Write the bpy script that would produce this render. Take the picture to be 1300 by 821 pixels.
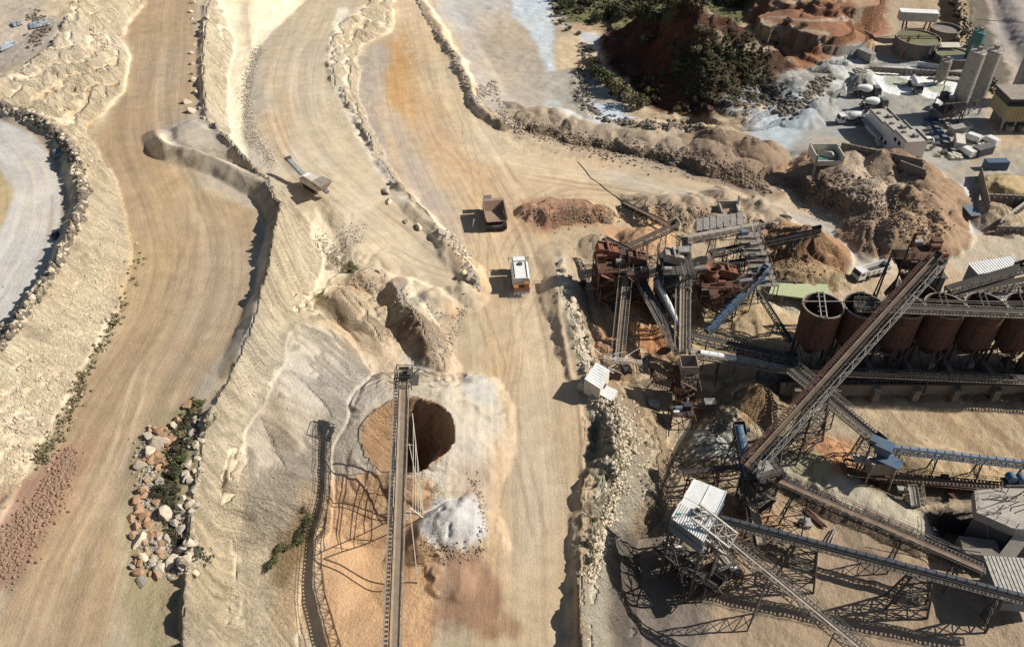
import bpy, bmesh, math, random
import numpy as np
from mathutils import Vector, Matrix
from mathutils.bvhtree import BVHTree
from mathutils.geometry import delaunay_2d_cdt
R = math.radians
random.seed(7)
for _o in list(bpy.data.objects): bpy.data.objects.remove(_o, do_unlink=True)
SC = bpy.context.scene
COL = SC.collection

# ------------------------------------------------------------------ camera
H, F, D0 = 115.0, 1050.0, R(39)          # height over the haul road, focal length in photo pixels, depression
CD, SD = math.cos(D0), math.sin(D0)
cam = bpy.data.cameras.new('camera'); camo = bpy.data.objects.new('camera', cam); COL.objects.link(camo)
camo.location = (0, 0, H); camo.rotation_euler = (R(90) - D0, 0, 0)
cam.sensor_width = 36; cam.lens = 36 * F / 1300; cam.shift_y = -45.5 / 1300
cam.clip_start = 1; cam.clip_end = 20000
SC.camera = camo
# ------------------------------------------------------------------ light
SUN_EL, SUN_AZ = R(36), R(8)            # azimuth measured from +X towards +Y
w = bpy.data.worlds.new('World'); SC.world = w; w.use_nodes = True
nt = w.node_tree; nt.nodes.clear()
sky = nt.nodes.new('ShaderNodeTexSky'); sky.sky_type = 'NISHITA'; sky.sun_disc = False
sky.sun_elevation = SUN_EL; sky.sun_rotation = R(90) - SUN_AZ
bg = nt.nodes.new('ShaderNodeBackground'); bg.inputs[1].default_value = 0.05
wo = nt.nodes.new('ShaderNodeOutputWorld')
nt.links.new(sky.outputs[0], bg.inputs[0]); nt.links.new(bg.outputs[0], wo.inputs[0])
sl = bpy.data.lights.new('sun', 'SUN'); sl.energy = 5.0; sl.angle = R(0.5); sl.color = (1, .94, .85)
so = bpy.data.objects.new('sun', sl); COL.objects.link(so)
sv = Vector((math.cos(SUN_EL) * math.cos(SUN_AZ), math.cos(SUN_EL) * math.sin(SUN_AZ), math.sin(SUN_EL)))
so.rotation_euler = sv.to_track_quat('Z', 'Y').to_euler(); so.location = (150, 60, 150)
SC.view_settings.view_transform = 'Standard'; SC.view_settings.look = 'None'
SC.view_settings.exposure = 0.4; SC.view_settings.gamma = 1
SC.render.resolution_x = 1024; SC.render.resolution_y = 646

def P(px, py, z=0.0):
    """point of height z that the photograph shows at px, py (used once, to read places off the photo)"""
    u, v = (px - 650) / F, (py - 365) / F
    d = Vector((u, CD - v * SD, -SD - v * CD)); k = (z - H) / d.z
    return Vector((0, 0, H)) + d * k
def PX(p):
    zc = p[1] * CD + (H - p[2]) * SD
    return 650 + F * p[0] / zc, 365 + F * ((H - p[2]) * CD - p[1] * SD) / zc

# ------------------------------------------------------------------ numpy noise
_rs = np.random.RandomState(3); _T = _rs.rand(512, 512)
def vn(x, y, s=0):
    x = x + s * 17.31; y = y + s * 9.77
    xi = np.floor(x).astype(int); yi = np.floor(y).astype(int); fx = x - xi; fy = y - yi
    fx = fx * fx * (3 - 2 * fx); fy = fy * fy * (3 - 2 * fy)
    a = _T[xi % 512, yi % 512]; b = _T[(xi + 1) % 512, yi % 512]; c = _T[xi % 512, (yi + 1) % 512]; d = _T[(xi + 1) % 512, (yi + 1) % 512]
    return (a * (1 - fx) + b * fx) * (1 - fy) + (c * (1 - fx) + d * fx) * fy
def fbm(x, y, sc, o=4, s=0):
    r = 0; a = .5; t = 0
    for i in range(o): r = r + a * vn(x * sc, y * sc, s + i * 3); t += a; a *= .5; sc *= 2.07
    return r / t - .5
def rid(x, y, sc, o=4, s=0):
    r = 0; a = .5; t = 0
    for i in range(o): r = r + a * (1 - np.abs(2 * vn(x * sc, y * sc, s + i * 3) - 1)); t += a; a *= .5; sc *= 2.1
    return r / t - .5
def sm(t): t = np.clip(t, 0, 1); return t * t * (3 - 2 * t)
def smooth_line(pts, n=5):
    pts = [Vector(p) for p in pts]; out = []
    for i in range(len(pts) - 1):
        a = pts[max(i - 1, 0)]; b = pts[i]; c = pts[i + 1]; d = pts[min(i + 2, len(pts) - 1)]
        for k in range(n):
            t = k / n
            out.append(.5 * ((2 * b) + (c - a) * t + (2 * a - 5 * b + 4 * c - d) * t * t + (3 * b - a - 3 * c + d) * t ** 3))
    out.append(pts[-1]); return out
# ------------------------------------------------------------------ terrain: breaklines -> TIN -> fine grid
BL = [
 [(120,-80,27),(88,10,26.5),(66,58,26),(28,85,26),(-10,105,26),(-140,130,26)],
 [(-260,-80,28),(-260,80,28)],
 [(-80,115,23.5),(0,135,23),(50,152,22.5),(85,185,22),(104,225,22),(106,262,22),(92,300,22),(66,355,22),(33,405,22),(0,442,22),(-50,500,22),(-120,600,22),(-200,760,22),(-200,900,22)],
 [(-90,128,22),(0,150,22),(45,172,21.5),(74,205,21),(84,245,21),(74,300,21),(44,362,21),(12,402,21),(-40,450,21),(-140,560,21)],
 [(-100,260,22),(-5,215,22.2),(18,235,22.2),(12,275,22),(-30,330,22)],
 [(215,-80,17),(186,0,16),(160,30,16),(152,50,16),(164,76,15.5),(158,116,15.5),(122,150,15.2),(104,172,15),(118,186,15),(146,234,15),(158,280,15),(166,330,15),(152,386,15),(128,423,15),(100,477,15),(80,520,15),(46,582,15),(18,631,15),(-20,700,15),(-60,830,15)],
 [(262,-80,16),(262,6,16),(259,60,16),(259,100,16),(263,146,15.5),(285,180,15),(318,214,15),(345,240,15),(362,275,15),(353,319,15),(344,362,15),(336,404,15),(322,440,15),(300,482,15),(285,508,15),(268,540,15),(258,570,15),(255,600,14.5),(247,650,14),(243,700,14),(240,760,14),(235,850,14)],
 [(395,-80,10),(385,0,10),(365,20,10),(343,38,10),(326,50,9.5),(318,75,9),(308,110,9),(306,150,8.5),(318,185,8),(340,207,8),(370,227,8),(404,264,7),(424,301,4.5),(440,340,2),(422,366,2),(390,386,4),(378,403,6),(354,425,8.5),(358,471,8),(337,505,8),(321,525,8),(308,561,8),(313,600,7),(301,655,6),(292,692,5),(296,760,4),(290,850,3)],
 [(440,385,1),(470,430,.5),(478,500,0),(455,580,0),(435,625,-.5),(398,690,-1.5),(384,760,-2),(375,850,-2)],
 [(470,-80,11),(466,0,10),(434,24,10),(419,55,9.5),(415,79,9),(422,107,8),(434,122,7),(455,155,5.5),(485,213,4),(503,240,3.5),(560,300,1.5),(606,370,0.3)],
 [(505,-80,4),(497,0,4),(496,40,3.5),(472,54,3.5),(456,64,3.2),(454,91,3),(450,122,3),(462,155,3),(490,213,2.5),(510,240,2),(567,300,.8),(613,370,0)],
 [(515,-80,3),(527,0,3),(573,64,2.5),(603,131,2),(650,167,1.5),(713,193,1),(786,198,.5),(883,222,0),(963,240,-.5),(1030,262,-1),(1100,297,-1.5)],
 [(555,-80,-1),(575,0,-1),(610,60,-2),(645,120,-2.5),(700,158,-3),(760,172,-4),(860,188,-4),(940,196,-4),(985,215,-3.5),(1010,235,-3)],
 [(612,420,0),(612,500,0),(618,600,0),(620,700,0),(615,850,0)],
 [(690,320,0),(702,380,0),(716,440,0),(735,520,0),(740,600,0),(736,700,0),(732,850,0)],
 [(765,330,-1.5),(772,400,-3),(790,470,-4.5),(838,525,-7),(852,580,-8.5),(842,650,-9),(806,690,-9.5),(806,850,-10)],
 [(800,290,-1.5),(900,300,-1.5),(960,300,-1.5),(1100,335,-2)],
 [(880,400,-4),(1000,400,-4),(1130,380,-3),(1300,380,-3),(1500,380,-3)],
 [(860,470,-7),(1000,478,-4.6),(1200,482,-4.6),(1500,486,-4.6)],
 [(985,505,-7),(1200,507,-7.2),(1500,511,-7.2)],
 [(1030,575,-9.5),(1130,592,-9.5),(1300,606,-9.5),(1500,610,-9.5)],
 [(900,560,-9),(960,620,-10),(1100,700,-10),(1250,760,-10.5),(1500,780,-11)],
 [(850,850,-11),(1500,900,-11)],
 [(1180,150,-3),(1300,190,-3),(1500,200,-3)],
 [(700,-60,-3),(1000,-60,-2),(1250,-60,1),(1500,-60,3)],
]
tv, tz, te = [], [], []
for ln in BL:
    for i, (a, b, z) in enumerate(ln):
        p = P(a, b, z); tv.append(Vector((p.x, p.y))); tz.append(z)
        if i: te.append((len(tv) - 2, len(tv) - 1))
for x, y, z in [(-9000,-3000,30),(-9000,9000,40),(9000,9000,5),(9000,-3000,-10),(-150,-200,20),(150,-200,-11),(-250,700,40),(0,700,5),(350,700,0),(-120,-20,22),(0,-20,0),(120,-20,-11)]:
    tv.append(Vector((x, y))); tz.append(z)
cv, ce, cf, ov, oe, of = delaunay_2d_cdt(tv, te, [], 0, 1e-4)
cz = []
for i, v in enumerate(cv):
    if ov[i]: cz.append(tz[ov[i][0]])
    else:
        j = min(range(len(tv)), key=lambda k: (tv[k] - v).length_squared); cz.append(tz[j])
tin = BVHTree.FromPolygons([(v.x, v.y, z) for v, z in zip(cv, cz)], cf)
CAM = Vector((0, 0, H))
def ray(bvh, px, py):
    u, v = (px - 650) / F, (py - 365) / F
    d = Vector((u, CD - v * SD, -SD - v * CD)).normalized()
    h = bvh.ray_cast(CAM, d, 3000)
    return h[0] if h[0] is not None else P(px, py, 0)
def T(px, py): return ray(tin, px, py)                 # point on the raw relief
def TL(pts): return [T(a, b).to_2d() for a, b in pts]

# grid
rows = []; y = 46.0
while y < 350: rows.append(y); y += .25 + (y - 46) / 300 * .42
NI0 = len(rows)
rows = [-3000,-900,-250,-60,0,20,32,40] + rows + [356,370,400,460,600,900,1800,5000,9000]
tc = list(np.linspace(-1, 1, 641)); ext = [1.01,1.03,1.07,1.15,1.3,1.7,2.5,5,12,30,60]
tc = [-e for e in reversed(ext)] + tc + ext
Yg = np.array(rows)[:, None] * np.ones((1, len(tc)))
hw = np.clip(86 + .46 * (Yg - 60), 84, 420)
Xg = hw * np.array(tc)[None, :]
NR, NC = Xg.shape
Z = np.zeros_like(Xg)
for i in range(NR):
    for j in range(NC):
        h = tin.ray_cast((max(-8999, min(8999, Xg[i, j])), max(-2999, min(8999, Yg[i, j])), 900), (0, 0, -1))
        Z[i, j] = h[0].z if h[0] is not None else 0
def blur(A, n):
    for _ in range(n):
        B = A.copy(); B[1:-1] = (A[:-2] + 2 * A[1:-1] + A[2:]) / 4
        C = B.copy(); C[:, 1:-1] = (B[:, :-2] + 2 * B[:, 1:-1] + B[:, 2:]) / 4
        A = C
    return A
Z = blur(Z, 4)
# the cut faces stand steep at the top and run out in a talus: pull the relief towards the upper edge
def steepen(line, W, k):
    q = [Vector((P(a, b, z).x, P(a, b, z).y)) for a, b, z in line]
    d, S, sd = dseg(Xg, Yg, q); m = (sd > 0) & (sd < W) & (Yg > 60) & (Yg < 350)
    Wv = np.where(Yg < 128, np.minimum(W, 3.5), W); m = m & (sd < Wv); sh = np.where(m, k * sd * (1 - sd / Wv), 0); sh = blur(sh, 2)
    for i in range(NR):
        if m[i].any(): Z[i] = np.interp(Xg[i] + sh[i], Xg[i], Z[i])
def slope(Zz):
    gy = np.gradient(Zz, axis=0) / np.gradient(Yg, axis=0); gx = np.gradient(Zz, axis=1) / np.gradient(Xg, axis=1)
    return np.sqrt(gx * gx + gy * gy)

def box(pts, m):
    xs = [p[0] for p in pts]; ys = [p[1] for p in pts]
    i0 = np.searchsorted(rows, min(ys) - m); i1 = np.searchsorted(rows, max(ys) + m)
    sub = (slice(max(i0, 0), max(i1, i0 + 1)), slice(0, NC))
    return sub
def dseg(X, Y, pts):
    """distance, arc length, signed side, to a polyline"""
    best = np.full(X.shape, 1e9); S = np.zeros_like(X); sd = np.zeros_like(X); acc = 0
    for a, b in zip(pts[:-1], pts[1:]):
        dx, dy = b[0] - a[0], b[1] - a[1]; L = math.hypot(dx, dy) + 1e-9
        t = np.clip(((X - a[0]) * dx + (Y - a[1]) * dy) / (L * L), 0, 1)
        ex = X - a[0] - t * dx; ey = Y - a[1] - t * dy; d = np.hypot(ex, ey)
        m = d < best
        best = np.where(m, d, best); S = np.where(m, acc + t * L, S)
        sd = np.where(m, np.sign(dx * ey - dy * ex) * d, sd); acc += L
    return best, S, sd
def inpoly(X, Y, pts):
    c = np.zeros(X.shape, bool); n = len(pts); j = n - 1
    for i in range(n):
        xi, yi = pts[i][0], pts[i][1]; xj, yj = pts[j][0], pts[j][1]
        if yi != yj:
            c ^= ((yi > Y) != (yj > Y)) & (X < (xj - xi) * (Y - yi) / (yj - yi) + xi)
        j = i
    return c
def sdp(X, Y, pts):
    d, _, _ = dseg(X, Y, pts + [pts[0]])
    return np.where(inpoly(X, Y, pts), d, -d)          # positive inside

steepen(BL[6], 13.0, 2.1)
steepen(BL[8], 6.0, 1.6)
# ---- relief operations (all in metres)
Zb = Z.copy()
def ridge(pts, h, wd, warp=.25, s=0, flat=0.0, px=True):
    """embankment along a line; h may be one height or one per point"""
    q = TL(pts) if px else pts
    hs = h if isinstance(h, (list, tuple)) else [h] * len(q)
    q3 = smooth_line([(a[0], a[1], k) for a, k in zip(q, hs)], 6)
    sub = box(q3, wd * 2.5); X = Xg[sub]; Y = Yg[sub]
    Xw = X + fbm(X, Y, .12, 3, s + 1) * wd * warp * 3; Yw = Y + fbm(X, Y, .12, 3, s + 2) * wd * warp * 3
    d, S, _ = dseg(Xw, Yw, q3)
    acc = [0]
    for a, b in zip(q3[:-1], q3[1:]): acc.append(acc[-1] + math.hypot(a[0] - b[0], a[1] - b[1]))
    hh = np.interp(S, acc, [p[2] for p in q3])
    prof = np.clip(1 - np.clip(d - flat, 0, None) / wd, 0, 1); prof = prof * (1.15 - .15 * prof)
    hh = hh * (1 + warp * 2.4 * fbm(S, S * .1, .16, 3, s + 5))
    Z[sub] += hh * prof
def plateau(pts, h, wd, warp=1.0, s=0, rel=True, px=True):
    q = TL(pts) if px else pts
    sub = box(q, wd + 6); X = Xg[sub]; Y = Yg[sub]
    d = sdp(X + fbm(X, Y, .1, 4, s) * 6 * warp, Y + fbm(X, Y, .1, 4, s + 3) * 6 * warp, q)
    k = sm(d / wd)
    if rel: Z[sub] += h * k
    else: Z[sub] = Z[sub] * (1 - k) + h * k
def cone(px, py, h, r, s=0, top=.0, ex=1.0, ey=1.0, warp=.25, z=None, mode='max', gul=.0, world=None):
    c = Vector(world) if world is not None else T(px, py)
    sub = box([(c.x - r * 1.75 * ex, c.y - r * 1.75 * ey), (c.x + r * 1.75 * ex, c.y + r * 1.75 * ey)], 2); X = Xg[sub]; Y = Yg[sub]
    dx = (X - c.x) / ex; dy = (Y - c.y) / ey; d = np.hypot(dx, dy); th = np.arctan2(dy, dx)
    n = fbm(np.cos(th) * 1.7 + s, np.sin(th) * 1.7, 1, 2, s)
    tw = th + fbm(X, Y, .12, 3, s) * 1.6
    g = gul * .8 * (vn(tw * 4.1 + 40, d * .08 + s, s) - .5) + gul * .35 * (vn(tw * 11 + 40, d * .1, s + 2) - .5)
    rr = r * (1 + warp * 2 * n)
    k = np.clip(1 - np.clip(d - top, 0, None) / (rr - top), -9, 1)
    k = np.where(d > rr * 1.55, -99, k)
    k = np.where(k > .82, .82 + (k - .82) * .85, k)
    zb = c.z if z is None else z
    zz = zb + h * (k + g * np.clip(k * 4 * (1 - k), 0, 1)) + fbm(X, Y, .5, 3, s) * .25
    if mode == 'max': Z[sub] = np.maximum(Z[sub], zz)
    else: Z[sub] += h * np.clip(k, 0, 1)
def zat(x, y):
    i = min(max(int(np.searchsorted(rows, y)), 0), NR - 1); j = int(np.argmin(np.abs(Xg[i] - x))); return float(Z[i, j])
def heaps(pts, n, h, r, seed):
    """truckloads tipped side by side inside a polygon"""
    rnd = random.Random(seed); q = TL(pts); xs = [p[0] for p in q]; ys = [p[1] for p in q]; k = 0; g = 0
    while k < n and g < 4000:
        g += 1; x, y = rnd.uniform(min(xs), max(xs)), rnd.uniform(min(ys), max(ys))
        if not inpoly(np.array([x]), np.array([y]), q)[0]: continue
        hh = rnd.uniform(*h); cone(0, 0, hh, rnd.uniform(*r), seed + k, warp=.18, gul=.12, z=zat(x, y) - hh * .35, world=(x, y, 0), ex=rnd.uniform(.9,1.25)); k += 1
def bowl(px, py, r, depth, s=0, ex=1, ey=1, c=None):
    c = c or T(px, py)
    sub = box([(c.x - r * 1.5, c.y - r * 1.5), (c.x + r * 1.5, c.y + r * 1.5)], 2); X = Xg[sub]; Y = Yg[sub]
    d = np.hypot((X - c.x) / ex, (Y - c.y) / ey) + fbm(X, Y, .3, 4, s) * 2.2
    Z[sub] -= depth * np.clip((r - d) / (r * .72), 0, 1) ** .85
# ------------------------------------------------------------------ relief
sl0 = slope(Z)
PXg = 650 + F * Xg / np.maximum(Yg * CD + (H - Z) * SD, 1)
PYg = 365 + F * ((H - Z) * CD - Yg * SD) / np.maximum(Yg * CD + (H - Z) * SD, 1)
near = (Yg > 40) & (Yg < 420) & (np.abs(Xg) < 300)
fan = sdp(Xg, Yg, TL([(352,425),(380,408),(440,385),(480,430),(480,500),(455,585),(430,640),(395,700),(380,850),(296,850),(292,690),(302,655),(313,600),(308,561),(322,526),(340,505),(358,471)]))
face = sm((sl0 - .30) / .35) * near * (1 - sm((fan + 1) / 3))
gentle = np.where(sdp(Xg, Yg, TL([(-140,470),(20,440),(70,370),(105,290),(105,220),(150,230),(200,340),(120,520),(40,640),(-60,800)])) > 0, .14, 1)
face_w = blur(face, 3) * gentle * np.where(Xg > 10, .4, 1)
Z += face_w * (rid(Xg * .45, Yg, .10, 4, 1) * 4.4 + rid(Xg * .38, Yg, .42, 4, 7) * 2.8 + rid(Xg * .5, Yg, 1.2, 2, 9) * .9)

tn = fbm(Xg, Yg, .045, 4, 91) * 9 + fbm(Xg, Yg, .3, 3, 92) * 1.6
for per, am in ((3.4, .62), (1.3, .45)):
    fr = (Z + tn) / per; f0 = np.floor(fr); ft = fr - f0; Z += face_w * am * per * (sm(ft * 2.0 - .5) - ft) * np.where(gentle < 1, .5, 1)
fanm = sm((fan + 1) / 3); al = Xg * .8 - Yg * .6; ac = Xg * .6 + Yg * .8
Z += fanm * (rid(al * .10 + 30, ac * .55 + fbm(Xg, Yg, .08, 2, 95) * 3, 1, 3, 93) * .55)
# lip of grey fill along the upper haul road and other embankments
plateau([(212,165),(245,150),(290,178),(335,218),(352,238),(330,236),(285,205),(240,198),(212,188)], 1.2, 3, .5)
ridge([(199,172),(212,192),(248,206),(288,219),(322,238),(346,255),(360,280),(352,315),(343,355),(333,395),(318,435),(303,470)], [1.5,3.4,3.2,3.0,3.0,3.2,3.0,2.4,2.0,1.8,1.6,1.0], 3.2, .2, 3)
ridge([(-30,128),(5,136),(50,153),(86,187),(104,226),(105,262),(92,300),(66,352),(33,405),(0,442)], 1.7, 3.0, .5, 5)
ridge([(262,10),(259,60),(259,100),(263,146)], .7, 2, .4, 6)
ridge([(529,-10),(574,64),(604,131),(640,160)], [1.2,1.6,1.8,2.2], 2.4, .4, 8)
ridge([(640,146),(668,160),(690,163),(720,168),(780,180),(840,193),(900,210),(950,230),(978,246)], [1.8,4,4.6,5,4.4,4.8,4,2.6,1], 6.5, .42, 9)
ridge([(866,180),(915,188),(960,200),(982,222)], [3.5,5.5,6,3], 8, .4, 11)
ridge([(655,135),(700,160),(720,175)], 2.2, 4, .5, 12)
for k, (a, b, h, r) in enumerate([(700,165,5,7),(722,172,5.5,8),(745,176,5,6),(775,184,4.5,7),(808,190,5,8),(838,198,4.5,7),(868,206,5,7),(905,216,4,6),(935,205,6,8),(962,214,4,6),(680,156,4,6)]):
    cone(a, b, h, r, 20 + k, warp=.5, gul=.25)
# hill with scrub, terraces behind it
plateau([(786,50),(800,28),(850,34),(905,40),(960,54),(1000,76),(1012,98),(985,116),(930,130),(885,150),(842,136),(806,114),(792,86)], 4, 10, .9, 4)
ridge([(838,58),(858,80),(880,104),(905,130)], [9,12,11,6], 19, .25, 64)
ridge([(880,84),(930,92),(985,104)], [8,9,6], 15, .3, 65)
plateau([(925,-20),(1000,-30),(1095,-10),(1108,30),(1085,62),(1045,82),(1012,72),(985,40),(945,25)], 7, 9, 1.2, 8)
plateau([(1000,15),(1060,5),(1090,30),(1060,50),(1020,45)], 3, 4, 1.0, 9)
plateau([(1185,-30),(1225,-30),(1235,20),(1228,70),(1205,60),(1190,20)], 4, 6, 1, 9)
plateau([(1235,-40),(1262,20),(1290,80),(1330,140),(1420,140),(1420,-40)], 3, 8, .5, 13)
hm = blur(np.where(sdp(Xg, Yg, TL([(760,-20),(1110,-30),(1110,95),(1010,160),(900,170),(770,120)])) > 0, 1.0, 0), 6)
Z += hm * (rid(Xg, Yg, .05, 4, 21) * 4 + fbm(Xg, Yg, .3, 3, 5) * 1.2)
tr = hm * .5; Z = Z * (1 - tr) + tr * (np.floor(Z / 1.6) * 1.6 + .8 + fbm(Xg, Yg, .3, 3, 15) * .8)
# ridge of rubble right of the haul road, down to the plant floor
ridge([(711,326),(717,380),(728,430),(742,470),(762,505),(782,540),(790,580),(772,640),(760,690),(753,740),(748,840)], [1.6,2.0,2.0,2.4,3.0,4.6,4.6,3.6,3.0,3.0,3.0], 4.6, .35, 14)
Z += blur(np.where(sdp(Xg, Yg, TL([(745,470),(800,510),(840,560),(840,640),(790,660),(755,720),(740,720),(750,600),(760,540),(735,490)])) > 0, 1.0, 0), 5) * (rid(Xg, Yg, .22, 4, 31) * 2.4 + rid(Xg, Yg, .8, 3, 33) * .8)
for q in ([(703,360),(717,440),(737,520),(741,600),(737,700),(733,850)],):
    ridge(q, .28, .7, .4, 17)
ridge([(505,243),(562,300),(608,368)], [1.2,1.5,1.2], 3.2, .6, 18)
# stockpiles in the middle
ridge([(362,432),(400,452),(440,472),(480,496)], [1.5,2.0,1.8,.8], 7, .08, 60)
ridge([(352,462),(392,500),(428,545),(452,585)], [.8,2.6,3.0,.8], 8, .08, 61)
ridge([(330,520),(350,570),(382,630),(405,680)], [.8,3.0,3.4,.6], 10, .08, 62)
ridge([(318,590),(325,640),(345,690)], [.8,2.2,.8], 7, .08, 63)
cone(462, 362, 3.0, 6, 44, ex=1.3, warp=.2)
cone(452, 385, 2.6, 6, 45, warp=.4)
cone(520, 372, 3.4, 5.5, 46, ex=1.2); cone(545, 383, 2.8, 5, 47, ex=1.2)
cone(424, 392, 3.4, 7, 147, warp=.15); cone(436, 398, 2.6, 6, 148, warp=.15); cone(588, 372, 1.8, 4.5, 48); cone(448, 322, 1.8, 5, 49, warp=.5); cone(480, 330, 1.6, 6, 50, warp=.5)
ridge([(478,352),(500,372),(512,395),(530,418),(546,446),(562,478)], [1,1.8,3.6,4.4,4.0,2.0], 4.6, .2, 19)
ridge([(430,385),(455,408),(480,432),(500,460)], [1.8,2.6,2.6,1.2], 4.5, .3, 20)
cone(482, 404, 2.6, 5, 51, warp=.3)
cone(520, 556, 5.0, 20, 52, top=8.2, warp=.12, gul=.2)
cc = T(520, 572)
bowl(0, 0, 8.0, 11.5, 5, c=Vector((cc.x, cc.y + .2, 0)))
cone(578, 668, 3.6, 7.6, 53, ex=1.15, warp=.3, gul=.12); cone(600, 494, 2.8, 5, 54, ex=1.2); cone(566, 492, 1.8, 3, 55)
cone(604, 560, 1.6, 6, 56, warp=.4); cone(598, 632, 1.6, 5.5, 57, warp=.4)
plateau([(530,700),(560,690),(600,694),(616,715),(612,745),(590,765),(545,762),(528,735)], .9, 4, 1.2, 6)
plateau([(430,640),(480,620),(545,618),(548,720),(500,800),(420,800)], -1.2, 6, .6, 7)
# mounds right of the road and around the plant
plateau([(664,266),(700,253),(742,256),(772,270),(738,286),(690,292)], 2.2, 3.2, .8, 8)
for k, (a, b) in enumerate([(675,270),(698,266),(722,270),(742,268),(758,272)]): cone(a, b, 2.6, 4.4, 60 + k, warp=.4, gul=.25)
for k, (a, b, h, r) in enumerate([(822,262,3,7),(845,262,3.4,7),(862,272,3,6),(892,262,2.4,6),(918,252,2.6,6),(955,265,2.6,6),(978,280,2.4,6),(990,292,3.4,6),(905,288,2,6)]):
    cone(a, b, h, r, 70 + k, warp=.5, gul=.25)
cone(1022, 322, 7.5, 10.5, 80, warp=.12, gul=.25, ex=1.1); cone(1000, 322, 4.5, 9, 81, warp=.2, gul=.2)
cone(1018, 350, 3.6, 9, 82, top=3, warp=.15, gul=.2, ex=1.2); cone(995, 352, 3, 8, 83, warp=.3)
for k, (a, b, h, r) in enumerate([(1048,240,7,14),(1075,252,8,15),(1090,232,10,17),(1120,232,10.5,17),(1150,240,9,15),(1175,262,7.5,13),(1140,275,8,13),(1105,275,7,12),(1160,298,6,10),(1128,305,5.5,9),(1185,290,4.5,9),(1100,300,4.5,8)]):
    cone(a, b, h, r, 90 + k, warp=.28, gul=.22)
cone(1088, 110, 5, 8, 110, warp=.3, gul=.3); cone(1040, 100, 4, 8, 111, warp=.5); cone(1005, 128, 4, 9, 112, warp=.6, gul=.3); cone(1025, 150, 3, 6, 113, warp=.5)
cone(1262, 278, 4.5, 8, 114, warp=.2); cone(1290, 245, 3, 9, 115, top=4)
cone(955, 512, 5.5, 7, 116, warp=.15); cone(925, 540, 4.0, 7.5, 117, warp=.4); cone(903, 576, 3.6, 7, 118, warp=.2)
cone(1052, 588, 3.0, 9, 119, warp=.15, gul=.1); cone(1035, 575, 1.6, 9, 120)
cone(800, 398, 3.0, 7, 121, warp=.3); cone(840, 425, 2.5, 6, 122, warp=.3); cone(770, 450, 2.6, 6, 123, warp=.3); cone(818, 310, 3.6, 8, 124, warp=.3)
cone(760, 312, 2.4, 6, 125, warp=.3); cone(955, 395, 2.4, 9, 126, warp=.5); cone(935, 640, 3.2, 7, 127, warp=.3); cone(975, 668, 2.4, 7, 128)
ridge([(1008,602),(1042,618),(1073,634),(1104,645),(1140,661),(1178,676)], [1.6,2,2,2.2,2.2,1.8], 3.2, .08, 23, flat=2.2)
plateau([(1166,648),(1246,640),(1252,700),(1186,690)], -4, 2.5, .3, 24)
plateau([(1080,618),(1200,622),(1240,632),(1160,642)], -2, 3, .3, 25)
for k, (a, b, h, r) in enumerate([(1165,588,2.4,8),(1215,596,2,7),(1240,600,2,6)]): cone(a, b, h, r, 130 + k, warp=.5)
Z_pond = None
heaps([(1095,235),(1150,235),(1200,275),(1195,312),(1130,312),(1090,285)], 30, (2.2,3.8), (3.2,5), 200)
heaps([(1035,240),(1090,225),(1100,270),(1060,275)], 8, (2,3), (4,6), 240)
heaps([(655,152),(720,170),(780,184),(840,197),(900,214),(950,234),(945,222),(900,202),(840,186),(780,174),(720,162)], 34, (1.0,2.3), (3,5), 260)
heaps([(866,180),(915,188),(970,200),(980,218),(930,205),(880,195)], 16, (1.8,3.2), (3,5), 300)
heaps([(850,255),(960,262),(985,285),(900,292),(860,280)], 12, (1.2,2.4), (2.6,4.4), 330)
heaps([(1000,100),(1060,95),(1060,130),(1010,150),(960,130)], 16, (1.4,2.8), (3,5.5), 350)
heaps([(930,20),(1090,10),(1085,60),(1000,60)], 14, (1.5,3), (5,8), 370)
orng = sdp(Xg, Yg, TL([(425,630),(470,612),(545,612),(552,690),(530,700),(528,850),(384,850),(400,700)]))
# general unevenness away from the roads
ROAD = {'upper': [(232,-80),(213,0),(208,60),(200,130),(205,180),(235,240),(258,300),(256,360),(235,420),(190,500),(140,610),(85,720),(30,850)],
        'main': [(500,-80),(520,20),(535,90),(555,160),(592,230),(628,300),(650,380),(664,460),(672,560),(678,680),(680,850)],
        'side': [(552,130),(610,200),(700,222),(800,235),(900,252),(1000,276),(1080,305),(1150,340)],
        'bench': [(430,-80),(405,10),(378,70),(372,130),(398,190),(455,250),(525,315),(595,385)],
        'loop': [(-120,130),(-30,150),(15,182),(42,215),(48,250),(38,300),(8,355),(-30,410),(-120,500)],
        'yard': [(1150,345),(1215,250),(1160,205),(1090,210),(1040,230),(1000,200),(1040,170),(1120,150)],
        'far': [(1250,-60),(1270,10),(1290,60),(1340,120)],
        'mud': [(600,90),(650,120),(700,150),(760,165),(840,178),(925,180)]}
RW = {'upper': 13, 'main': 15, 'side': 8, 'bench': 11, 'loop': 7.5, 'yard': 8, 'far': 7, 'mud': 8}
FU = np.zeros_like(Z); FV = np.full_like(Z, 99.0); FM = np.zeros_like(Z)
for nme in RW:
    q = smooth_line([(p[0], p[1], 0) for p in TL(ROAD[nme])], 5)
    sub = box(q, 35); d, S, sd = dseg(Xg[sub], Yg[sub], q)
    m = sm((RW[nme] + 2.5 - d) / 5); k = m > FM[sub]
    FU[sub] = np.where(k, S + 1000 * len(nme), FU[sub]); FV[sub] = np.where(k, sd, FV[sub]); FM[sub] = np.maximum(FM[sub], m)
cb = (1 - sm(np.abs(fan + .5) / 3.2)) * (Xg < -30); Z = Z * (1 - cb) + blur(Z, 30) * cb
FM = FM * (1 - sm(blur(face, 2) * 1.6)) * (1 - fanm)
rough = (1 - FM) * near * (1 - .85 * sm((orng + 1) / 3)) * np.where(fan > 0, .25, 1)
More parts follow.
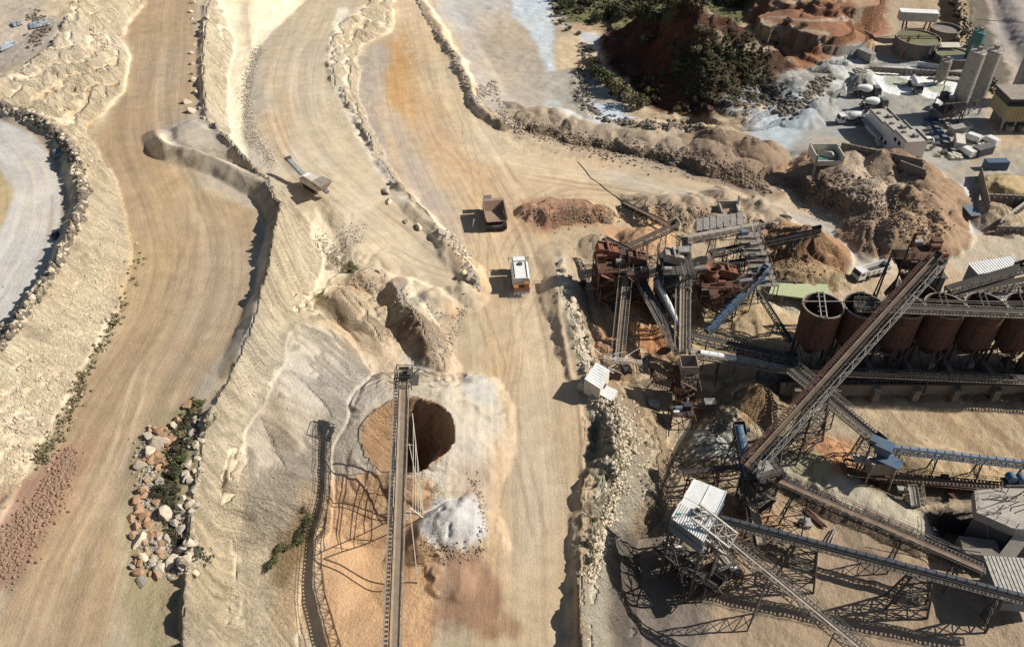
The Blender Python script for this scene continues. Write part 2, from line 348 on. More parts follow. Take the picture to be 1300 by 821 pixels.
ero = blur(np.clip((slope(Z) - .25) / .4, 0, 1) * near * (Xg > -46), 1)
Z += ero * ((rid(Xg, Yg, .42, 4, 81)) * .95 + rid(Xg, Yg, 1.3, 2, 83) * .35) * np.where(fan > 0, .08, 1) * (1 - sm((orng + 1) / 3))
Z += rough * (fbm(Xg, Yg, .25, 4, 51) * .7 + fbm(Xg, Yg, 1.2, 2, 53) * .22)
# shallow ruts along the roads
Z += FM * ((vn(FV * 1.3 + 50, FU * .02, 3) - .5) * .08 + (vn(FV * .35 + 9, FU * .008, 5) - .5) * .3) + near * fbm(Xg, Yg, .9, 2, 57) * .05
# ------------------------------------------------------------------ what the ground is made of (colour of the material, per place, with some shade painted in)
ss = 2; Xs, Ys, Zs = Xg[::ss, ::ss], Yg[::ss, ::ss], Z[::ss, ::ss]
ii = np.arange(Xs.size).reshape(Xs.shape); ff = np.stack([ii[:-1, :-1], ii[:-1, 1:], ii[1:, 1:], ii[1:, :-1]], -1).reshape(-1, 4)
land = BVHTree.FromPolygons(np.stack([Xs, Ys, Zs], -1).reshape(-1, 3).tolist(), ff.tolist())
def G(px, py): return ray(land, px, py)
def gz(x, y):
    h = land.ray_cast((x, y, 500), (0, 0, -1)); return h[0].z if h[0] is not None else 0.0
def TL(pts): return [G(a, b).to_2d() for a, b in pts]
Cg = np.zeros(Z.shape + (3,)); Cg[:] = (.44, .345, .235)
rockm = np.zeros_like(Z)
def blend(m, c, sub=slice(None)):
    for k in range(3): Cg[..., k][sub] = Cg[..., k][sub] * (1 - m) + c[k] * m
def paint(pts, c, soft=2.0, a=1.0, warp=1.0, s=0, brk=0.0, bs=.25, up=None):
    """polygon read off the photograph; brk breaks the patch up with noise"""
    q = TL(pts); sub = box(q, soft + 8 * warp); X = Xg[sub]; Y = Yg[sub]
    d = sdp(X + (fbm(X, Y, .07, 5, s) * 9 + fbm(X, Y, .6, 4, s + 2) * 2.6) * warp, Y + (fbm(X, Y, .07, 5, s + 4) * 9 + fbm(X, Y, .6, 4, s + 6) * 2.6) * warp, q)
    soft = soft * .6; m = sm(d / soft * .5 + .5) * a
    if brk: m = m * sm((fbm(X, Y, bs, 4, s + 8) + .5 - brk) * 6)
    if up is not None: m = m * sm((Z[sub] - Zb[sub] - up) / .5)
    blend(m, c, sub)
def pline(pts, c, wd, a=1.0, s=0, brk=0.0, px=True, warp=1.0):
    q = smooth_line([(p[0], p[1], 0) for p in (TL(pts) if px else pts)], 5); sub = box(q, wd + 4); X = Xg[sub]; Y = Yg[sub]
    d, S, _ = dseg(X + fbm(X, Y, .3, 3, s) * 1.6 * warp, Y + fbm(X, Y, .3, 3, s + 4) * 1.6 * warp, q)
    m = sm((wd - d) / wd * 1.6) * a
    if brk: m = m * sm((fbm(X, Y, .35, 4, s + 8) + .5 - brk) * 6)
    blend(m, c, sub)
cream = (.72, .59, .415); creamw = (.80, .69, .51); tan = (.46, .345, .22); orange = (.50, .30, .14); gravel = (.40, .355, .29)
dust = (.52, .44, .34); grey = (.37, .36, .33); mud = (.50, .51, .49); red = (.30, .125, .07); brown = (.26, .17, .10); dark = (.10, .085, .065)
lilac = (.42, .36, .32); scrubc = (.13, .125, .06)
# large zones
paint([(-300,900),(-300,-90),(480,-90),(455,150),(610,380),(612,900)], (.50,.415,.295), 3)
blend(near * sm((blur(face, 2) - .15) / .5) * (Xg < 5), cream)
blend(near * sm((blur(face, 2) - .15) / .5) * (Xg < 5) * sm((fbm(Xg, Yg, .09, 4, 3) + .12) * 4) * .8, creamw)
paint([(-60,-80),(78,-80),(60,60),(-60,118)], (.42,.36,.29), 3)
paint([(90,60),(150,70),(170,110),(120,150),(60,145),(20,120),(50,90)], (.60,.43,.235), 10, .75, 1, 3)
paint([(120,-60),(150,-60),(130,60),(100,80)], (.62,.45,.26), 6, .5)
paint([(152,70),(168,80),(162,116),(128,150),(112,166),(108,155),(140,120)], (.42,.29,.13), 2, .85, .5, 5, .3)
paint([(-80,150),(0,152),(50,176),(78,215),(80,260),(70,310),(38,365),(5,405),(-80,450),(-80,330),(-12,300),(14,262),(10,232),(-20,205)], (.47,.45,.415), 1.2, 1, .25)
paint([(-80,165),(0,200),(30,260),(0,330),(-60,380),(-60,350),(0,290),(12,240),(-20,212)], (.54,.52,.48), 3, .55, .3)
pline([(-80,140),(0,150),(45,170),(80,215),(84,262),(72,318),(42,372),(8,412)], (.40,.33,.25), 1.3, .8)
paint([(-60,210),(0,210),(18,240),(0,300),(-60,330)], (.48,.37,.21), 1.5, 1, .4)
pline([(-30,120),(5,134),(50,150),(86,184),(106,226),(108,266),(92,305),(66,356),(33,408),(0,445)], (.30,.24,.17), 3, .75, 4, .42)
paint([(90,175),(112,180),(140,230),(120,240)], (.58,.46,.30), 3, .7)
paint([(118,250),(156,250),(165,330),(120,440),(60,560),(40,520),(110,380)], (.76,.64,.475), 6, .95, .8)
paint([(-20,430),(60,400),(100,440),(60,520),(0,560)], (.68,.58,.46), 6, .7, 1, 3)
paint([(-20,520),(60,560),(20,620),(-20,640)], (.70,.55,.40), 5, .6)
paint([(148,240),(172,262),(186,335),(160,400),(140,440),(150,330)], (.40,.29,.16), 3, .8, .5)
paint([(160,280),(172,285),(186,335),(172,335)], (.20,.19,.08), 1.5, .6, .4, 9, .45)
paint([(100,470),(140,430),(95,510),(60,590),(40,590),(80,510)], (.17,.16,.08), 1.5, .8, .4, 8, .35)
# upper haul road
paint([(190,-80),(245,-80),(250,60),(250,140),(215,165),(200,190),(260,240),(340,262),(350,290),(330,400),(300,470),(262,495),(180,600),(150,660),(150,760),(120,860),(-40,860),(30,660),(90,520),(160,400),(176,330),(150,245),(118,180),(165,115),(168,70),(160,40)], (.385,.285,.185), 2.5, 1, .4)
paint([(200,60),(222,60),(250,200),(330,330),(280,430),(180,580),(120,700),(70,800),(60,780),(140,620),(220,460),(260,340),(210,240),(190,160)], (.43,.34,.235), 6, .6, .6)
paint([(330,262),(352,290),(345,340),(318,430),(262,500),(240,520),(290,440),(318,360),(322,300)], (.43,.39,.32), 3, .85, .6, 4)
paint([(190,190),(212,190),(240,300),(220,420),(170,420),(195,300)], (.46,.34,.19), 6, .6, .9, 5)
paint([(230,180),(300,215),(335,240),(350,262),(300,250),(255,232)], (.42,.37,.30), 2, .7, .5)
pline([(262,-60),(257,40),(256,100),(258,140)], (.30,.27,.22), 2.2, .6, 6, .5)
# grey fill of the lip
ridgecol = (.36,.315,.25)
paint([(205,160),(225,150),(262,150),(300,180),(345,225),(385,262),(372,285),(350,262),(320,240),(280,222),(240,212),(208,195),(198,175)], (.38,.33,.265), 1.5, 1, .4)
paint([(225,165),(258,158),(275,180),(250,195),(222,185)], (.48,.41,.31), 2, .8)
# middle bench
paint([(395,-80),(470,-80),(440,20),(415,60),(415,110),(450,160),(500,235),(600,360),(600,385),(540,345),(470,300),(410,262),(345,205),(318,160),(322,90),(345,40)], (.50,.415,.30), 3, 1, .6)
paint([(318,60),(345,45),(335,110),(325,170),(345,225),(325,210),(306,180)], (.40,.36,.30), 4, .7)
paint([(350,90),(395,85),(390,125),(352,120)], (.50,.35,.18), 6, .5)
paint([(355,50),(410,40),(400,110),(420,170),(380,150),(350,90)], (.53,.44,.32), 5, .7)
paint([(345,120),(365,120),(370,190),(352,200)], (.54,.38,.23), 5, .6)
# pillar of rock between bench and main road
pline([(436,12),(428,55),(432,105),(452,150),(488,213),(520,252)], (.74,.66,.53), 3, .9, 7)
paint([(440,100),(475,60),(500,60),(490,160),(500,240),(470,190),(448,130)], (.42,.37,.32), 4, .8)
# main haul road
paint([(490,-80),(520,-80),(562,40),(600,130),(655,175),(715,200),(785,205),(883,228),(963,246),(1030,270),(1100,302),(1150,340),(1120,352),(1040,320),(950,272),(860,258),(770,240),(720,225),(690,260),(700,330),(716,440),(738,520),(744,610),(740,700),(735,850),(615,850),(620,700),(612,500),(612,400),(560,290),(505,235),(480,150),(500,50)], (.52,.40,.265), 2.5, 1, .35)
paint([(490,55),(512,45),(525,100),(520,160),(498,130)], (.50,.29,.12), 4, .8, .8, 5, .15)
paint([(505,100),(530,90),(600,200),(640,260),(700,280),(690,300),(640,300),(580,240),(530,190)], (.52,.345,.19), 8, .6, 1.2, 9)
paint([(540,60),(565,50),(610,150),(700,210),(700,230),(600,200)], (.55,.45,.31), 5, .7)
paint([(480,130),(510,160),(560,240),(600,300),(575,310),(520,250)], (.46,.38,.31), 4, .8, .8)
paint([(605,280),(640,260),(690,280),(700,330),(690,380),(650,330)], (.50,.37,.24), 6, .6)
paint([(615,470),(640,460),(640,620),(660,760),(618,760),(612,600)], (.52,.35,.19), 4, .6, .6)
paint([(690,420),(712,440),(738,540),(740,640),(730,760),(700,760),(700,560)], (.51,.385,.25), 4, .5, .6)
paint([(650,300),(680,300),(700,500),(690,800),(650,800),(645,500)], (.54,.45,.33), 6, .55, .6)
paint([(720,215),(800,222),(900,240),(1000,262),(1100,305),(1150,345),(1100,345),(1000,300),(900,262),(780,240)], (.50,.43,.335), 4, .85, .6)
paint([(940,250),(1060,278),(1140,330),(1120,350),(1020,305)], (.45,.40,.33), 3, .8, .5)
paint([(730,230),(860,255),(830,300),(780,300),(750,255)], (.54,.42,.27), 5, .8)
# flats beyond the road
paint([(540,-80),(700,-80),(740,60),(720,130),(650,160),(610,130),(580,60)], (.40,.355,.31), 4, 1, .8)
paint([(540,-60),(640,-60),(640,30),(575,40)], (.44,.415,.37), 5, .8)
paint([(600,20),(660,10),(690,90),(640,120),(610,80)], (.46,.385,.30), 8, .8, 1.3)
paint([(640,-80),(665,-80),(700,30),(708,90),(694,92),(680,50),(650,20)], (.52,.58,.62), 2, .95, .5)
paint([(635,-60),(690,-40),(700,20),(660,10)], (.50,.54,.56), 3, .7, .9, 4, .35)
paint([(708,45),(770,40),(790,52),(750,90),(705,90)], (.55,.44,.30), 2, 1, .6)
paint([(738,38),(782,36),(776,50),(742,52)], (.50,.54,.56), 1.5, .9, .5)
paint([(690,100),(760,90),(800,130),(790,165),(720,160),(680,150)], (.42,.40,.34), 4, .9)
pline([(702,132),(722,148),(760,160),(820,171),(880,176),(925,178),(960,190)], (.47,.49,.47), 3.6, .9, 3)
pline([(728,155),(800,170),(920,172)], (.44,.46,.44), 1.0, .7, 3)
paint([(745,128),(790,136),(808,150),(760,150)], (.50,.56,.62), 2, .95, .5)
paint([(718,84),(752,88),(770,130),(728,140)], (.20,.185,.14), 2, .8, 1, 5, .4, .5)
pline([(660,155),(700,166),(780,182),(860,198),(950,232)], (.30,.235,.17), 7, .85, 5, .1)
paint([(860,170),(990,190),(990,245),(940,232),(880,205)], (.28,.20,.14), 4, .85)
paint([(770,35),(815,20),(900,20),(1000,50),(1020,95),(985,125),(900,155),(830,140),(800,110),(765,80)], (.11,.052,.036), 3, 1, .8)  # red-brown hill earth, darkened to carry the hill's shade, as below
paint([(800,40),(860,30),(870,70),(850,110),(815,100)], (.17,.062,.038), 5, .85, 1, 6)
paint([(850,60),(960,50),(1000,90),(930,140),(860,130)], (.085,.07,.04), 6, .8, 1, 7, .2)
paint([(925,-40),(1120,-40),(1130,40),(1090,85),(1030,90),(1000,60),(950,30)], (.29,.15,.09), 4, 1, 1)
paint([(960,-30),(1100,-20),(1110,20),(980,15)], (.45,.33,.22), 4, .9, 1.2, 8, .2, .1)
for k, q in enumerate([[(980,22),(1040,26),(1090,22)], [(900,52),(960,62),(1010,72)], [(1010,60),(1060,70),(1085,60)], [(930,24),(1000,38),(1050,44)]]):
    pline(q, (.44,.35,.26), 1.6, .8, 10 + k, .2)
paint([(1010,75),(1090,62),(1110,90),(1060,125),(1020,110)], (.30,.15,.08), 3, .9)
paint([(690,-80),(960,-80),(950,14),(850,34),(775,38),(720,30),(700,10)], (.12,.12,.055), 3, .95)
paint([(900,-60),(1000,-60),(1000,0),(930,8)], (.22,.08,.04), 3, .9)
paint([(700,40),(740,30),(790,30),(740,44)], (.42,.31,.20), 2, .8, 1)
# mixing yard
paint([(985,100),(1060,60),(1100,60),(1240,90),(1260,190),(1180,210),(1100,205),(1040,230),(990,215),(985,160)], (.34,.33,.30), 3, 1, .8)
paint([(960,95),(1010,110),(1040,135),(1010,175),(975,190),(955,150),(925,140)], (.42,.46,.48), 3, .9, 1.2, 5, .3)
paint([(955,160),(990,150),(1010,160),(1000,190),(970,195)], (.44,.49,.50), 3, .8, 1)
paint([(1058,80),(1095,62),(1110,66),(1090,100),(1062,118)], (.50,.51,.50), 2.5, .9, 1, 3, .25)
pline([(1092,95),(1105,84),(1140,80),(1200,84),(1240,92)], (.22,.20,.17), 1.6, .9, 5)
paint([(1104,92),(1125,85),(1160,86),(1180,98),(1210,100),(1222,112),(1205,125),(1160,118),(1125,112),(1108,104)], (.80,.80,.78), 1.2, 1, .4)
paint([(1130,90),(1152,88),(1155,102),(1135,108),(1120,98)], (.42,.45,.36), 1, .9, .3)
paint([(1175,104),(1210,104),(1212,118),(1188,118)], (.42,.46,.36), 2, .8, .5)
for a_, b_, r_ in ((1138,104,7.5), (1194,113,6.5)):
    g_ = G(a_, b_); dd = np.hypot(Xg - g_.x, (Yg - g_.y)) + fbm(Xg, Yg, .25, 3, 5) * 2.0; blend(sm((r_ + 2.2 - dd) / .8), (.80,.80,.77)); blend(sm((r_ * .62 - dd) / .8) * .95, (.36,.39,.30))
paint([(1055,190),(1180,215),(1260,190),(1310,190),(1310,235),(1240,220),(1200,330),(1160,330),(1200,260),(1100,220)], (.38,.345,.285), 3, .9, .6)
paint([(1035,180),(1105,168),(1130,185),(1060,192)], (.42,.35,.25), 3, .8)
paint([(1200,300),(1300,290),(1320,340),(1230,350)], (.42,.36,.28), 3, .9)
paint([(1240,-60),(1420,-60),(1420,160),(1320,130),(1285,100),(1262,40)], (.40,.35,.32), 3, .95)
paint([(1210,-40),(1246,-40),(1262,40),(1285,110),(1262,110),(1240,60)], (.13,.12,.10), 2, .9, .8)
paint([(1245,225),(1310,225),(1310,255),(1250,250)], (.56,.42,.22), 1.5, 1, .3)
paint([(1218,232),(1234,232),(1240,300),(1222,300)], (.42,.425,.415), 2, .8, .6)
# stockpiles
paint([(640,130),(720,145),(860,165),(1000,185),(1010,240),(985,262),(900,232),(780,210),(700,198),(640,180)], (.38,.30,.215), 1, .95, .3, up=.6)
paint([(860,168),(1000,185),(1005,240),(930,232),(875,205)], (.25,.18,.125), 1, .9, .3, up=.6)
paint([(790,240),(1000,250),(1010,300),(860,300)], (.36,.275,.19), 1, .85, .3, up=.4)
paint([(985,215),(1040,185),(1110,175),(1190,205),(1240,262),(1245,325),(1150,340),(1080,320),(1020,288),(985,250)], (.27,.185,.12), 1, 1, .3, up=.35)
paint([(1040,205),(1100,192),(1155,212),(1180,245),(1120,268),(1090,262),(1060,232)], (.42,.33,.245), 4, .95, .8)
paint([(1130,240),(1190,262),(1200,300),(1150,310),(1120,280)], (.34,.23,.14), 3, .8, 1, 4, .3)
paint([(970,285),(1070,280),(1085,345),(1040,350),(985,345)], (.31,.185,.105), 1, 1, .3, up=.3)
paint([(975,340),(1055,338),(1060,365),(985,368)], (.36,.26,.15), 2, .95, .5)
paint([(662,258),(705,250),(770,262),(770,285),(690,296),(662,284)], (.34,.19,.12), 3, .9, .7)
paint([(712,262),(745,258),(745,282),(712,286)], (.22,.13,.09), 2.5, .8, .8)
paint([(795,255),(870,255),(880,285),(820,280)], (.34,.26,.18), 4, .9)
paint([(360,420),(460,400),(520,470),(500,520),(470,610),(440,640),(400,690),(310,690),(320,520),(345,470)], (.54,.465,.365), 3, 1, .5)
paint([(400,430),(450,420),(500,480),(470,500)], (.57,.50,.40), 5, .7)
paint([(324,524),(338,506),(380,520),(430,560),(452,600),(425,640),(398,690),(340,690),(300,690),(303,656),(314,600),(309,562)], (.46,.39,.30), 1.2, .9, .4, 7)
paint([(352,425),(380,408),(440,420),(500,470),(490,500),(440,540),(400,520),(358,475)], (.52,.46,.375), 2, .85, .5)
paint([(345,480),(365,500),(375,580),(340,560)], (.34,.27,.19), 1.6, .8, .6)  # shadow of the notch painted into the gully
paint([(400,380),(500,340),(560,400),(600,450),(600,480),(540,480),(500,450),(440,410)], (.50,.39,.28), 4, .8, 1)
paint([(430,400),(470,420),(530,470),(500,490),(440,440)], (.56,.41,.26), 4, .6)
paint([(498,362),(522,358),(550,388),(520,390)], (.36,.32,.27), 1.5, 1, .5); paint([(525,380),(555,378),(560,396),(530,396)], (.34,.30,.25), 1.5, 1, .5)
paint([(442,350),(462,352),(470,378),(440,370)], (.47,.34,.22), 1.5, .9, .5)
paint([(558,382),(590,376),(602,398),(570,398)], (.44,.27,.15), 2, .8, 1, 4, .3)
paint([(500,400),(520,396),(560,470),(545,475)], (.30,.205,.13), 2, .8, .8)  # painted shadow of the west-facing scarp
paint([(500,450),(520,440),(550,470),(530,480)], (.42,.39,.34), 2, .8)
paint([(545,484),(630,480),(632,540),(600,600),(560,620),(460,600),(430,560),(470,510)], (.53,.46,.36), 3, .95, .6)
paint([(585,478),(618,478),(628,512),(600,520),(585,500)], (.44,.43,.40), 1, .8, .6)
paint([(590,500),(630,520),(630,570),(605,550)], (.50,.45,.36), 3, .5, 1)
paint([(420,610),(480,600),(550,610),(560,700),(540,860),(400,860),(410,700)], (.60,.385,.22), 1.6, 1, .3)
paint([(440,640),(500,620),(520,720),(440,780)], (.55,.345,.19), 6, .7)
paint([(380,640),(420,610),(425,700),(410,800),(370,800)], (.60,.44,.28), 3, .8)
paint([(552,635),(600,628),(618,680),(590,702),(540,692),(528,672)], (.58,.55,.50), .8, 1, .4)
paint([(535,700),(600,690),(618,710),(620,780),(530,780)], (.33,.20,.13), 2.5, .9, 1.2, 6, .12, .3)
paint([(572,590),(612,590),(612,640),(580,632)], (.44,.33,.24), 3, .7)
cr = cc
dcr = np.hypot(Xg - cr.x, Yg - cr.y - .2)
blend(sm((8.6 - dcr) / .8) * .95, (.60,.37,.20)); blend(sm((6.5 - dcr) / 3) * .5 * (Xg > cr.x - 3), (.22,.15,.10))  # orange crater wall, then shade of its right side painted on
paint([(345,690),(395,650),(395,700),(370,740),(330,740)], (.28,.20,.11), 2, .9, .6)
# rubble on the lower left, boulder strip
paint([(0,640),(60,590),(100,560),(95,600),(60,650),(50,700),(20,735),(-40,800),(-60,720)], (.31,.20,.145), 2, 1, .6)
paint([(-60,700),(0,660),(40,650),(10,700),(-60,780)], (.42,.31,.25), 3, .6)
paint([(95,560),(130,570),(110,620),(60,700),(50,690),(85,620)], (.46,.27,.17), 4, .5)
paint([(210,520),(255,505),(262,560),(240,640),(225,680),(280,740),(280,860),(150,860),(160,700),(165,600)], (.30,.25,.15), 2.5, .85, .6)
paint([(222,530),(250,520),(240,600),(225,660),(205,640),(215,580)], (.13,.14,.07), 2, .85, .7, 5, .3)
paint([(262,545),(310,535),(310,600),(300,660),(285,690),(245,690),(250,610)], (.74,.61,.43), .9, 1, .25)
paint([(285,690),(345,700),(340,860),(260,860)], (.62,.54,.42), 3, .8, 1)
paint([(264,-80),(263,6),(260,60),(261,100),(266,146),(290,182),(312,200),(310,185),(306,150),(310,110),(320,75),(345,40),(366,22),(388,0),(398,-80)], creamw, 1.2, .95, .3)
paint([(362,272),(402,262),(424,300),(441,342),(422,368),(390,388),(379,405),(354,426),(358,471),(337,505),(321,525),(308,562),(300,540),(286,512),(302,484),(324,442),(338,404),(346,362),(355,319),(364,290)], creamw, 1.2, .95, .3)
# slope down to the plant
paint([(705,325),(722,325),(735,400),(765,480),(800,520),(835,560),(835,620),(800,640),(770,720),(770,860),(738,860),(745,640),(755,560),(735,500),(712,400)], (.52,.46,.35), 1.5, 1, .5)
paint([(722,335),(735,400),(765,480),(755,490),(730,440)], (.16,.16,.09), 1.3, .75, .8, 6, .35, .5)
paint([(735,500),(800,560),(790,640),(770,720),(745,700),(748,600)], (.22,.22,.13), 2, .55, 1, 4, .48, .6)
paint([(725,300),(760,300),(800,480),(850,520),(860,600),(850,860),(780,860),(820,620),(800,560),(750,440)], (.42,.31,.20), 5, .5)
paint([(745,400),(830,350),(880,360),(900,440),(860,480),(800,480),(750,450)], (.46,.30,.175), 4, .95)
paint([(740,410),(790,420),(790,480),(750,470)], (.42,.22,.12), 3, .6)
paint([(800,410),(850,420),(850,460),(810,440)], (.50,.22,.09), 2, .85, .8)
paint([(795,372),(850,375),(840,395),(795,395)], (.52,.24,.10), 2, .85, .8)
paint([(760,290),(840,270),(870,300),(830,330),(780,330)], (.50,.29,.16), 3, .8)
paint([(850,365),(960,365),(900,460),(870,450)], (.47,.37,.235), 3, .9)
paint([(920,380),(1010,380),(1010,440),(930,430)], (.45,.345,.215), 3, .95)
paint([(960,360),(1010,365),(1010,388),(960,385)], (.47,.43,.34), 3, .8)
paint([(880,470),(980,480),(1010,600),(980,640),(860,650),(850,560)], (.44,.36,.25), 4, .9)
paint([(935,490),(965,485),(980,530),(940,535)], (.40,.26,.14), 2, .95, .6)
paint([(880,540),(945,548),(940,585),(870,590)], (.42,.42,.38), 2, .95, .6)
paint([(980,500),(1300,500),(1420,505),(1420,620),(1120,600),(1020,570)], (.44,.335,.215), 3, 1, .5)
q = TL([(980,500),(1300,500),(1420,505),(1420,610),(1120,598),(1040,575)]); sub = box(q, 4); X = Xg[sub]; Y = Yg[sub]
mm = sm(sdp(X, Y, q) / 3) * sm((fbm(X * .55 + Y * .3, (X * .5 - Y) * -.07, .7, 4, 3) + .04) * 7); blend(mm * .85, (.30,.215,.14), sub)
mm = sm(sdp(X, Y, q) / 3) * sm((fbm(X * .55 + Y * .3, (X * .5 - Y) * -.07, .5, 4, 13) - .05) * 7); blend(mm * .7, (.52,.42,.295), sub)
paint([(1030,560),(1060,545),(1080,575),(1085,600),(1060,610),(1040,600)], (.55,.25,.10), 2, .95, .6)
paint([(1010,588),(1040,575),(1062,590),(1058,606),(1030,606)], (.45,.41,.20), 1.2, .9, .5)
paint([(1110,590),(1300,600),(1300,630),(1120,625)], (.44,.33,.20), 3, .9, 1)
paint([(1120,600),(1160,590),(1180,620),(1130,620)], (.16,.12,.09), 3, .8, 1)
pline([(1000,592),(1042,611),(1073,626),(1104,636),(1140,652),(1178,668)], (.50,.44,.335), 3.6, .95, 5, 0)
paint([(1080,618),(1200,622),(1240,632),(1160,642)], (.14,.115,.09), 2, .8, .6)
paint([(1166,648),(1246,640),(1252,700),(1186,690)], (.16,.14,.12), 1.5, .9, .4)
paint([(960,600),(1060,660),(1250,740),(1400,860),(900,860),(920,680)], (.36,.265,.175), 4, .9, 1)
paint([(900,640),(960,640),(990,680),(960,700),(910,690)], (.46,.28,.16), 3, .9)
paint([(760,650),(850,650),(900,730),(900,900),(780,900)], (.13,.115,.10), 3, .75, .8)  # shade of the white hopper house painted on the low ground
paint([(850,460),(870,460),(830,560),(815,560)], (.30,.22,.15), 3, .6)
paint([(1020,560),(1040,545),(1068,548),(1088,575),(1092,604),(1060,612),(1030,606)], (.48,.27,.15), 2, .9, .6)
paint([(1000,588),(1036,572),(1060,590),(1060,610),(1020,608)], (.42,.39,.24), 1.4, .85, .4)
paint([(1020,540),(1050,520),(1090,560),(1060,560)], (.44,.37,.27), 2, .9, .6)
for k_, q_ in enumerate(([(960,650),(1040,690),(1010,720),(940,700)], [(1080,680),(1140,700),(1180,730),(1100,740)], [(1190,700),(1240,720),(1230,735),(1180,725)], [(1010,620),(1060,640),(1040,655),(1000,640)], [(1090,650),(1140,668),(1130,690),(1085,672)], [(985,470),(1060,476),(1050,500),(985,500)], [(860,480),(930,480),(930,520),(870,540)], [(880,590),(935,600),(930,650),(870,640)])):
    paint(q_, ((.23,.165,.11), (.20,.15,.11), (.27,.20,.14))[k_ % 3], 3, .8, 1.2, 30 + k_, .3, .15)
paint([(985,455),(1320,462),(1320,506),(985,502)], (.15,.12,.095), 2, .85, .3)  # shade beneath the silos painted as darker ground
cl_ = sm((slope(blur(Z, 2)) - .4) / .4) * near * (Xg < -8) * (1 - fanm) * (dcr > 10) * (1 - sm((orng + 2) / 2)) * ((Yg > 128) | (Xg < -38)); blend(cl_ * .75, (.80,.675,.485))
# joints and cracks of the steep faces
st_ = sm((slope(blur(Z, 1)) - .55) / .5) * near * (Xg < 0)
for scl, s_, am in ((.5, 101, .24), (1.1, 103, .16)):
    rr_ = rid(Xg * .5 + fbm(Xg, Yg, .2, 2, s_) * 3, Yg * .9, scl, 3, s_); Cg *= (1 - st_ * am * sm((rr_ - .16) / .14))[..., None]
# tyre tracks, many of them crossing
rt = random.Random(77)
def off(pts, o0, o1):
    q = smooth_line([(p[0], p[1], 0) for p in TL(pts)], 4); out = []
    for i, p in enumerate(q):
        a_, b_ = q[max(i - 1, 0)], q[min(i + 1, len(q) - 1)]; n_ = Vector((-(b_ - a_).y, (b_ - a_).x, 0)).normalized(); f_ = i / (len(q) - 1); out.append(p + n_ * (o0 + (o1 - o0) * f_))
    return out
def track(line, c, w_=.42, a_=.4, s=0):
    for d_ in (-1.1, 1.1):
        q = []
        for i, p in enumerate(line):
            A_, B_ = line[max(i - 1, 0)], line[min(i + 1, len(line) - 1)]; n_ = Vector((-(B_ - A_).y, (B_ - A_).x, 0)).normalized(); q.append(p + n_ * d_)
        sub_ = box(q, 3); X = Xg[sub_]; Y = Yg[sub_]; d, S, _ = dseg(X + fbm(X, Y, .08, 2, s) * 1.2, Y, q); m = sm((w_ - d) / .3) * a_ * sm((fbm(S, S * .1, .05, 2, s) + .2) * 4) * (rockfree[sub_]); blend(m, c, sub_)
rockfree = 1 - sm((slope(Z) - .2) / .2)
for nm_, k_ in (('upper', 7), ('main', 8), ('bench', 5), ('side', 5), ('loop', 2), ('yard', 3)):
    L_ = ROAD[nm_]
    for i in range(k_):
        a0 = rt.randrange(0, len(L_) - 4) if len(L_) > 6 else 0; a1 = min(len(L_), a0 + rt.randrange(4, 8)); wv_ = RW[nm_] * .75
        track(off(L_[a0:a1], rt.uniform(-wv_, wv_), rt.uniform(-wv_, wv_)), rt.choice(((.36,.26,.165), (.33,.24,.155), (.58,.48,.35))), rt.uniform(.3,.5), rt.uniform(.3,.6), i + k_)
for arc in ([(600,250),(650,262),(720,236),(800,240)], [(640,330),(660,290),(720,245),(820,246)], [(560,180),(620,240),(680,300),(690,380)], [(650,420),(690,350),(740,300),(780,300)], [(470,250),(540,300),(590,330),(630,420)], [(640,520),(655,420),(640,330),(590,250)], [(390,240),(450,280),(520,330),(600,350)], [(250,200),(200,260),(230,330),(300,380)], [(300,300),(260,380),(240,440),(280,470)], [(190,420),(240,440),(290,400),(330,330)]):
    q_ = [Vector((p[0], p[1], 0)) for p in TL(arc)]; track(smooth_line(q_, 8), rt.choice(((.36,.26,.165), (.34,.25,.16))), .45, .5, 7)
# grass-brown toes, noise tint everywhere
for s_, amp, sc_ in ((61, .22, .02), (63, .20, .09), (67, .16, .45)):
    n = 1 + fbm(Xg, Yg, sc_, 4, s_) * amp * near; Cg *= n[..., None]
hue = fbm(Xg, Yg, .05, 4, 71) * near; Cg[..., 0] *= 1 + hue * .10; Cg[..., 2] *= 1 - hue * .22
Cg = np.clip(Cg, .02, .80)
sl1 = slope(blur(Z, 1)); rock = sm((sl1 - .35) / .4) * near * (1 - FM)

def grid_mesh(name, X, Y, Zz):
    nr, nc = X.shape; co = np.stack([X, Y, Zz], -1).reshape(-1, 3).astype(np.float32)
    i = np.arange(nr * nc).reshape(nr, nc); f = np.stack([i[:-1, :-1], i[:-1, 1:], i[1:, 1:], i[1:, :-1]], -1).reshape(-1, 4)
    m = bpy.data.meshes.new(name); m.vertices.add(len(co)); m.vertices.foreach_set('co', co.ravel())
    m.loops.add(f.size); m.loops.foreach_set('vertex_index', f.ravel().astype(np.int32))
    m.polygons.add(len(f)); m.polygons.foreach_set('loop_start', np.arange(0, f.size, 4, dtype=np.int32)); m.polygons.foreach_set('loop_total', np.full(len(f), 4, np.int32))
    m.polygons.foreach_set('use_smooth', np.ones(len(f), bool)); m.update(); return m
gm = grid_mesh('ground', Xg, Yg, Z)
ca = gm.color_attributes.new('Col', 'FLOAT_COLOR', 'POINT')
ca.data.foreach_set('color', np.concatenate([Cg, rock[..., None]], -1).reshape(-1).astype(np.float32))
fa = gm.attributes.new('flow', 'FLOAT_VECTOR', 'POINT')
fa.data.foreach_set('vector', np.stack([FU, FV, FM], -1).reshape(-1).astype(np.float32))
ground = bpy.data.objects.new('ground', gm); COL.objects.link(ground); ground['kind'] = 'structure'
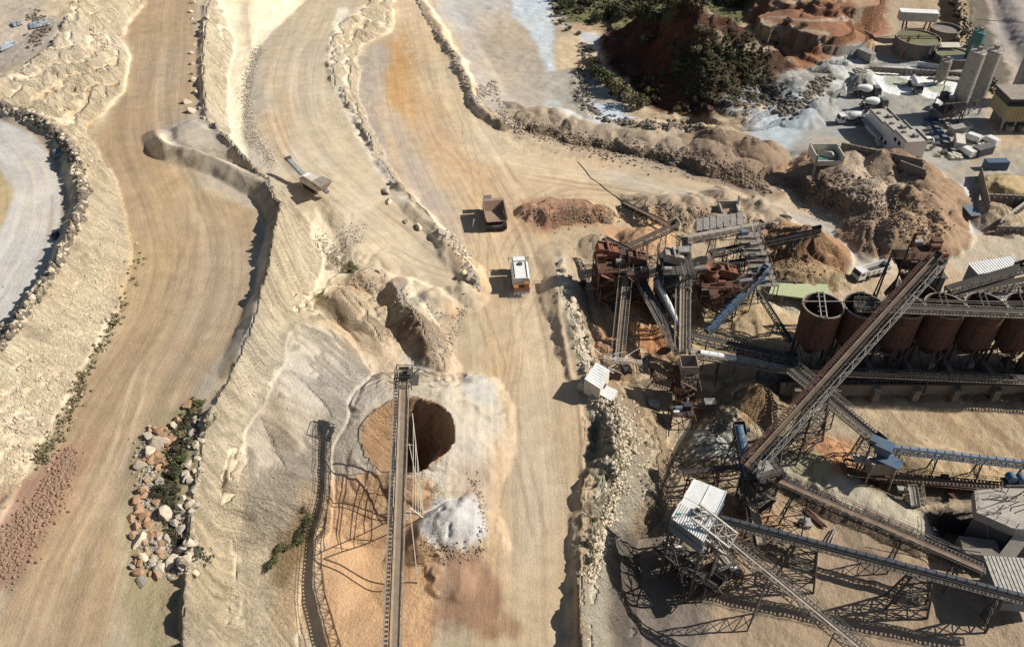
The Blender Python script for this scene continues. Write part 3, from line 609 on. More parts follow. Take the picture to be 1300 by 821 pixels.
# ------------------------------------------------------------------ ground material
def nd(t, k, **kw):
    n = t.nodes.new(k)
    for a, b in kw.items(): setattr(n, a, b)
    return n
def lk(t, a, b): t.links.new(a, b)
def mth(t, op, a, b=None, c=None):
    n = nd(t, 'ShaderNodeMath', operation=op)
    for i, v in enumerate((a, b, c)):
        if v is None: continue
        if isinstance(v, (int, float)): n.inputs[i].default_value = v
        else: lk(t, v, n.inputs[i])
    return n.outputs[0]
def vmul(t, v, s):
    n = nd(t, 'ShaderNodeVectorMath', operation='MULTIPLY'); lk(t, v, n.inputs[0]); n.inputs[1].default_value = s; return n.outputs[0]
def noise(t, vec, sc, det=4, rg=.6, dist=0):
    n = nd(t, 'ShaderNodeTexNoise'); n.inputs['Scale'].default_value = sc; n.inputs['Detail'].default_value = det; n.inputs['Roughness'].default_value = rg
    n.inputs['Distortion'].default_value = dist
    if vec is not None: lk(t, vec, n.inputs['Vector'])
    return n.outputs[0]
gmat = bpy.data.materials.new('quarry_ground'); gmat.use_nodes = True; t = gmat.node_tree; bs = t.nodes['Principled BSDF']; gm.materials.append(gmat)
at = nd(t, 'ShaderNodeAttribute', attribute_name='Col'); fl = nd(t, 'ShaderNodeAttribute', attribute_name='flow'); geo = nd(t, 'ShaderNodeNewGeometry')
pos = geo.outputs['Position']; sx = nd(t, 'ShaderNodeSeparateXYZ'); lk(t, fl.outputs['Vector'], sx.inputs[0])
rockv = at.outputs['Alpha']; mask = sx.outputs[2]
st = nd(t, 'ShaderNodeCombineXYZ'); lk(t, mth(t, 'MULTIPLY', sx.outputs[0], .05), st.inputs[0]); lk(t, sx.outputs[1], st.inputs[1])
str1 = noise(t, st.outputs[0], 1.1, 5, .62, .25); st2 = vmul(t, st.outputs[0], (.5, 3.1, 1)); str2 = noise(t, st2, 1.0, 4, .6, .45)
n1 = noise(t, pos, .35, 6, .65); n2 = noise(t, pos, 2.2, 5, .7); n3 = noise(t, pos, 7.0, 3, .7)
gul = noise(t, vmul(t, pos, (.34, 1.15, .3)), 1.3, 6, .7, .8)
def sub5(v, k): return mth(t, 'MULTIPLY_ADD', mth(t, 'SUBTRACT', v, .5), k, 1.0)
a = mth(t, 'MULTIPLY', sub5(n1, .62), sub5(n2, .36)); a = mth(t, 'MULTIPLY', a, sub5(n3, .40))
sfac = mth(t, 'MULTIPLY', mth(t, 'SUBTRACT', str1, .5), .5); sfac = mth(t, 'ADD', sfac, mth(t, 'MULTIPLY', mth(t, 'SUBTRACT', str2, .5), .16))
a = mth(t, 'MULTIPLY', a, mth(t, 'MULTIPLY_ADD', sfac, mask, 1.0))
gfac = mth(t, 'MULTIPLY', mth(t, 'SUBTRACT', gul, .5), .7); a = mth(t, 'MULTIPLY', a, mth(t, 'MULTIPLY_ADD', gfac, rockv, 1.0))
tb = nd(t, 'ShaderNodeMapRange', interpolation_type='SMOOTHSTEP'); lk(t, noise(t, pos, .06, 3, .6), tb.inputs[0]); tb.inputs[1].default_value = .42; tb.inputs[2].default_value = .6
rutm = mth(t, 'MULTIPLY', mask, tb.outputs[0])
vo = nd(t, 'ShaderNodeTexVoronoi', feature='F1'); vo.inputs['Scale'].default_value = 1.6; lk(t, pos, vo.inputs['Vector']); vo2 = nd(t, 'ShaderNodeTexVoronoi', feature='F1'); vo2.inputs['Scale'].default_value = 3.7; lk(t, pos, vo2.inputs['Vector'])
def band(v, lo, hi):
    n = nd(t, 'ShaderNodeMapRange', interpolation_type='SMOOTHSTEP'); lk(t, v, n.inputs[0]); n.inputs[1].default_value = lo; n.inputs[2].default_value = hi; return n.outputs[0]
spk = noise(t, pos, 3.1, 3, .75); a = mth(t, 'MULTIPLY', a, mth(t, 'MULTIPLY_ADD', band(spk, .60, .68), mth(t, 'MULTIPLY_ADD', mask, .12, -.20), 1.0))
spw = noise(t, pos, 4.7, 3, .7); a = mth(t, 'MULTIPLY', a, mth(t, 'MULTIPLY_ADD', band(spw, .62, .72), .16, 1.0))
ln = mth(t, 'ABSOLUTE', mth(t, 'SUBTRACT', str2, .5)); a = mth(t, 'MULTIPLY', a, mth(t, 'MULTIPLY_ADD', mth(t, 'MULTIPLY', band(ln, .018, .0), rutm), -.26, 1.0))
crk = mth(t, 'ABSOLUTE', mth(t, 'SUBTRACT', noise(t, vmul(t, pos, (.4, 1.1, .4)), 1.0, 5, .65, 1.2), .5)); a = mth(t, 'MULTIPLY', a, mth(t, 'MULTIPLY_ADD', mth(t, 'MULTIPLY', band(crk, .022, .0), rockv), -.30, 1.0))
vm = nd(t, 'ShaderNodeVectorMath', operation='SCALE'); lk(t, at.outputs['Color'], vm.inputs[0]); lk(t, a, vm.inputs['Scale']); 
lk(t, vm.outputs[0], bs.inputs['Base Color']); bs.inputs['Roughness'].default_value = .95; bs.inputs['Specular IOR Level'].default_value = .15
hgt = mth(t, 'ADD', mth(t, 'MULTIPLY', n2, mth(t, 'MULTIPLY_ADD', rockv, 1.2, mth(t, 'MULTIPLY_ADD', mask, -.16, .30))), mth(t, 'MULTIPLY', gul, mth(t, 'MULTIPLY', rockv, 1.6)))
hgt = mth(t, 'ADD', hgt, mth(t, 'MULTIPLY', n3, .10)); hgt = mth(t, 'ADD', hgt, mth(t, 'MULTIPLY', mth(t, 'MULTIPLY', str1, mask), .05))
inv = mth(t, 'SUBTRACT', 1.0, mask)
peb = mth(t, 'ADD', mth(t, 'MULTIPLY', vo.outputs['Distance'], -.30), mth(t, 'MULTIPLY', vo2.outputs['Distance'], -.16)); hgt = mth(t, 'ADD', hgt, mth(t, 'MULTIPLY', peb, mth(t, 'MULTIPLY', inv, mth(t, 'MULTIPLY_ADD', rockv, .95, .14))))
bp = nd(t, 'ShaderNodeBump'); bp.inputs['Strength'].default_value = .9; bp.inputs['Distance'].default_value = 1.0
lk(t, hgt, bp.inputs['Height']); lk(t, bp.outputs[0], bs.inputs['Normal'])
# ------------------------------------------------------------------ building kit
ORG = {}
def mat(name, c1, c2=None, sc=1.2, rough=.7, metal=0.0, bump=.0, thr=.5, wid=.18, bsc=8, stretch=None):
    m = bpy.data.materials.new(name); m.use_nodes = True; t = m.node_tree; b = t.nodes['Principled BSDF']
    b.inputs['Roughness'].default_value = rough; b.inputs['Metallic'].default_value = metal; b.inputs['Specular IOR Level'].default_value = .3
    tc = nd(t, 'ShaderNodeTexCoord'); v = tc.outputs['Object']
    if stretch: v = vmul(t, v, stretch)
    n = noise(t, v, sc, 6, .68, .3)
    r = nd(t, 'ShaderNodeValToRGB'); r.color_ramp.elements[0].position = thr - wid; r.color_ramp.elements[1].position = thr + wid
    r.color_ramp.elements[0].color = (*c1, 1); r.color_ramp.elements[1].color = (*(c2 or [k * .78 for k in c1]), 1); lk(t, n, r.inputs[0])
    fine = noise(t, v, sc * 7, 3, .7); f2 = mth(t, 'MULTIPLY_ADD', mth(t, 'SUBTRACT', fine, .5), .5, 1.0)
    s = nd(t, 'ShaderNodeVectorMath', operation='SCALE'); lk(t, r.outputs[0], s.inputs[0]); lk(t, f2, s.inputs['Scale']); lk(t, s.outputs[0], b.inputs['Base Color'])
    if bump:
        nb = noise(t, v, bsc, 4, .7); p = nd(t, 'ShaderNodeBump'); p.inputs['Strength'].default_value = bump; p.inputs['Distance'].default_value = .3
        lk(t, nb, p.inputs['Height']); lk(t, p.outputs[0], b.inputs['Normal'])
    return m
M = dict(
 rust=mat('rusty_steel', (.13,.065,.04), (.075,.045,.035), 1.5, .85),
 silo=mat('rusted_silo_plate', (.125,.060,.043), (.050,.036,.033), 1.1, .85, bump=.2, wid=.12, stretch=(1,1,.18)),
 primer=mat('red_orange_paint', (.25,.10,.055), (.11,.06,.042), 1.6, .8, thr=.5),
 dark=mat('dark_steel', (.055,.053,.052), (.10,.085,.07), 1.2, .75),
 black=mat('belt_rubber', (.045,.042,.04), (.085,.072,.06), .8, .85),
 bbelt=mat('dusty_brown_belt', (.125,.085,.062), (.20,.15,.11), .9, .9),
 sbelt=mat('sandy_belt', (.30,.235,.165), (.20,.155,.115), .9, .9),
 galv=mat('galvanised_steel', (.40,.39,.37), (.24,.215,.185), 1.3, .6, .3),
 pale=mat('dusty_grey_steel', (.34,.30,.25), (.19,.16,.13), 1.1, .8),
 blue=mat('blue_painted_steel', (.045,.11,.21), (.10,.12,.14), .8, .55),
 dblue=mat('dark_blue_steel', (.026,.038,.062), (.055,.056,.058), .8, .6),
 lblue=mat('blue_grey_cladding', (.15,.20,.26), (.13,.145,.16), .6, .55),
 white=mat('white_sheet', (.74,.74,.72), (.60,.585,.55), .35, .5, thr=.6),
 cream=mat('cream_sheet', (.64,.60,.51), (.46,.41,.33), .5, .6),
 conc=mat('dusty_concrete', (.42,.39,.34), (.30,.265,.22), .35, .92, bump=.25),
 dconc=mat('stained_concrete', (.24,.21,.18), (.15,.13,.11), .35, .92, bump=.25),
 ply=mat('yellowed_cladding', (.38,.33,.18), (.28,.24,.15), .4, .8),
 green=mat('green_tank_paint', (.06,.20,.19), (.09,.16,.14), .5, .5),
 lgreen=mat('pale_green_roof', (.36,.42,.22), (.42,.43,.28), .25, .8),
 pond=mat('murky_green_liquid', (.22,.215,.11), (.17,.17,.10), .3, .15),
 glass=mat('dark_glass', (.02,.03,.04), (.03,.04,.05), 1, .12),
 tyre=mat('tyre_rubber', (.025,.024,.023), (.06,.052,.045), 3, .9),
 twhite=mat('white_vehicle_paint', (.72,.72,.70), (.55,.52,.47), .8, .4, thr=.62),
 torange=mat('orange_vehicle_paint', (.36,.15,.06), (.26,.14,.08), .8, .5),
 tyel=mat('dusty_tan_dump_body', (.33,.235,.17), (.24,.165,.12), .5, .75),
 tgrey=mat('grey_vehicle_paint', (.17,.17,.18), (.10,.10,.10), .8, .5),
 tblue=mat('blue_car_paint', (.04,.075,.16), (.05,.06,.09), .8, .3),
 tred=mat('red_paint', (.35,.03,.025), (.25,.03,.03), .8, .5),
 lime=mat('limestone', (.60,.52,.40), (.44,.36,.26), .9, .95, bump=.5, bsc=2.5),
 ored=mat('orange_stone', (.40,.235,.13), (.32,.21,.14), .9, .95, bump=.5, bsc=2.5),
 gstone=mat('grey_stone', (.42,.37,.30), (.29,.25,.20), .9, .95, bump=.5, bsc=2.5),
 dstone=mat('dark_stone', (.20,.17,.13), (.13,.11,.09), .9, .95, bump=.5, bsc=2.5),
 estone=mat('earth_clods', (.31,.235,.165), (.22,.165,.115), .9, .95, bump=.5, bsc=2.5),
 rstone=mat('reddish_stone', (.34,.22,.15), (.24,.16,.11), .9, .95, bump=.5, bsc=2.5),
 sand=mat('heaped_sand', (.44,.37,.28), (.37,.30,.22), .8, .95, bump=.3, bsc=3),
 tarp=mat('blue_grey_tarpaulin', (.16,.20,.26), (.28,.29,.30), .8, .5),
 bark=mat('bark', (.09,.065,.045), (.12,.09,.06), 2, .9),
)
def leafmat(name, c1, c2):
    m = mat(name, c1, c2, .7, .85); return m
M['leafd'] = leafmat('dark_foliage', (.045,.048,.028), (.095,.082,.045)); M['leafg'] = leafmat('green_foliage', (.075,.095,.034), (.125,.13,.05)); M['leafo'] = leafmat('dry_olive_foliage', (.17,.15,.075), (.24,.20,.12))

class MB:
    def __init__(s): s.v = []; s.f = []
    def add(s, vs, fs):
        n = len(s.v); s.v += [tuple(v) for v in vs]; s.f += [tuple(i + n for i in f) for f in fs]
    def hexa(s, p): s.add(p, [(0,3,2,1),(4,5,6,7),(0,1,5,4),(1,2,6,5),(2,3,7,6),(3,0,4,7)])
    def box(s, c, d, yaw=0, tz=None):
        c = Vector(c); x, y, z = d[0] / 2, d[1] / 2, d[2] / 2; m = Matrix.Rotation(yaw, 3, 'Z')
        if tz is not None: m = tz
        s.hexa([c + m @ Vector(q) for q in ((-x,-y,-z),(x,-y,-z),(x,y,-z),(-x,y,-z),(-x,-y,z),(x,-y,z),(x,y,z),(-x,y,z))])
    def bar(s, a, b, w=.12, h=None, up=(0,0,1)):
        a = Vector(a); b = Vector(b); h = h or w; u = (b - a)
        if u.length < 1e-4: return
        u.normalize(); n = u.cross(Vector(up))
        if n.length < .05: n = u.cross(Vector((1, 0, 0)))
        n.normalize(); k = n.cross(u); n *= w / 2; k *= h / 2
        s.hexa([a - n - k, a + n - k, b + n - k, b - n - k, a - n + k, a + n + k, b + n + k, b - n + k])
    def tube(s, a, b, r, n=8, r2=None, cap=True):
        a = Vector(a); b = Vector(b); u = (b - a).normalized(); x = u.orthogonal().normalized(); y = u.cross(x); r2 = r if r2 is None else r2
        vs = []
        for q, rr in ((a, r), (b, r2)):
            for i in range(n):
                an = 2 * math.pi * i / n; vs.append(q + (x * math.cos(an) + y * math.sin(an)) * rr)
        fs = [(i, (i + 1) % n, n + (i + 1) % n, n + i) for i in range(n)]
        if cap: fs += [tuple(reversed(range(n))), tuple(range(n, 2 * n))]
        s.add(vs, fs)
    def lathe(s, c, prof, n=24, yaw=0, cap0=False, cap1=False):
        c = Vector(c); vs = []
        for r, z in prof:
            for i in range(n):
                an = yaw + 2 * math.pi * i / n; vs.append(c + Vector((r * math.cos(an), r * math.sin(an), z)))
        fs = []
        for k in range(len(prof) - 1):
            for i in range(n): fs.append((k * n + i, k * n + (i + 1) % n, (k + 1) * n + (i + 1) % n, (k + 1) * n + i))
        if cap0: fs.append(tuple(reversed(range(n))))
        if cap1: fs.append(tuple(range((len(prof) - 1) * n, len(prof) * n)))
        s.add(vs, fs)
    def prism(s, pts, z0, z1):
        n = len(pts); s.add([(p[0], p[1], z0) for p in pts] + [(p[0], p[1], z1) for p in pts],
            [tuple(reversed(range(n))), tuple(range(n, 2 * n))] + [(i, (i + 1) % n, n + (i + 1) % n, n + i) for i in range(n)])
    def rock(s, c, r, seed=0, sq=(1,1,.7)):
        rnd = random.Random(seed); bm = bmesh.new(); bmesh.ops.create_icosphere(bm, subdivisions=2, radius=1)
        pl = [(Vector((rnd.gauss(0,1), rnd.gauss(0,1), rnd.gauss(0,1))).normalized(), rnd.uniform(.42,.72)) for _ in range(11)]
        for v in bm.verts:
            for n_, d_ in pl:
                k = v.co.dot(n_) - d_
                if k > 0: v.co -= n_ * k
            v.co *= 1.25 + rnd.uniform(-.02, .02)
        m = Matrix.Rotation(rnd.uniform(0, 6.28), 3, 'Z'); c = Vector(c)
        s.add([c + m @ Vector((v.co.x * r * sq[0], v.co.y * r * sq[1], v.co.z * r * sq[2])) for v in bm.verts], [[v.index for v in f.verts] for f in bm.faces]); bm.free()
    def build(s, name, m, parent=None, smooth=False, loc=None):
        o0 = ORG.get(parent.name, Vector((0,0,0))) if parent else (Vector(loc) if loc is not None else Vector((0,0,0)))
        me = bpy.data.meshes.new(name); me.from_pydata([tuple(Vector(v) - o0) for v in s.v], [], s.f); me.materials.append(M[m] if isinstance(m, str) else m)
        if smooth:
            me.polygons.foreach_set('use_smooth', [True] * len(me.polygons))
            me.set_sharp_from_angle(angle=R(35))
        me.update(); o = bpy.data.objects.new(name, me); COL.objects.link(o)
        if parent: o.parent = parent; ORG[o.name] = o0
        else: o.location = o0; ORG[o.name] = o0
        return o
def tag(o, label, cat, group=None, kind=None):
    o['label'] = label; o['category'] = cat
    if group: o['group'] = group
    if kind: o['kind'] = kind
    return o
def thing(name, label, cat, loc=(0,0,0), group=None):
    o = bpy.data.objects.new(name, None); COL.objects.link(o); o.location = loc; o.empty_display_size = .5; ORG[o.name] = Vector(loc)
    return tag(o, label, cat, group)
def copy_tree(o, parent=None):
    c = o.copy(); COL.objects.link(c); c.parent = parent
    for ch in [x for x in CH[o.name]]: copy_tree(ch, c)
    return c
CH = {}
def index_children():
    CH.clear()
    for o in bpy.data.objects: CH.setdefault(o.name, [])
    for o in bpy.data.objects:
        if o.parent: CH[o.parent.name].append(o)
def dup(o, loc, yaw, label, group=None, tilt=0):
    c = copy_tree(o); c.location = loc; c.rotation_euler = (tilt, 0, yaw); c['label'] = label
    if group: c['group'] = group
    return c

def lattice(mb, A, B, C, D, a, b, c, d, n, w=.1):
    """braced four-legged mast between the quad ABCD (bottom) and abcd (top)"""
    Q0 = [Vector(p) for p in (A, B, C, D)]; Q1 = [Vector(p) for p in (a, b, c, d)]
    for p, q in zip(Q0, Q1): mb.bar(p, q, w * 1.7)
    for k in range(n):
        L = [p.lerp(q, k / n) for p, q in zip(Q0, Q1)]; U = [p.lerp(q, (k + 1) / n) for p, q in zip(Q0, Q1)]
        for i in range(4):
            j = (i + 1) % 4; mb.bar(U[i], U[j], w)
            mb.bar(L[i], U[j], w * .8)
            if n < 5 or k % 2 == 0: mb.bar(L[j], U[i], w * .8)
def conveyor(name, label, a, b, wd=1.3, deep=1.2, belt='black', frame='dark', walk=(1,), cover=None, legs=(), head=True, legw=1.0, cat='conveyor', group=None, rail=None, bay=None, covc='blue', drum=True, bars=.1):
    a = Vector(a); b = Vector(b); u = (b - a); L = u.length; u.normalize()
    n = u.cross(Vector((0,0,1))).normalized(); k = n.cross(u).normalized()
    mid = (a + b) / 2; base = Vector((mid.x, mid.y, gz(mid.x, mid.y)))
    t = thing(name, label, cat, base, group)
    # belt, troughed
    m = MB(); hw_ = wd / 2
    def row(p): return [p - n * hw_ + k * .18, p - n * hw_ * .55, p + n * hw_ * .55, p + n * hw_ + k * .18, p + n * hw_ * .55 - k * .1, p - n * hw_ * .55 - k * .1]
    m.add(row(a) + row(b), [(0,1,7,6),(1,2,8,7),(2,3,9,8),(3,4,10,9),(4,5,11,10),(5,0,6,11),(0,5,4,3,2,1),(6,7,8,9,10,11)]); m.build('belt', belt, t)
    # truss
    m = MB(); e = hw_ + .16; bay = bay or max(1.3, deep * 1.15); N = max(3, int(L / bay))
    for s1 in (-1, 1):
        for q in (-.12, -deep): m.bar(a + n * e * s1 + k * q, b + n * e * s1 + k * q, bars * 1.5)
        for i in range(N + 1):
            p = a + u * (L * i / N); m.bar(p + n * e * s1 - k * .12, p + n * e * s1 - k * deep, bars)
            if i < N:
                p2 = a + u * (L * (i + 1) / N); x, y = (p, p2) if i % 2 else (p2, p)
                m.bar(x + n * e * s1 - k * .12, y + n * e * s1 - k * deep, bars)
    for i in range(N + 1):
        p = a + u * (L * i / N); m.bar(p - n * e - k * .22, p + n * e - k * .22, bars); m.bar(p - n * e - k * deep, p + n * e - k * deep, bars)
        if i < N and i % 2: m.bar(p - n * e - k * deep, p + u * L / N + n * e - k * deep, bars * .8)
    m.build('truss', frame, t)
    for s1 in walk:
        m = MB(); c0 = n * s1 * (e + .42); NS = max(4, int(L / .62))
        for i in range(NS): m.bar(a + c0 - k * .15 + u * (L * i / NS), a + c0 - k * .15 + u * (L * (i + .55) / NS), .5, .06)
        m.build('walkway', 'dark' if rail != 'rust' else 'rust', t)
        m = MB(); c0 = n * s1 * (e + .70); NP = max(2, int(L / 1.9)); up = Vector((0,0,1))
        for hh in (.55, 1.05): m.bar(a + c0 + up * hh, b + c0 + up * hh, .07)
        m.bar(a + c0 - up * .15, b + c0 - up * .15, .12)
        for i in range(NP + 1):
            p = a + u * (L * i / NP) + c0; m.bar(p - up * .15, p + up * 1.08, .06)
        m.build('handrail', rail or frame, t)
    if cover:
        m = MB(); f0, f1 = cover; A_ = a + u * L * f0; B_ = a + u * L * f1; ns = 7; vs = []
        NB = max(1, int((f1 - f0) * L / 1.5))
        for q in range(NB + 1):
            p = A_.lerp(B_, q / NB)
            for i in range(ns): an = math.pi * i / (ns - 1); vs.append(p + n * math.cos(an) * (hw_ + .12) + k * (.15 + math.sin(an) * .55))
        fs = []
        for q in range(NB):
            for i in range(ns - 1): fs.append((q * ns + i, q * ns + i + 1, (q + 1) * ns + i + 1, (q + 1) * ns + i))
        m.add(vs, fs)
        for q in range(NB + 1):
            p = A_.lerp(B_, q / NB); m.bar(p + n * (hw_ + .14) + k * .1, p - n * (hw_ + .14) + k * .1, .08)
            m.bar(p + n * .3 + k * .72, p - n * .3 + k * .72, .09)
        m.build('hood', covc, t)
    if drum:
        for p, nm in ((a, 'tail_drum'), (b, 'drive_drum')):
            m = MB(); m.tube(p - n * (hw_ + .05) - k * .22, p + n * (hw_ + .05) - k * .22, .3, 12); m.build(nm, 'dark', t, True)
    if head:
        m = MB(); m.box(b - k * .3 + n * (e + .5) - u * .6, (.6,.9,.55), math.atan2(u.y, u.x)); m.build('motor', 'dblue', t)
        m = MB()
        for s1 in (-1, 1): m.bar(b + n * s1 * (e + .05) - u * 1.6 + k * .3, b + n * s1 * (e + .05) + u * .55 + k * .3, .08, .9, k)
        m.bar(b + u * .55 - n * (e + .05) + k * .25, b + u * .55 + n * (e + .05) + k * .25, .08, .8); m.build('head_chute', frame, t)
    for g in legs:
        f_, kind = g[0], g[1]; p = a + u * L * f_ - k * deep; z0 = gz(p.x, p.y) - .3
        if p.z - z0 < .8: continue
        m = MB(); uh = Vector((u.x, u.y, 0)).normalized(); hgt_ = p.z - z0
        if kind == 'A':       # one braced bent
            sp = e + hgt_ * .12
            for s1 in (-1, 1): m.bar(p + n * e * s1, Vector((p.x, p.y, z0)) + n * sp * s1, .2 * legw)
            nn = max(2, int(hgt_ / 2))
            for i in range(nn):
                def q(i_, s1): f = i_ / nn; return Vector((p.x, p.y, p.z * (1 - f) + z0 * f)) + n * s1 * (e + (sp - e) * f)
                m.bar(q(i, -1), q(i + 1, 1), .09 * legw); m.bar(q(i, 1), q(i + 1, -1), .09 * legw); m.bar(q(i + 1, -1), q(i + 1, 1), .09 * legw)
        elif kind == 'V':     # two bents spreading along the belt
            for s2 in (-1, 1):
                for s1 in (-1, 1): m.bar(p + n * e * s1, Vector((p.x, p.y, z0)) + n * (e + .6) * s1 + uh * s2 * hgt_ * .28, .18 * legw)
                for f in (.35, .7): m.bar(Vector((p.x, p.y, p.z - hgt_ * f)) + n * (e + .6 * f) + uh * s2 * hgt_ * .28 * f, Vector((p.x, p.y, p.z - hgt_ * f)) - n * (e + .6 * f) + uh * s2 * hgt_ * .28 * f, .1)
        else:                 # four-legged lattice tower
            wT = 1.1 * legw; wB = (1.3 + hgt_ * .09) * legw; eB = e + hgt_ * .07
            top = [p + uh * sx_ * wT + n * sy_ * e for sx_, sy_ in ((-1,-1),(1,-1),(1,1),(-1,1))]
            bot = [Vector((p.x, p.y, z0)) + uh * sx_ * wB + n * sy_ * eB for sx_, sy_ in ((-1,-1),(1,-1),(1,1),(-1,1))]
            for q_ in top:
                f = (q_ - p).dot(uh); q_.z += f * u.z / max(.2, math.hypot(u.x, u.y))
            lattice(m, *bot, *top, max(2, int(hgt_ / 2.3)), .11 * legw)
        m.build('trestle', g[2] if len(g) > 2 else frame, t)
    return t
V3z = Vector((0,0,1))
def tower(name, label, px, py, z0, z1, sx_, sy_, yaw=0, levels=3, fr='rust', deck='dark', cat='steel tower', machines=(), stair=True, group=None, rails='top', braces=True, w=.24, parent=None, legs_ground=True):
    """open steel tower standing where the photo shows its foot"""
    c = P(px, py, z0) if px is not None else Vector(py); c = Vector((c.x, c.y, z0)); t = parent or thing(name, label, cat, (c.x, c.y, gz(c.x, c.y)), group)
    m3 = Matrix.Rotation(yaw, 3, 'Z'); X_ = m3 @ Vector((1,0,0)); Y_ = m3 @ Vector((0,1,0))
    def q(a_, b_, z_): return Vector((c.x, c.y, 0)) + X_ * a_ * sx_ / 2 + Y_ * b_ * sy_ / 2 + Vector((0,0,z_))
    m = MB(); cs = ((-1,-1),(1,-1),(1,1),(-1,1)); nx = max(1, int(sx_ / 4)); ny = max(1, int(sy_ / 4))
    g0 = gz(c.x, c.y) - .5
    cols = [(-1 + 2 * i / nx, s_) for i in range(nx + 1) for s_ in (-1, 1)] + [(s_, -1 + 2 * i / ny) for i in range(1, ny) for s_ in (-1, 1)]
    for a_, b_ in cols: m.bar(q(a_, b_, min(g0, z0)), q(a_, b_, z1), w)
    zs = [z0 + (z1 - z0) * (i + 1) / levels for i in range(levels)]
    for z_ in zs:
        for i in range(4): m.bar(q(*cs[i], z_), q(*cs[(i + 1) % 4], z_), w * .9)
    if braces:
        zz = [z0] + zs
        for k_ in range(levels):
            for i in range(nx):
                for s_ in (-1, 1):
                    a0, a1 = -1 + 2 * i / nx, -1 + 2 * (i + 1) / nx
                    if (i + k_) % 2: a0, a1 = a1, a0
                    m.bar(q(a0, s_, zz[k_]), q(a1, s_, zz[k_ + 1]), w * .5)
            for i in range(ny):
                for s_ in (-1, 1):
                    a0, a1 = -1 + 2 * i / ny, -1 + 2 * (i + 1) / ny
                    if (i + k_) % 2: a0, a1 = a1, a0
                    m.bar(q(s_, a0, zz[k_]), q(s_, a1, zz[k_ + 1]), w * .5)
    m.build('frame', fr, t)
    for j, z_ in enumerate(zs):
        m = MB(); m.box(q(0, 0, z_ + .08), (sx_ - .02, sy_ - .02, .1), yaw); m.build('deck', deck, t)
        if rails == 'all' or j == levels - 1:
            m = MB()
            for i in range(4):
                A_, B_ = q(*cs[i], z_), q(*cs[(i + 1) % 4], z_); n_ = max(1, int((B_ - A_).length / 1.5))
                for hh in (.55, 1.1): m.bar(A_ + Vector((0,0,hh)), B_ + Vector((0,0,hh)), .06)
                for r_ in range(n_): p = A_.lerp(B_, r_ / n_); m.bar(p, p + Vector((0,0,1.12)), .07)
            m.build('handrail', fr, t)
    rp = random.Random(int(c.x * 7 + c.y * 13)); pm_ = rp.choice(('pale','galv','rust'))
    for _ in range(int(10 + sx_ * sy_ * .5)):
        a_, b_ = rp.uniform(-1.1,1.1), rp.choice((-1.12, 1.1, rp.uniform(-1,1))); z_ = rp.uniform(z0 + .5, z1 + 1.2); ln_ = rp.uniform(.8, 3.2); p = q(a_, b_, z_); dr = rp.choice((X_, Y_, V3z, V3z)); e_ = p + dr * ln_ * (1 if dr is V3z else rp.choice((-1, 1))); r_ = rp.choice((.05,.07,.12)); m = MB(); m.tube(p, e_, r_, 6)
        if rp.random() < .5: m.tube(e_, e_ + rp.choice((X_, -Y_, V3z * -1)) * rp.uniform(.5, 1.6), r_, 6)
        m.build('pipe', pm_, t)
    if stair:
        m = MB(); zz = [z0] + zs
        for k_ in range(levels):
            a0, a1 = (-.9, .9) if k_ % 2 else (.9, -.9)
            m.bar(q(a0, -1, zz[k_]) - Y_ * .55, q(a1, -1, zz[k_ + 1]) - Y_ * .55, .75, .12)
            for o_ in (-.9, -.2): m.bar(q(a0, -1, zz[k_] + 1) + Y_ * o_, q(a1, -1, zz[k_ + 1] + 1) + Y_ * o_, .05)
        m.build('stair', fr, t)
    for mc in machines:
        kind, a_, b_, z_, s_, mt = mc[:6]; p = q(a_, b_, z_); m = MB()
        if kind == 'screen':      # sloping vibrating screen box
            rot = m3 @ Matrix.Rotation(R(16), 3, 'Y'); m.box(p + Vector((0,0,s_ * .35)), (s_ * 1.3, s_ * .8, s_ * .45), tz=rot)
            for e_ in (-.3, 0, .3): m.box(p + Vector((0,0,s_ * .62)) + X_ * e_ * s_, (.12, s_ * .84, .2), tz=rot)
            for e_ in (-1, 1): m.box(p + Vector((0,0,s_ * .42)) + Y_ * e_ * s_ * .42, (s_ * 1.35, .12, s_ * .62), tz=rot)
            m.tube(p + Vector((0,0,s_ * .7)) - Y_ * s_ * .55, p + Vector((0,0,s_ * .7)) + Y_ * s_ * .55, s_ * .1, 10)
            m.build('vibrating_screen', mt, t)
        elif kind == 'hopper':
            m.lathe(p, [(s_ * .18, -s_ * .7), (s_ * .7, 0), (s_ * .7, s_ * .5), (s_ * .64, s_ * .5), (s_ * .64, .02), (s_ * .1, -s_ * .6)], 4, yaw + R(45)); m.build('hopper', mt, t)
        elif kind == 'crusher':
            m.lathe(p, [(s_ * .5, 0), (s_ * .5, s_ * .4), (s_ * .35, s_ * .6), (s_ * .35, s_ * .8), (s_ * .55, s_ * .95), (s_ * .5, s_ * .95), (s_ * .2, s_ * .7)], 16, 0, True); m.build('crusher', mt, t, True)
            m = MB(); m.tube(p + X_ * s_ * .7 - Y_ * .2 + Vector((0,0,s_ * .3)), p + X_ * s_ * .7 + Y_ * .25 + Vector((0,0,s_ * .3)), s_ * .3, 16); m.build('flywheel', 'dark', t, True)
        elif kind == 'motor':
            m.tube(p + Vector((0,0,s_ * .5)) - X_ * s_ * .6, p + Vector((0,0,s_ * .5)) + X_ * s_ * .6, s_ * .38, 12); m.box(p + Vector((0,0,s_ * .12)), (s_, s_ * .8, s_ * .24), yaw)
            m.build('motor', mt, t, True)
        elif kind == 'duct':
            m.tube(p, p + Vector((0,0,s_)), s_ * .13, 10); m.tube(p + Vector((0,0,s_)), p + Vector((0,0,s_ * 1.1)) + X_ * s_ * .7, s_ * .12, 10); m.build('duct', mt, t, True)
        elif kind == 'cabin':
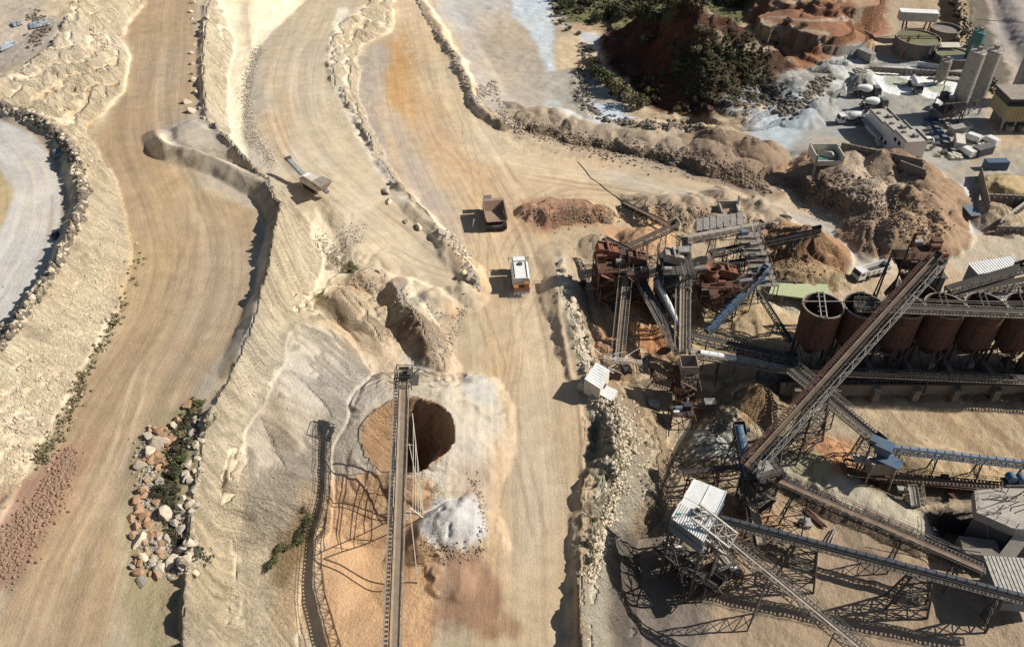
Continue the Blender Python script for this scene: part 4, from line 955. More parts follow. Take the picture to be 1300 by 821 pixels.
            m.box(p + Vector((0,0,s_ * .45)), (s_, s_ * .8, s_ * .9), yaw); m.box(p + Vector((0,0,s_ * .94)), (s_ * 1.12, s_ * .92, s_ * .1), yaw); c_ = m.build('cabin', mt, t)
            m = MB(); m.box(p + Vector((0,0,s_ * .55)) - Y_ * s_ * .4, (s_ * .6, .06, s_ * .35), yaw); m.build('window', 'glass', c_)
        elif kind == 'chute':
            m.hexa([p + X_ * x_ * s_ * .3 + Y_ * y_ * s_ * .3 - Vector((0,0,s_)) + X_ * s_ * .4 for x_, y_ in cs] + [p + X_ * x_ * s_ * .45 + Y_ * y_ * s_ * .45 for x_, y_ in cs]); m.build('chute', mt, t)
    return t
def corr(mb, A, B, C, D, n=12, d=.1, th=.12):
    """ribbed sheet over the quad A B C D (ribs run from A to D)"""
    A, B, C, D = map(Vector, (A, B, C, D)); nn = (B - A).cross(D - A).normalized()
    mb.hexa([A, B, C, D, A + nn * th, B + nn * th, C + nn * th, D + nn * th])
    for i in range(n + 1):
        f = (i + .02) / (n + .04); mb.bar(A.lerp(B, f) + nn * (th + d * .35), D.lerp(C, f) + nn * (th + d * .35), d * 1.1, d, nn)
def shed(name, label, c, sx_, sy_, h, yaw=0, roof='white', wall='cream', cat='building', rise=.8, mono=False, eave=.3, parts=True, base=None):
    c = Vector(c); t = thing(name, label, cat, c)
    m3 = Matrix.Rotation(yaw, 3, 'Z')
    def q(a_, b_, z_): return c + m3 @ Vector((a_ * sx_ / 2, b_ * sy_ / 2, z_))
    m = MB(); zb = -1.0
    if mono: tp = [q(-1,-1,h), q(1,-1,h), q(1,1,h + rise), q(-1,1,h + rise)]; m.hexa([q(-1,-1,zb), q(1,-1,zb), q(1,1,zb), q(-1,1,zb)] + tp)
    else:
        m.hexa([q(-1,-1,zb), q(1,-1,zb), q(1,1,zb), q(-1,1,zb), q(-1,-1,h), q(1,-1,h), q(1,1,h), q(-1,1,h)])
        m.add([q(-1,-1,h), q(-1,1,h), q(-1,0,h + rise), q(1,-1,h), q(1,1,h), q(1,0,h + rise)], [(0,2,1),(3,4,5),(0,3,5,2),(1,2,5,4)])
    m.build('wall', wall, t); ex, ey = 1 + 2 * eave / sx_, 1 + 2 * eave / sy_
    m = MB()
    if mono: corr(m, q(-ex,-ey,h + .02), q(ex,-ey,h + .02), q(ex,ey,h + rise + .04), q(-ex,ey,h + rise + .04), int(sx_ / .6))
    else:
        corr(m, q(-ex,-ey,h + .0), q(ex,-ey,h + .0), q(ex,0,h + rise + .04), q(-ex,0,h + rise + .04), int(sx_ / .6)); corr(m, q(ex,ey,h), q(-ex,ey,h), q(-ex,0,h + rise + .04), q(ex,0,h + rise + .04), int(sx_ / .6))
    m.build('roof', roof, t)
    if parts:
        for a_ in (-.55, .05, .6):
            m = MB(); m.box(q(a_, -1, h * .6) - m3 @ Vector((0,.03,0)), (min(1.2, sx_ * .14), .08, .9), yaw); m.build('window', 'glass', t)
        m = MB(); m.box(q(.85, -1, 1.05) - m3 @ Vector((0,.04,0)), (1.0, .08, 2.1), yaw); m.build('door', 'dark', t)
    return t
# ------------------------------------------------------------------ conveyors
V = Vector
conveyor('stacker_conveyor', 'long sand-coloured stacker conveyor running straight up the middle over the round crater pile', P(499,870,4.0), P(513,472,16), 1.35, 1.0, 'sbelt', 'pale', (-1,), legs=(), rail='pale', bars=.07)
t_ = bpy.data.objects['stacker_conveyor']
m = MB()                                                     # luffing lattice legs standing right of the belt
hp = P(513,520,14.0); hb = P(509,640,10.2); gp = P(531,648,0); gp.z = gz(gp.x, gp.y)
for s1 in (-1.3, 1.3):
    top1 = hp + V((s1,0,-.8)); top2 = hb + V((s1,0,-.8)); ft = V((hb.x + s1 * 1.9, hb.y + 4.5, gz(hb.x, hb.y + 4.5) - .3)); f2 = V((hb.x + s1 * 1.9, hb.y - 7, gz(hb.x, hb.y - 7) - .3))
    m.bar(top1, ft, .16); m.bar(top2, ft, .16); m.bar(top2, f2, .16); m.bar(top1 + V((0,-6,-.5)), ft, .12)
    for k_ in range(5):
        f_ = (k_ + .5) / 5.5; m.bar(top1.lerp(ft, f_), top2.lerp(ft, min(1, f_ + .12)), .09)
for f_ in (.3, .6, .95):
    for A_ in (hp, hb):
        a1 = (A_ + V((-1.3,0,-.8))).lerp(V((hb.x - 2.5, hb.y + 4.5, 0)), f_); a2 = (A_ + V((1.3,0,-.8))).lerp(V((hb.x + 2.5, hb.y + 4.5, 0)), f_); m.bar(a1, a2, .1)
m.build('support_legs', 'cream', t_)
tower('head_tower', '', None, P(513,474,16.3), 15.2, 18.0, 2.6, 2.6, 0, 1, 'dark', 'pale', parent=t_, stair=False, w=.14, legs_ground=False) if False else None
m = MB(); hc = P(513,478,16.2)
for a_, b_ in ((-1.3,-1.6),(1.3,-1.6),(1.3,1.2),(-1.3,1.2)): m.bar(hc + V((a_, b_, -1.4)), hc + V((a_, b_, 1.5)), .14)
for z_ in (-.6, .5, 1.5):
    for A_, B_ in (((-1.3,-1.6),(1.3,-1.6)), ((1.3,-1.6),(1.3,1.2)), ((1.3,1.2),(-1.3,1.2)), ((-1.3,1.2),(-1.3,-1.6))): m.bar(hc + V((*A_, z_)), hc + V((*B_, z_)), .09)
m.box(hc + V((1.9,-.3,-.5)), (1.1,2.4,.12)); m.box(hc + V((.9,.3,.4)), (.8,1.4,1.0)); m.build('head_frame', 'dark', t_)

conveyor('inclined_conveyor', 'longest brown conveyor climbing diagonally in front of the rusty silos, on a lattice tower', P(948,592,4), P(1190,325,20), 1.0, 1.9, 'bbelt', 'dark', (-1,), legs=((.36,'T','dark'),(.16,'A','dark')), legw=1.7, rail='rust', bars=.09, bay=2.4)
t_ = bpy.data.objects['inclined_conveyor']; a_, b_ = P(948,592,4), P(1190,325,20); u_ = (b_ - a_).normalized(); n_ = u_.cross(V((0,0,1))).normalized(); L_ = (b_ - a_).length
m = MB()
for o_ in (1.25, 2.15): m.bar(a_ + n_ * o_ - V((0,0,.6)), b_ + n_ * o_ - V((0,0,.6)), .12)
for i in range(30):
    p, q = a_ + u_ * (L_ * i / 30), a_ + u_ * (L_ * (i + 1) / 30); o1, o2 = (1.25, 2.15) if i % 2 else (2.15, 1.25); m.bar(p + n_ * o1 - V((0,0,.6)), q + n_ * o2 - V((0,0,.6)), .1)
    m.bar(p + n_ * 2.15 - V((0,0,.6)), p + n_ * 2.15 + V((0,0,.5)), .06)
m.bar(a_ + n_ * 2.15 + V((0,0,.5)), b_ + n_ * 2.15 + V((0,0,.5)), .06); m.build('side_truss', 'galv', t_)
conveyor('incline_belt', 'brown belt conveyor falling from the transfer tower to the lower right corner on lattice trestles', P(1250,724,-3.5), P(952,594,3), 1.1, 1.0, 'bbelt', 'dark', (1,), legs=((.76,'T','dark'),(.33,'A','dark'),(.1,'A','dark')), bars=.1)
conveyor('covered_conveyor', 'dark blue hooded conveyor crossing the bottom right corner below the brown one', P(1330,766,-2), P(903,655,2.5), .8, 1.0, 'black', 'dark', (-1,), cover=(0,1), covc='dblue', legs=((.70,'T','dark'),(.35,'T','dark'),(.12,'A','dark')), legw=1.5)
conveyor('gallery_conveyor', 'pale lattice gallery with a grey pipe leaving the white hopper house', P(1150,870,-4), P(884,652,7.2), .6, 1.7, 'pale', 'pale', (1,), legs=((.85,'A','dark'),(.62,'A','dark'),(.3,'A','dark')), bars=.11, bay=2.6, rail='dark')
conveyor('short_conveyor', 'short bright blue hooded conveyor standing upright left of the transfer tower', P(951,606,1.0), P(938,541,4.5), 1.5, .9, 'black', 'dblue', (), cover=(0,1), covc='blue', legs=((.8,'A','dark'),))
conveyor('blue_conveyor', 'long blue conveyor running from the blue transfer house out past the right edge', P(1440,604,-4.2), P(1122,567,-1.5), .8, .7, 'black', 'dblue', (-1,), cover=(0,1), covc='lblue', legs=((.93,'A','pale'),(.78,'A','dark'),(.6,'A','dark'),(.42,'A','dark'),(.2,'A','dark')), rail='blue')
conveyor('feed_conveyor', 'black twin-walkway conveyor passing under the diagonal one down to the blue transfer house', P(1006,468,.5), P(1118,560,-.2), 1.5, 1.1, 'black', 'dark', (-1,1), legs=((.9,'T','dark'),(.5,'A','dark'),(.2,'A','dark')), rail='pale')
conveyor('floor_conveyor', 'low rust-brown conveyor lying behind the curved earth bank at lower right', P(1072,601,-7.4), P(1296,622,-7.4), 1.5, .9, 'bbelt', 'rust', (-1,), legs=((.2,'A'),(.5,'A'),(.8,'A')))
conveyor('discharge_conveyor', 'long level conveyor with pale walkway under the fronts of the rusty silos', P(1008,467,-1.2), P(1440,486,-1.2), 1.5, 1.3, 'black', 'dark', (1,), legs=tuple((x_ / 10, 'A', 'dark') for x_ in range(0, 10)), rail='pale', head=False)
conveyor('silo_top_conveyor', 'level conveyor with pale walkway laid along the tops of the rusty silos', P(1086,388,12.8), P(1440,402,12.8), 1.3, .9, 'black', 'dark', (-1,1), legs=(), rail='pale', head=False)
conveyor('screen_conveyor', 'pale upright-looking conveyor coming straight down from the left red steel tower', P(783,466,-2.6), P(797,322,8.5), 1.1, 1.0, 'sbelt', 'pale', (-1,1), legs=((.55,'A','rust'),(.25,'A','pale'),(.8,'A','rust')), rail='pale')
conveyor('screen_conveyor', 'tall pale conveyor coming straight down from the central dark tower to the grey hopper', P(866,446,1), P(868,306,10.5), 1.3, 1.1, 'sbelt', 'pale', (-1,1), legs=((.45,'A','pale'),(.8,'A','dark')), rail='pale')
conveyor('cross_conveyor', 'black diagonal conveyor left of the pale one, both meeting over the grey hopper', P(864,446,1), P(812,350,5.5), 1.4, 1.1, 'black', 'pale', (-1,), legs=((.5,'A','rust'),(.85,'A','rust')), rail='pale')
conveyor('cross_conveyor', 'diagonal conveyor with a bright white hood over its upper half beside the black one', P(876,440,1), P(834,357,6), .9, .8, 'black', 'pale', (), cover=(.3,1), covc='white', legs=((.5,'A','rust'),(.9,'A','rust')), rail='pale')
conveyor('link_conveyor', 'brown conveyor rising to the right from the left red tower to the central tower', P(781,320,4.5), P(858,284,9), 1.4, 1.0, 'bbelt', 'pale', (1,), legs=((.5,'A','pale'),(.8,'A','pale')), rail='pale')
conveyor('ground_conveyor', 'dark low conveyor lying on the sand above the plant, the highest in the picture', P(792,257,.3), P(849,285,2.0), 1.3, .6, 'bbelt', 'dark', (), legs=((.7,'A'),), head=False)
conveyor('stockpile_conveyor', 'black conveyor stretching right over the brown cone-shaped pile', P(962,309,2.5), P(1040,292,9.5), 1.4, 1.1, 'black', 'dark', (1,), legs=((.3,'A'),(.62,'V')), rail='pale')
conveyor('blue_belt', 'bright blue conveyor climbing from the lattice deck up right to the round steel wheel', P(897,420,-1.4), P(971,341,6.5), 1.0, 1.0, 'black', 'lblue', (1,), cover=(.0,.6), covc='blue', legs=((.4,'A','dark'),(.8,'V','dark')), rail='blue')
conveyor('thin_conveyor', 'narrow black conveyor dropping right from the wheel to the first rusty silo', P(1004,432,-1.4), P(964,370,4), .8, .7, 'black', 'dark', (), legs=((.4,'A'),), head=False)
conveyor('dark_conveyor', 'dark blue-black conveyor reaching from the grey hopper to the foot of the silos', P(872,424,1.2), P(1008,455,.0), 1.6, 1.2, 'black', 'dblue', (-1,1), legs=((.2,'A','dark'),(.5,'A','dark'),(.8,'A','dark')), rail='dark')
conveyor('pale_conveyor', 'pale white-edged conveyor just below the dark one beside the grey hopper', P(876,446,.2), P(1006,468,-1), 1.2, 1.0, 'galv', 'galv', (1,), cover=(.1,.45), covc='white', legs=((.3,'A','dark'),(.7,'A','dark')), rail='pale')
conveyor('transfer_conveyor', 'pale grey lattice conveyor from the central tower right to the stepped steel decks', P(868,302,8.5), P(966,284,6.5), 1.3, 1.4, 'pale', 'pale', (1,), legs=((.4,'A','pale'),(.75,'A','pale')), rail='pale')
conveyor('transfer_conveyor', 'dark conveyor with a box end, second below the grey lattice one at the stepped decks', P(903,320,5), P(966,307,6.5), 1.3, 1.0, 'black', 'pale', (1,), legs=((.3,'A','dark'),(.7,'A','dark')), rail='pale')
conveyor('transfer_conveyor', 'dark conveyor lowest of the three feeding the stepped steel decks', P(908,336,3.5), P(968,327,5), 1.3, 1.0, 'black', 'dark', (1,), legs=((.5,'A','dark'),), rail='pale')
conveyor('silo_feed_conveyor', 'black conveyor behind, upper of two between the louvred house and the right edge sheds', P(1203,366,10), P(1300,337,13), 1.4, 1.3, 'black', 'dark', (1,), legs=((.3,'A'),(.7,'A')), rail='pale')
conveyor('silo_feed_conveyor', 'black conveyor in front, lower of two between the louvred house and the right edge sheds', P(1205,374,9), P(1330,349,12.5), 1.4, 1.3, 'black', 'dark', (1,), legs=((.3,'A'),(.7,'A')), rail='pale')
conveyor('pit_conveyor', 'dark conveyor low in the shade under the white hopper house', P(838,694,-6), P(912,742,-4.5), 1.4, 1.0, 'black', 'dark', (1,), legs=((.2,'A'),(.7,'A')), rail='dark')
conveyor('pit_conveyor', 'dusty pale conveyor dropping down the picture beneath the transfer tower', P(966,690,-6), P(948,606,-1), 1.4, .9, 'sbelt', 'dark', (-1,), legs=((.3,'A'),(.7,'A')), rail='dark')
conveyor('service_bridge', 'thin dark lattice bridge between the gravel cone and the transfer tower', P(868,600,-1), P(942,592,.5), .9, 1.3, 'dark', 'rust', (), legs=((.1,'A'),(.6,'A')), cat='bridge', head=False, drum=False)
conveyor('stub_conveyor', 'short dark conveyor poking out at upper left of the left red tower', P(768,302,4.6), P(800,318,6.4), 1.3, .9, 'black', 'dark', (), legs=((.3,'A'),), head=False)
conveyor('stub_conveyor', 'short upright chute conveyor dropping behind the earth bank at the end of the floor conveyor', P(1162,642,-7), P(1158,616,-5), 1.6, 1.0, 'pale', 'pale', (1,), legs=((.5,'A'),), head=False)

# ------------------------------------------------------------------ towers and machine houses
tower('screening_tower', 'left red-orange steel tower topped by an orange screen box', 772, 378, -3, 7, 6.5, 7.5, R(4), 3, 'primer', 'rust', machines=(('screen',-.2,.5,7.2,3.6,'primer'),('cabin',-.7,.1,7.2,2.0,'primer'),('duct',-.9,-.6,4,2.6,'primer'),('motor',.5,-.3,7.2,1.6,'pale'),('hopper',0,-.2,2.5,2.4,'primer')), rails='all')
tower('screening_tower', 'rusty steel tower under the head of the left pale conveyor', 802, 384, -3, 7.2, 4.6, 6.5, 0, 3, 'rust', 'dark', machines=(('screen',0,.3,7.4,3.0,'rust'),('motor',.6,-.6,7.4,1.2,'pale'),('chute',0,-.5,6.8,3,'rust')), rails='all')
tower('screening_tower', 'central dark steel tower with a grey head box and white pipe', 850, 392, -3, 9.4, 6.5, 7.5, 0, 4, 'dark', 'dark', machines=(('screen',-.2,.2,9.5,3.2,'pale'),('cabin',.5,.6,9.5,2.2,'galv'),('duct',.9,-.2,4,4.5,'galv'),('hopper',-.3,-.2,4.5,2.6,'rust'),('motor',-.7,-.7,9.5,1.3,'galv')), rails='all')
tower('crusher_tower', 'brick-red crusher tower right of the central tower with a curved white pipe', 905, 392, -3.5, 5, 8, 6.5, 0, 2, 'primer', 'rust', machines=(('crusher',-.4,0,5.2,3.2,'primer'),('screen',.45,.2,5.2,3.0,'primer'),('duct',.95,-.5,1.5,4.0,'galv'),('motor',0,-.7,5.2,1.3,'primer'),('motor',-.8,.7,5.2,1.2,'pale')), rails='all')
# stepped decks
t = thing('screen_house', 'greenish grey stepped steel decks running down right of the feed hopper', 'steel structure', P(955,330,-3))
a0 = P(950,298,8); a1 = P(972,360,2.5)
for i in range(9):
    f_ = i / 8; p = a0.lerp(a1, f_); m = MB(); m.box(p, (5.2, 1.9, .14)); m.build('deck', 'pale', t)
    m = MB()
    for s1 in (-1, 1):
        m.bar(p + V((s1 * 2.6, -.9, 0)), V((p.x + s1 * 2.6, p.y - .9, gz(p.x, p.y) - .4)), .16)
        m.bar(p + V((s1 * 2.6, -.95, 1.05)), p + V((s1 * 2.6, .95, 1.05)), .07); m.bar(p + V((s1 * 2.6, -.9, 0)), p + V((s1 * 2.6, -.9, 1.05)), .08)
    m.bar(p + V((-2.6,-.95,1.05)), p + V((2.6,-.95,1.05)), .07); m.bar(p + V((-2.6,-.95,.5)), p + V((2.6,-.95,.5)), .06)
    if i < 8: m.bar(V((p.x - 2.6, p.y - .9, p.z)), V((p.x + 2.6, p.y - .9, gz(p.x, p.y) + .5)), .1)
    m.build('frame', 'galv' if i % 2 else 'dark', t)
    if i % 2 == 0: m = MB(); m.box(p + V((-1.0 + .5 * (i % 4), .1, .6)), (1.6,1.2,1.0), .2); m.build('machine', ('lblue','pale','dark','galv','blue')[i // 2], t)
m = MB(); c_ = P(946,356,2.0); m.tube(c_, c_ + V((.0,-.6,.35)), 1.7, 20); m.build('flywheel', 'pale', t, True)
m = MB(); m.bar(P(952,278,8.6), P(978,362,2.0), .12); m.build('edge_pipe', 'cream', t)
# transfer towers
tower('hopper_tower', 'rust-brown tower holding the grey square hopper where the conveyors meet', 866, 505, -7, .6, 3.8, 4.2, 0, 3, 'rust', 'dark', machines=(('hopper',0,0,1.6,3.4,'pale'),('motor',-.8,-1.0,-3.0,1.5,'torange'),('crusher',0,-.5,-6.8,2.2,'galv'),('motor',-1.5,.2,-1.5,1.6,'primer')), rails='all')
tower('drive_house', 'small dark frame with blue and orange drives at the foot of the brown tower', 863, 534, -7.5, -4.6, 4.2, 3, 0, 1, 'rust', 'dark', machines=(('motor',-.3,0,-4.4,1.2,'lblue'),('cabin',.5,.2,-4.4,1.3,'dblue'),('motor',-.6,-.6,-4.4,.9,'white')), stair=False)
tower('transfer_tower', 'dark steel transfer tower at the low end of the diagonal conveyor', 952, 650, -9.5, 3.2, 4.4, 4.4, R(20), 4, 'dark', 'dark', machines=(('chute',0,0,3.6,2.6,'galv'),('motor',.8,.6,3.4,1.2,'dblue')), rails='all')
tower('head_tower', 'tall rusty head tower with tangled rails at the top end of the diagonal conveyor', None, (81.5,130.2,0), -3, 18.4, 5.4, 5.0, R(0), 6, 'rust', 'rust', machines=(('motor',.5,.3,18.6,1.6,'primer'),('cabin',.7,.7,18.6,1.8,'rust'),('motor',-.5,.9,18.6,1.4,'galv'),('chute',0,0,18.2,4,'lblue'),('duct',-.9,.9,18.6,2.6,'rust'),('motor',.9,-.6,18.6,1.1,'torange')), rails='all', w=.26)
# louvred enclosure of the head tower
t = thing('louvred_house', 'blue-grey louvred steel enclosure below the head of the diagonal conveyor', 'machine house', P(1180,440,-3))
c_ = P(1172,360,10.5); m = MB(); m.box(c_, (5.6,4.0,6.2)); m.build('cladding', 'lblue', t)
m = MB()
for i in range(10): m.bar(c_ + V((-2.5 + i * .56, -2.26, -2.9)), c_ + V((-2.5 + i * .56, -2.26, 2.9)), .14)
m.build('louvres', 'galv', t); m = MB(); m.box(c_ + V((0,0,3.2)), (6,4.8,.2)); m.build('roof', 'dark', t)
m = MB()
for a_, b_ in ((-2.6,-2),(2.6,-2),(2.6,2),(-2.6,2)): m.bar(c_ + V((a_, b_, -3)), V((c_.x + a_, c_.y + b_, -3.5)), .25)
m.build('frame', 'dark', t)
t = thing('panel_wall', 'dark leaning steel panels between the white tipper and the diagonal conveyor', 'machine house', P(1140,400,-3))
for (q0, q1, q2, q3, mt) in (((1122,372,9),(1140,352,9),(1146,362,5),(1128,384,5),'tgrey'), ((1128,392,8),(1142,376,8),(1152,384,5),(1136,404,5),'tgrey'), ((1134,328,14),(1178,332,14),(1170,345,11),(1142,342,11),'dblue')):
    A_, B_, C_, D_ = P(*q0), P(*q1), P(*q2), P(*q3); m = MB(); m.hexa([D_, C_, B_, A_, D_ + V((0,.15,.12)), C_ + V((0,.15,.12)), B_ + V((0,.15,.12)), A_ + V((0,.15,.12))]); m.build('panel', mt, t)
m = MB(); pA = P(1134,317,15); pB = P(1110,372,7); pC = P(1170,318,15)
for A_, B_ in ((pA, pB), (pA, pC), (pA, V((pA.x, pA.y, -3))), (pB, V((pB.x, pB.y, -3))), (pC, V((pC.x, pC.y, -3))), (pB, V((pA.x, pA.y, 2))), (pA, V((pC.x, pC.y, 4)))): m.bar(A_, B_, .28)
for q in ((1122,380,7),(1146,360,8),(1150,385,6)): p = P(*q); m.bar(p, V((p.x, p.y, -3)), .2)
m.build('frame', 'dark', t)
# feed hopper
t = thing('feed_hopper', 'square dark-mouthed concrete feed hopper with a ribbed apron beside the haul road', 'feed hopper', P(925,300,-2))
c_ = P(925,268,.4); m = MB(); W, D_, w_ = 4.2, 4.4, .35
for dx, dy, a_, b_ in ((0,-D_ / 2, W, w_), (-W / 2, 0, w_, D_ - w_), (W / 2, 0, w_, D_ - w_)): m.box(c_ + V((dx, dy, -.6)), (a_, b_, 3.6 if dy == 0 else 1.8))
m.box(c_ + V((0,D_ / 2,-.4)), (W + w_, w_, 4.0)); m.build('bin_wall', 'conc', t)
m = MB(); m.box(c_ + V((0,0,-1.9)), (W, D_, .2)); m.build('bin_floor', 'dark', t)
m = MB()
for i in range(7):
    p = P(888 + i * 8.6, 285 - i * 1.2, 2.6); m.box(p, (1.35,3.4,.16), R(-6), tz=Matrix.Rotation(R(-6), 3, 'Z') @ Matrix.Rotation(R(24), 3, 'X'))
m.build('apron', 'galv', t)
m = MB(); 
for i in range(4): p = P(890 + i * 17, 288, 2.2); m.bar(p, V((p.x, p.y, -3)), .2)
m.build('leg', 'dark', t)
m = MB(); p = c_ + V((2.5,1.8,1.2)); m.box(p + V((0,0,.5)), (.3,.9,3.6)); m.build('marker_board', 'cream', t)
# blue transfer house
t = thing('transfer_house', 'blue transfer house where the black and blue conveyors meet, on grey plate legs', 'machine house', P(1120,600,-8))
c_ = P(1122,569,-.6); yw = R(-35); m = MB(); m.box(c_, (2.6,2.2,1.9), yw); m.box(c_ + V((-1.2,1.2,.3)), (1.8,1.6,1.4), yw); m.build('housing', 'lblue', t)
m = MB(); m.box(c_ + V((0,0,1.05)), (2.9,2.5,.14), yw); m.box(c_ + V((-1.2,1.2,1.1)), (2,1.8,.14), yw); m.build('roof', 'blue', t)
m = MB(); m.box(c_ + V((.6,-1.8,-1.0)), (4.2,2.6,.14), yw)
for a_, b_ in ((-1.6,-2.8),(2.6,-2.2),(.2,-.2)): m.bar(c_ + V((a_, b_, -1)), c_ + V((a_, b_, .1)), .08)
m.build('platform', 'blue', t)
m = MB(); m.box(c_ + V((-.2,-1.6,-3.0)), (4.6,1.6,3.0), 0); m.build('plate_screen', 'pale', t)
for a_, b_ in ((-2.3,-2.6),(1.9,-2.6),(-2.3,.4),(1.9,.4)):
    m = MB(); m.bar(c_ + V((a_, b_, -1.2)), V((c_.x + a_ * 1.15, c_.y + b_ * 1.1, -9.5)), .25); m.build('leg', 'pale', t)
t = thing('loading_frame', 'low pale steel frame with a ramp under the grey plates at lower right', 'steel structure', P(1110,612,-8))
m = MB(); a_ = P(1078,594,-6); b_ = P(1130,606,-6)
for d_ in (0, 2.2):
    m.bar(a_ + V((0,d_,0)), b_ + V((0,d_,0)), .3)
    for f_ in (0,.33,.66,1): p = a_.lerp(b_, f_) + V((0,d_,0)); m.bar(p, V((p.x, p.y, -10)), .22)
m.build('frame', 'rust', t)
m = MB(); A_ = P(1086,586,-4); m.hexa([A_ + V(q) for q in ((0,0,-.2),(4,0,-1.2),(4,2,-1.2),(0,2,-.2),(0,0,0),(4,0,-1),(4,2,-1),(0,2,0))]); m.build('ramp', 'cream', t)

# ------------------------------------------------------------------ rusty silos
S0 = P(1030,497,-5); SX0 = P(1045,388,10.8).x; SY = P(1045,388,10.8).y
for i in range(8):
    lab = ['rusty silo at the left end of the row, open top in sunlight', 'second rusty silo from the left, just right of the end one', 'third rusty silo, half hidden behind the diagonal conveyor', 'fourth rusty silo from the left, right of the diagonal conveyor', 'fifth rusty silo from the left in the long row', 'sixth rusty silo from the left in the long row', 'seventh rusty silo cut by the right edge of the picture', 'last rusty silo just beyond the right edge'][i]
    if i == 7: continue
    c = V((SX0 + 7.95 * i, SY + random.uniform(-.1, .1), 0)); t = thing('aggregate_silo', lab, 'silo', (c.x, c.y, -4.5), 'rusty aggregate silos in a row')
    r = 3.85; m = MB(); m.lathe(c, [(r * .93, 2.4), (r * .95, 4), (r, 10.9), (r - .12, 10.9), (r - .15, 3), (.4, 2.9)], 36); m.build('shell', 'silo', t, True)
    m = MB(); 
    for z_ in (4.4, 6.6, 8.8): rr = r * (.93 + .07 * (z_ - 2.4) / 8.5) + .01; m.lathe(c, [(rr, z_ - .07), (rr + .07, z_ - .07), (rr + .07, z_ + .07), (rr, z_ + .07)], 36)
    m.build('hoop', 'rust', t)
    m = MB(); m.lathe(c, [(r - .15, 10.8), (r + .12, 10.8), (r + .12, 11.02), (r - .15, 11.02), (r - .15, 10.8)], 36); m.build('rim', 'pale', t, True)
    m = MB(); m.lathe(c, [(r * .93, 2.4), (.9, -1.2), (.5, -1.3)], 24); m.build('cone', 'rust', t, True)
    m = MB(); fl_ = 5.0 + (i * 37 % 5) * .5; m.lathe(c, [(.01, fl_ + 1.5), (1.5, fl_ + .8), (r - .2, fl_)], 24); m.build('fill', 'sand', t, True)
    for k_ in range(6):
        an = k_ * math.pi / 3 + .3; m = MB(); m.bar(c + V((math.cos(an) * r * .9, math.sin(an) * r * .9, 3.0)), c + V((math.cos(an) * r * .92, math.sin(an) * r * .92, -6.5)), .38); m.build('leg', 'rust', t)
    m = MB()
    for s1 in (-.55, .55): m.bar(c + V((s1 - 1, -r, 11.15)), c + V((s1 + .6, r, 11.15)), .2, .2)
    m.bar(c + V((-r, .9, 11.15)), c + V((r, .9, 11.15)), .18)
    for q in range(6): f_ = q / 5 * 2 - 1; m.bar(c + V((-1.3 + f_ * .8, r * f_ * .95, 11.3)), c + V((.2 + f_ * .8, r * f_ * .95, 11.3)), .08)
    m.build('top_beams', 'galv' if i == 0 else 'dark', t)
    m = MB()
    for k_ in range(6):
        an = k_ * math.pi / 3 + .3; an2 = an + math.pi / 3; m.bar(c + V((math.cos(an) * r * .92, math.sin(an) * r * .92, 2.4)), c + V((math.cos(an2) * r * .92, math.sin(an2) * r * .92, -5)), .14)
    m.build('bracing', 'dark', t)
    m = MB(); m.box(c + V((.2 * (i % 3) - .2,-2.2,-2.3)), (1.5,2.4,1.2), .1 * (i % 4)); m.build('feeder', ('pale','galv','dark')[i % 3], t)
t = thing('retaining_wall', 'long dark concrete foot wall with piers beneath the rusty silos', 'wall', (SX0 + 24, SY - 6, -6))
m = MB()
for i in range(30): m.box((SX0 - 6 + 2.2 * i, 115.9, -5.7), (2.18,.8,4.6))
m.build('wall_block', 'dconc', t); m = MB()
for i in range(9): m.box((SX0 - 4 + 7.95 * i, 115.0, -5.9), (1.3,1.6,4.2)); m.box((SX0 - 4 + 7.95 * i, 119.5, -3.6), (1.1,6,1.6))
m.build('pier', 'dconc', t)
m = MB(); m.bar((SX0 - 6, 115.6, -3.3), (SX0 + 58, 115.6, -3.3), .5, .3)
for i in range(40): p = V((SX0 - 4 + i * 1.5, 115.4, -3.2)); m.bar(p, p + V((0,0,1.1)), .08)
m.bar((SX0 - 4, 115.4, -2.15), (SX0 + 56, 115.4, -2.15), .07); m.build('edge_rail', 'dark', t)
# boxes and sheds at the right, behind the silos
for (q, sx_, sy_, h_, yw, rf, wl, lab) in (
  ((1262,338,9.8), 10, 3.0, 3.2, R(14), 'white', 'lblue', 'long white-roofed machine house behind the black conveyors, right of the louvred house'),
  ((1288,380,8.2), 12, 3.4, 4.6, R(10), 'white', 'lblue', 'blue-grey clad gallery with pale roof at the right edge above the silos'),
  ((1322,368,9), 5, 4.5, 4.0, R(10), 'white', 'lblue', 'pale flat box cut by the right edge above the silos')):
    c = P(*q) - V((0,0,h_)); t = shed('machine_house', lab, c, sx_, sy_, h_, yw, rf, wl, 'machine house', .35, True, .2, parts=False)
    m = MB(); m3 = Matrix.Rotation(yw, 3, 'Z')
    for a_ in (-.45, 0, .45):
        for b_ in (-.4, .4): p = c + m3 @ V((a_ * sx_, b_ * sy_, -.5)); m.bar(p, V((p.x, p.y, gz(p.x, p.y) - .5)), .3)
    m.build('leg', 'dark', t)
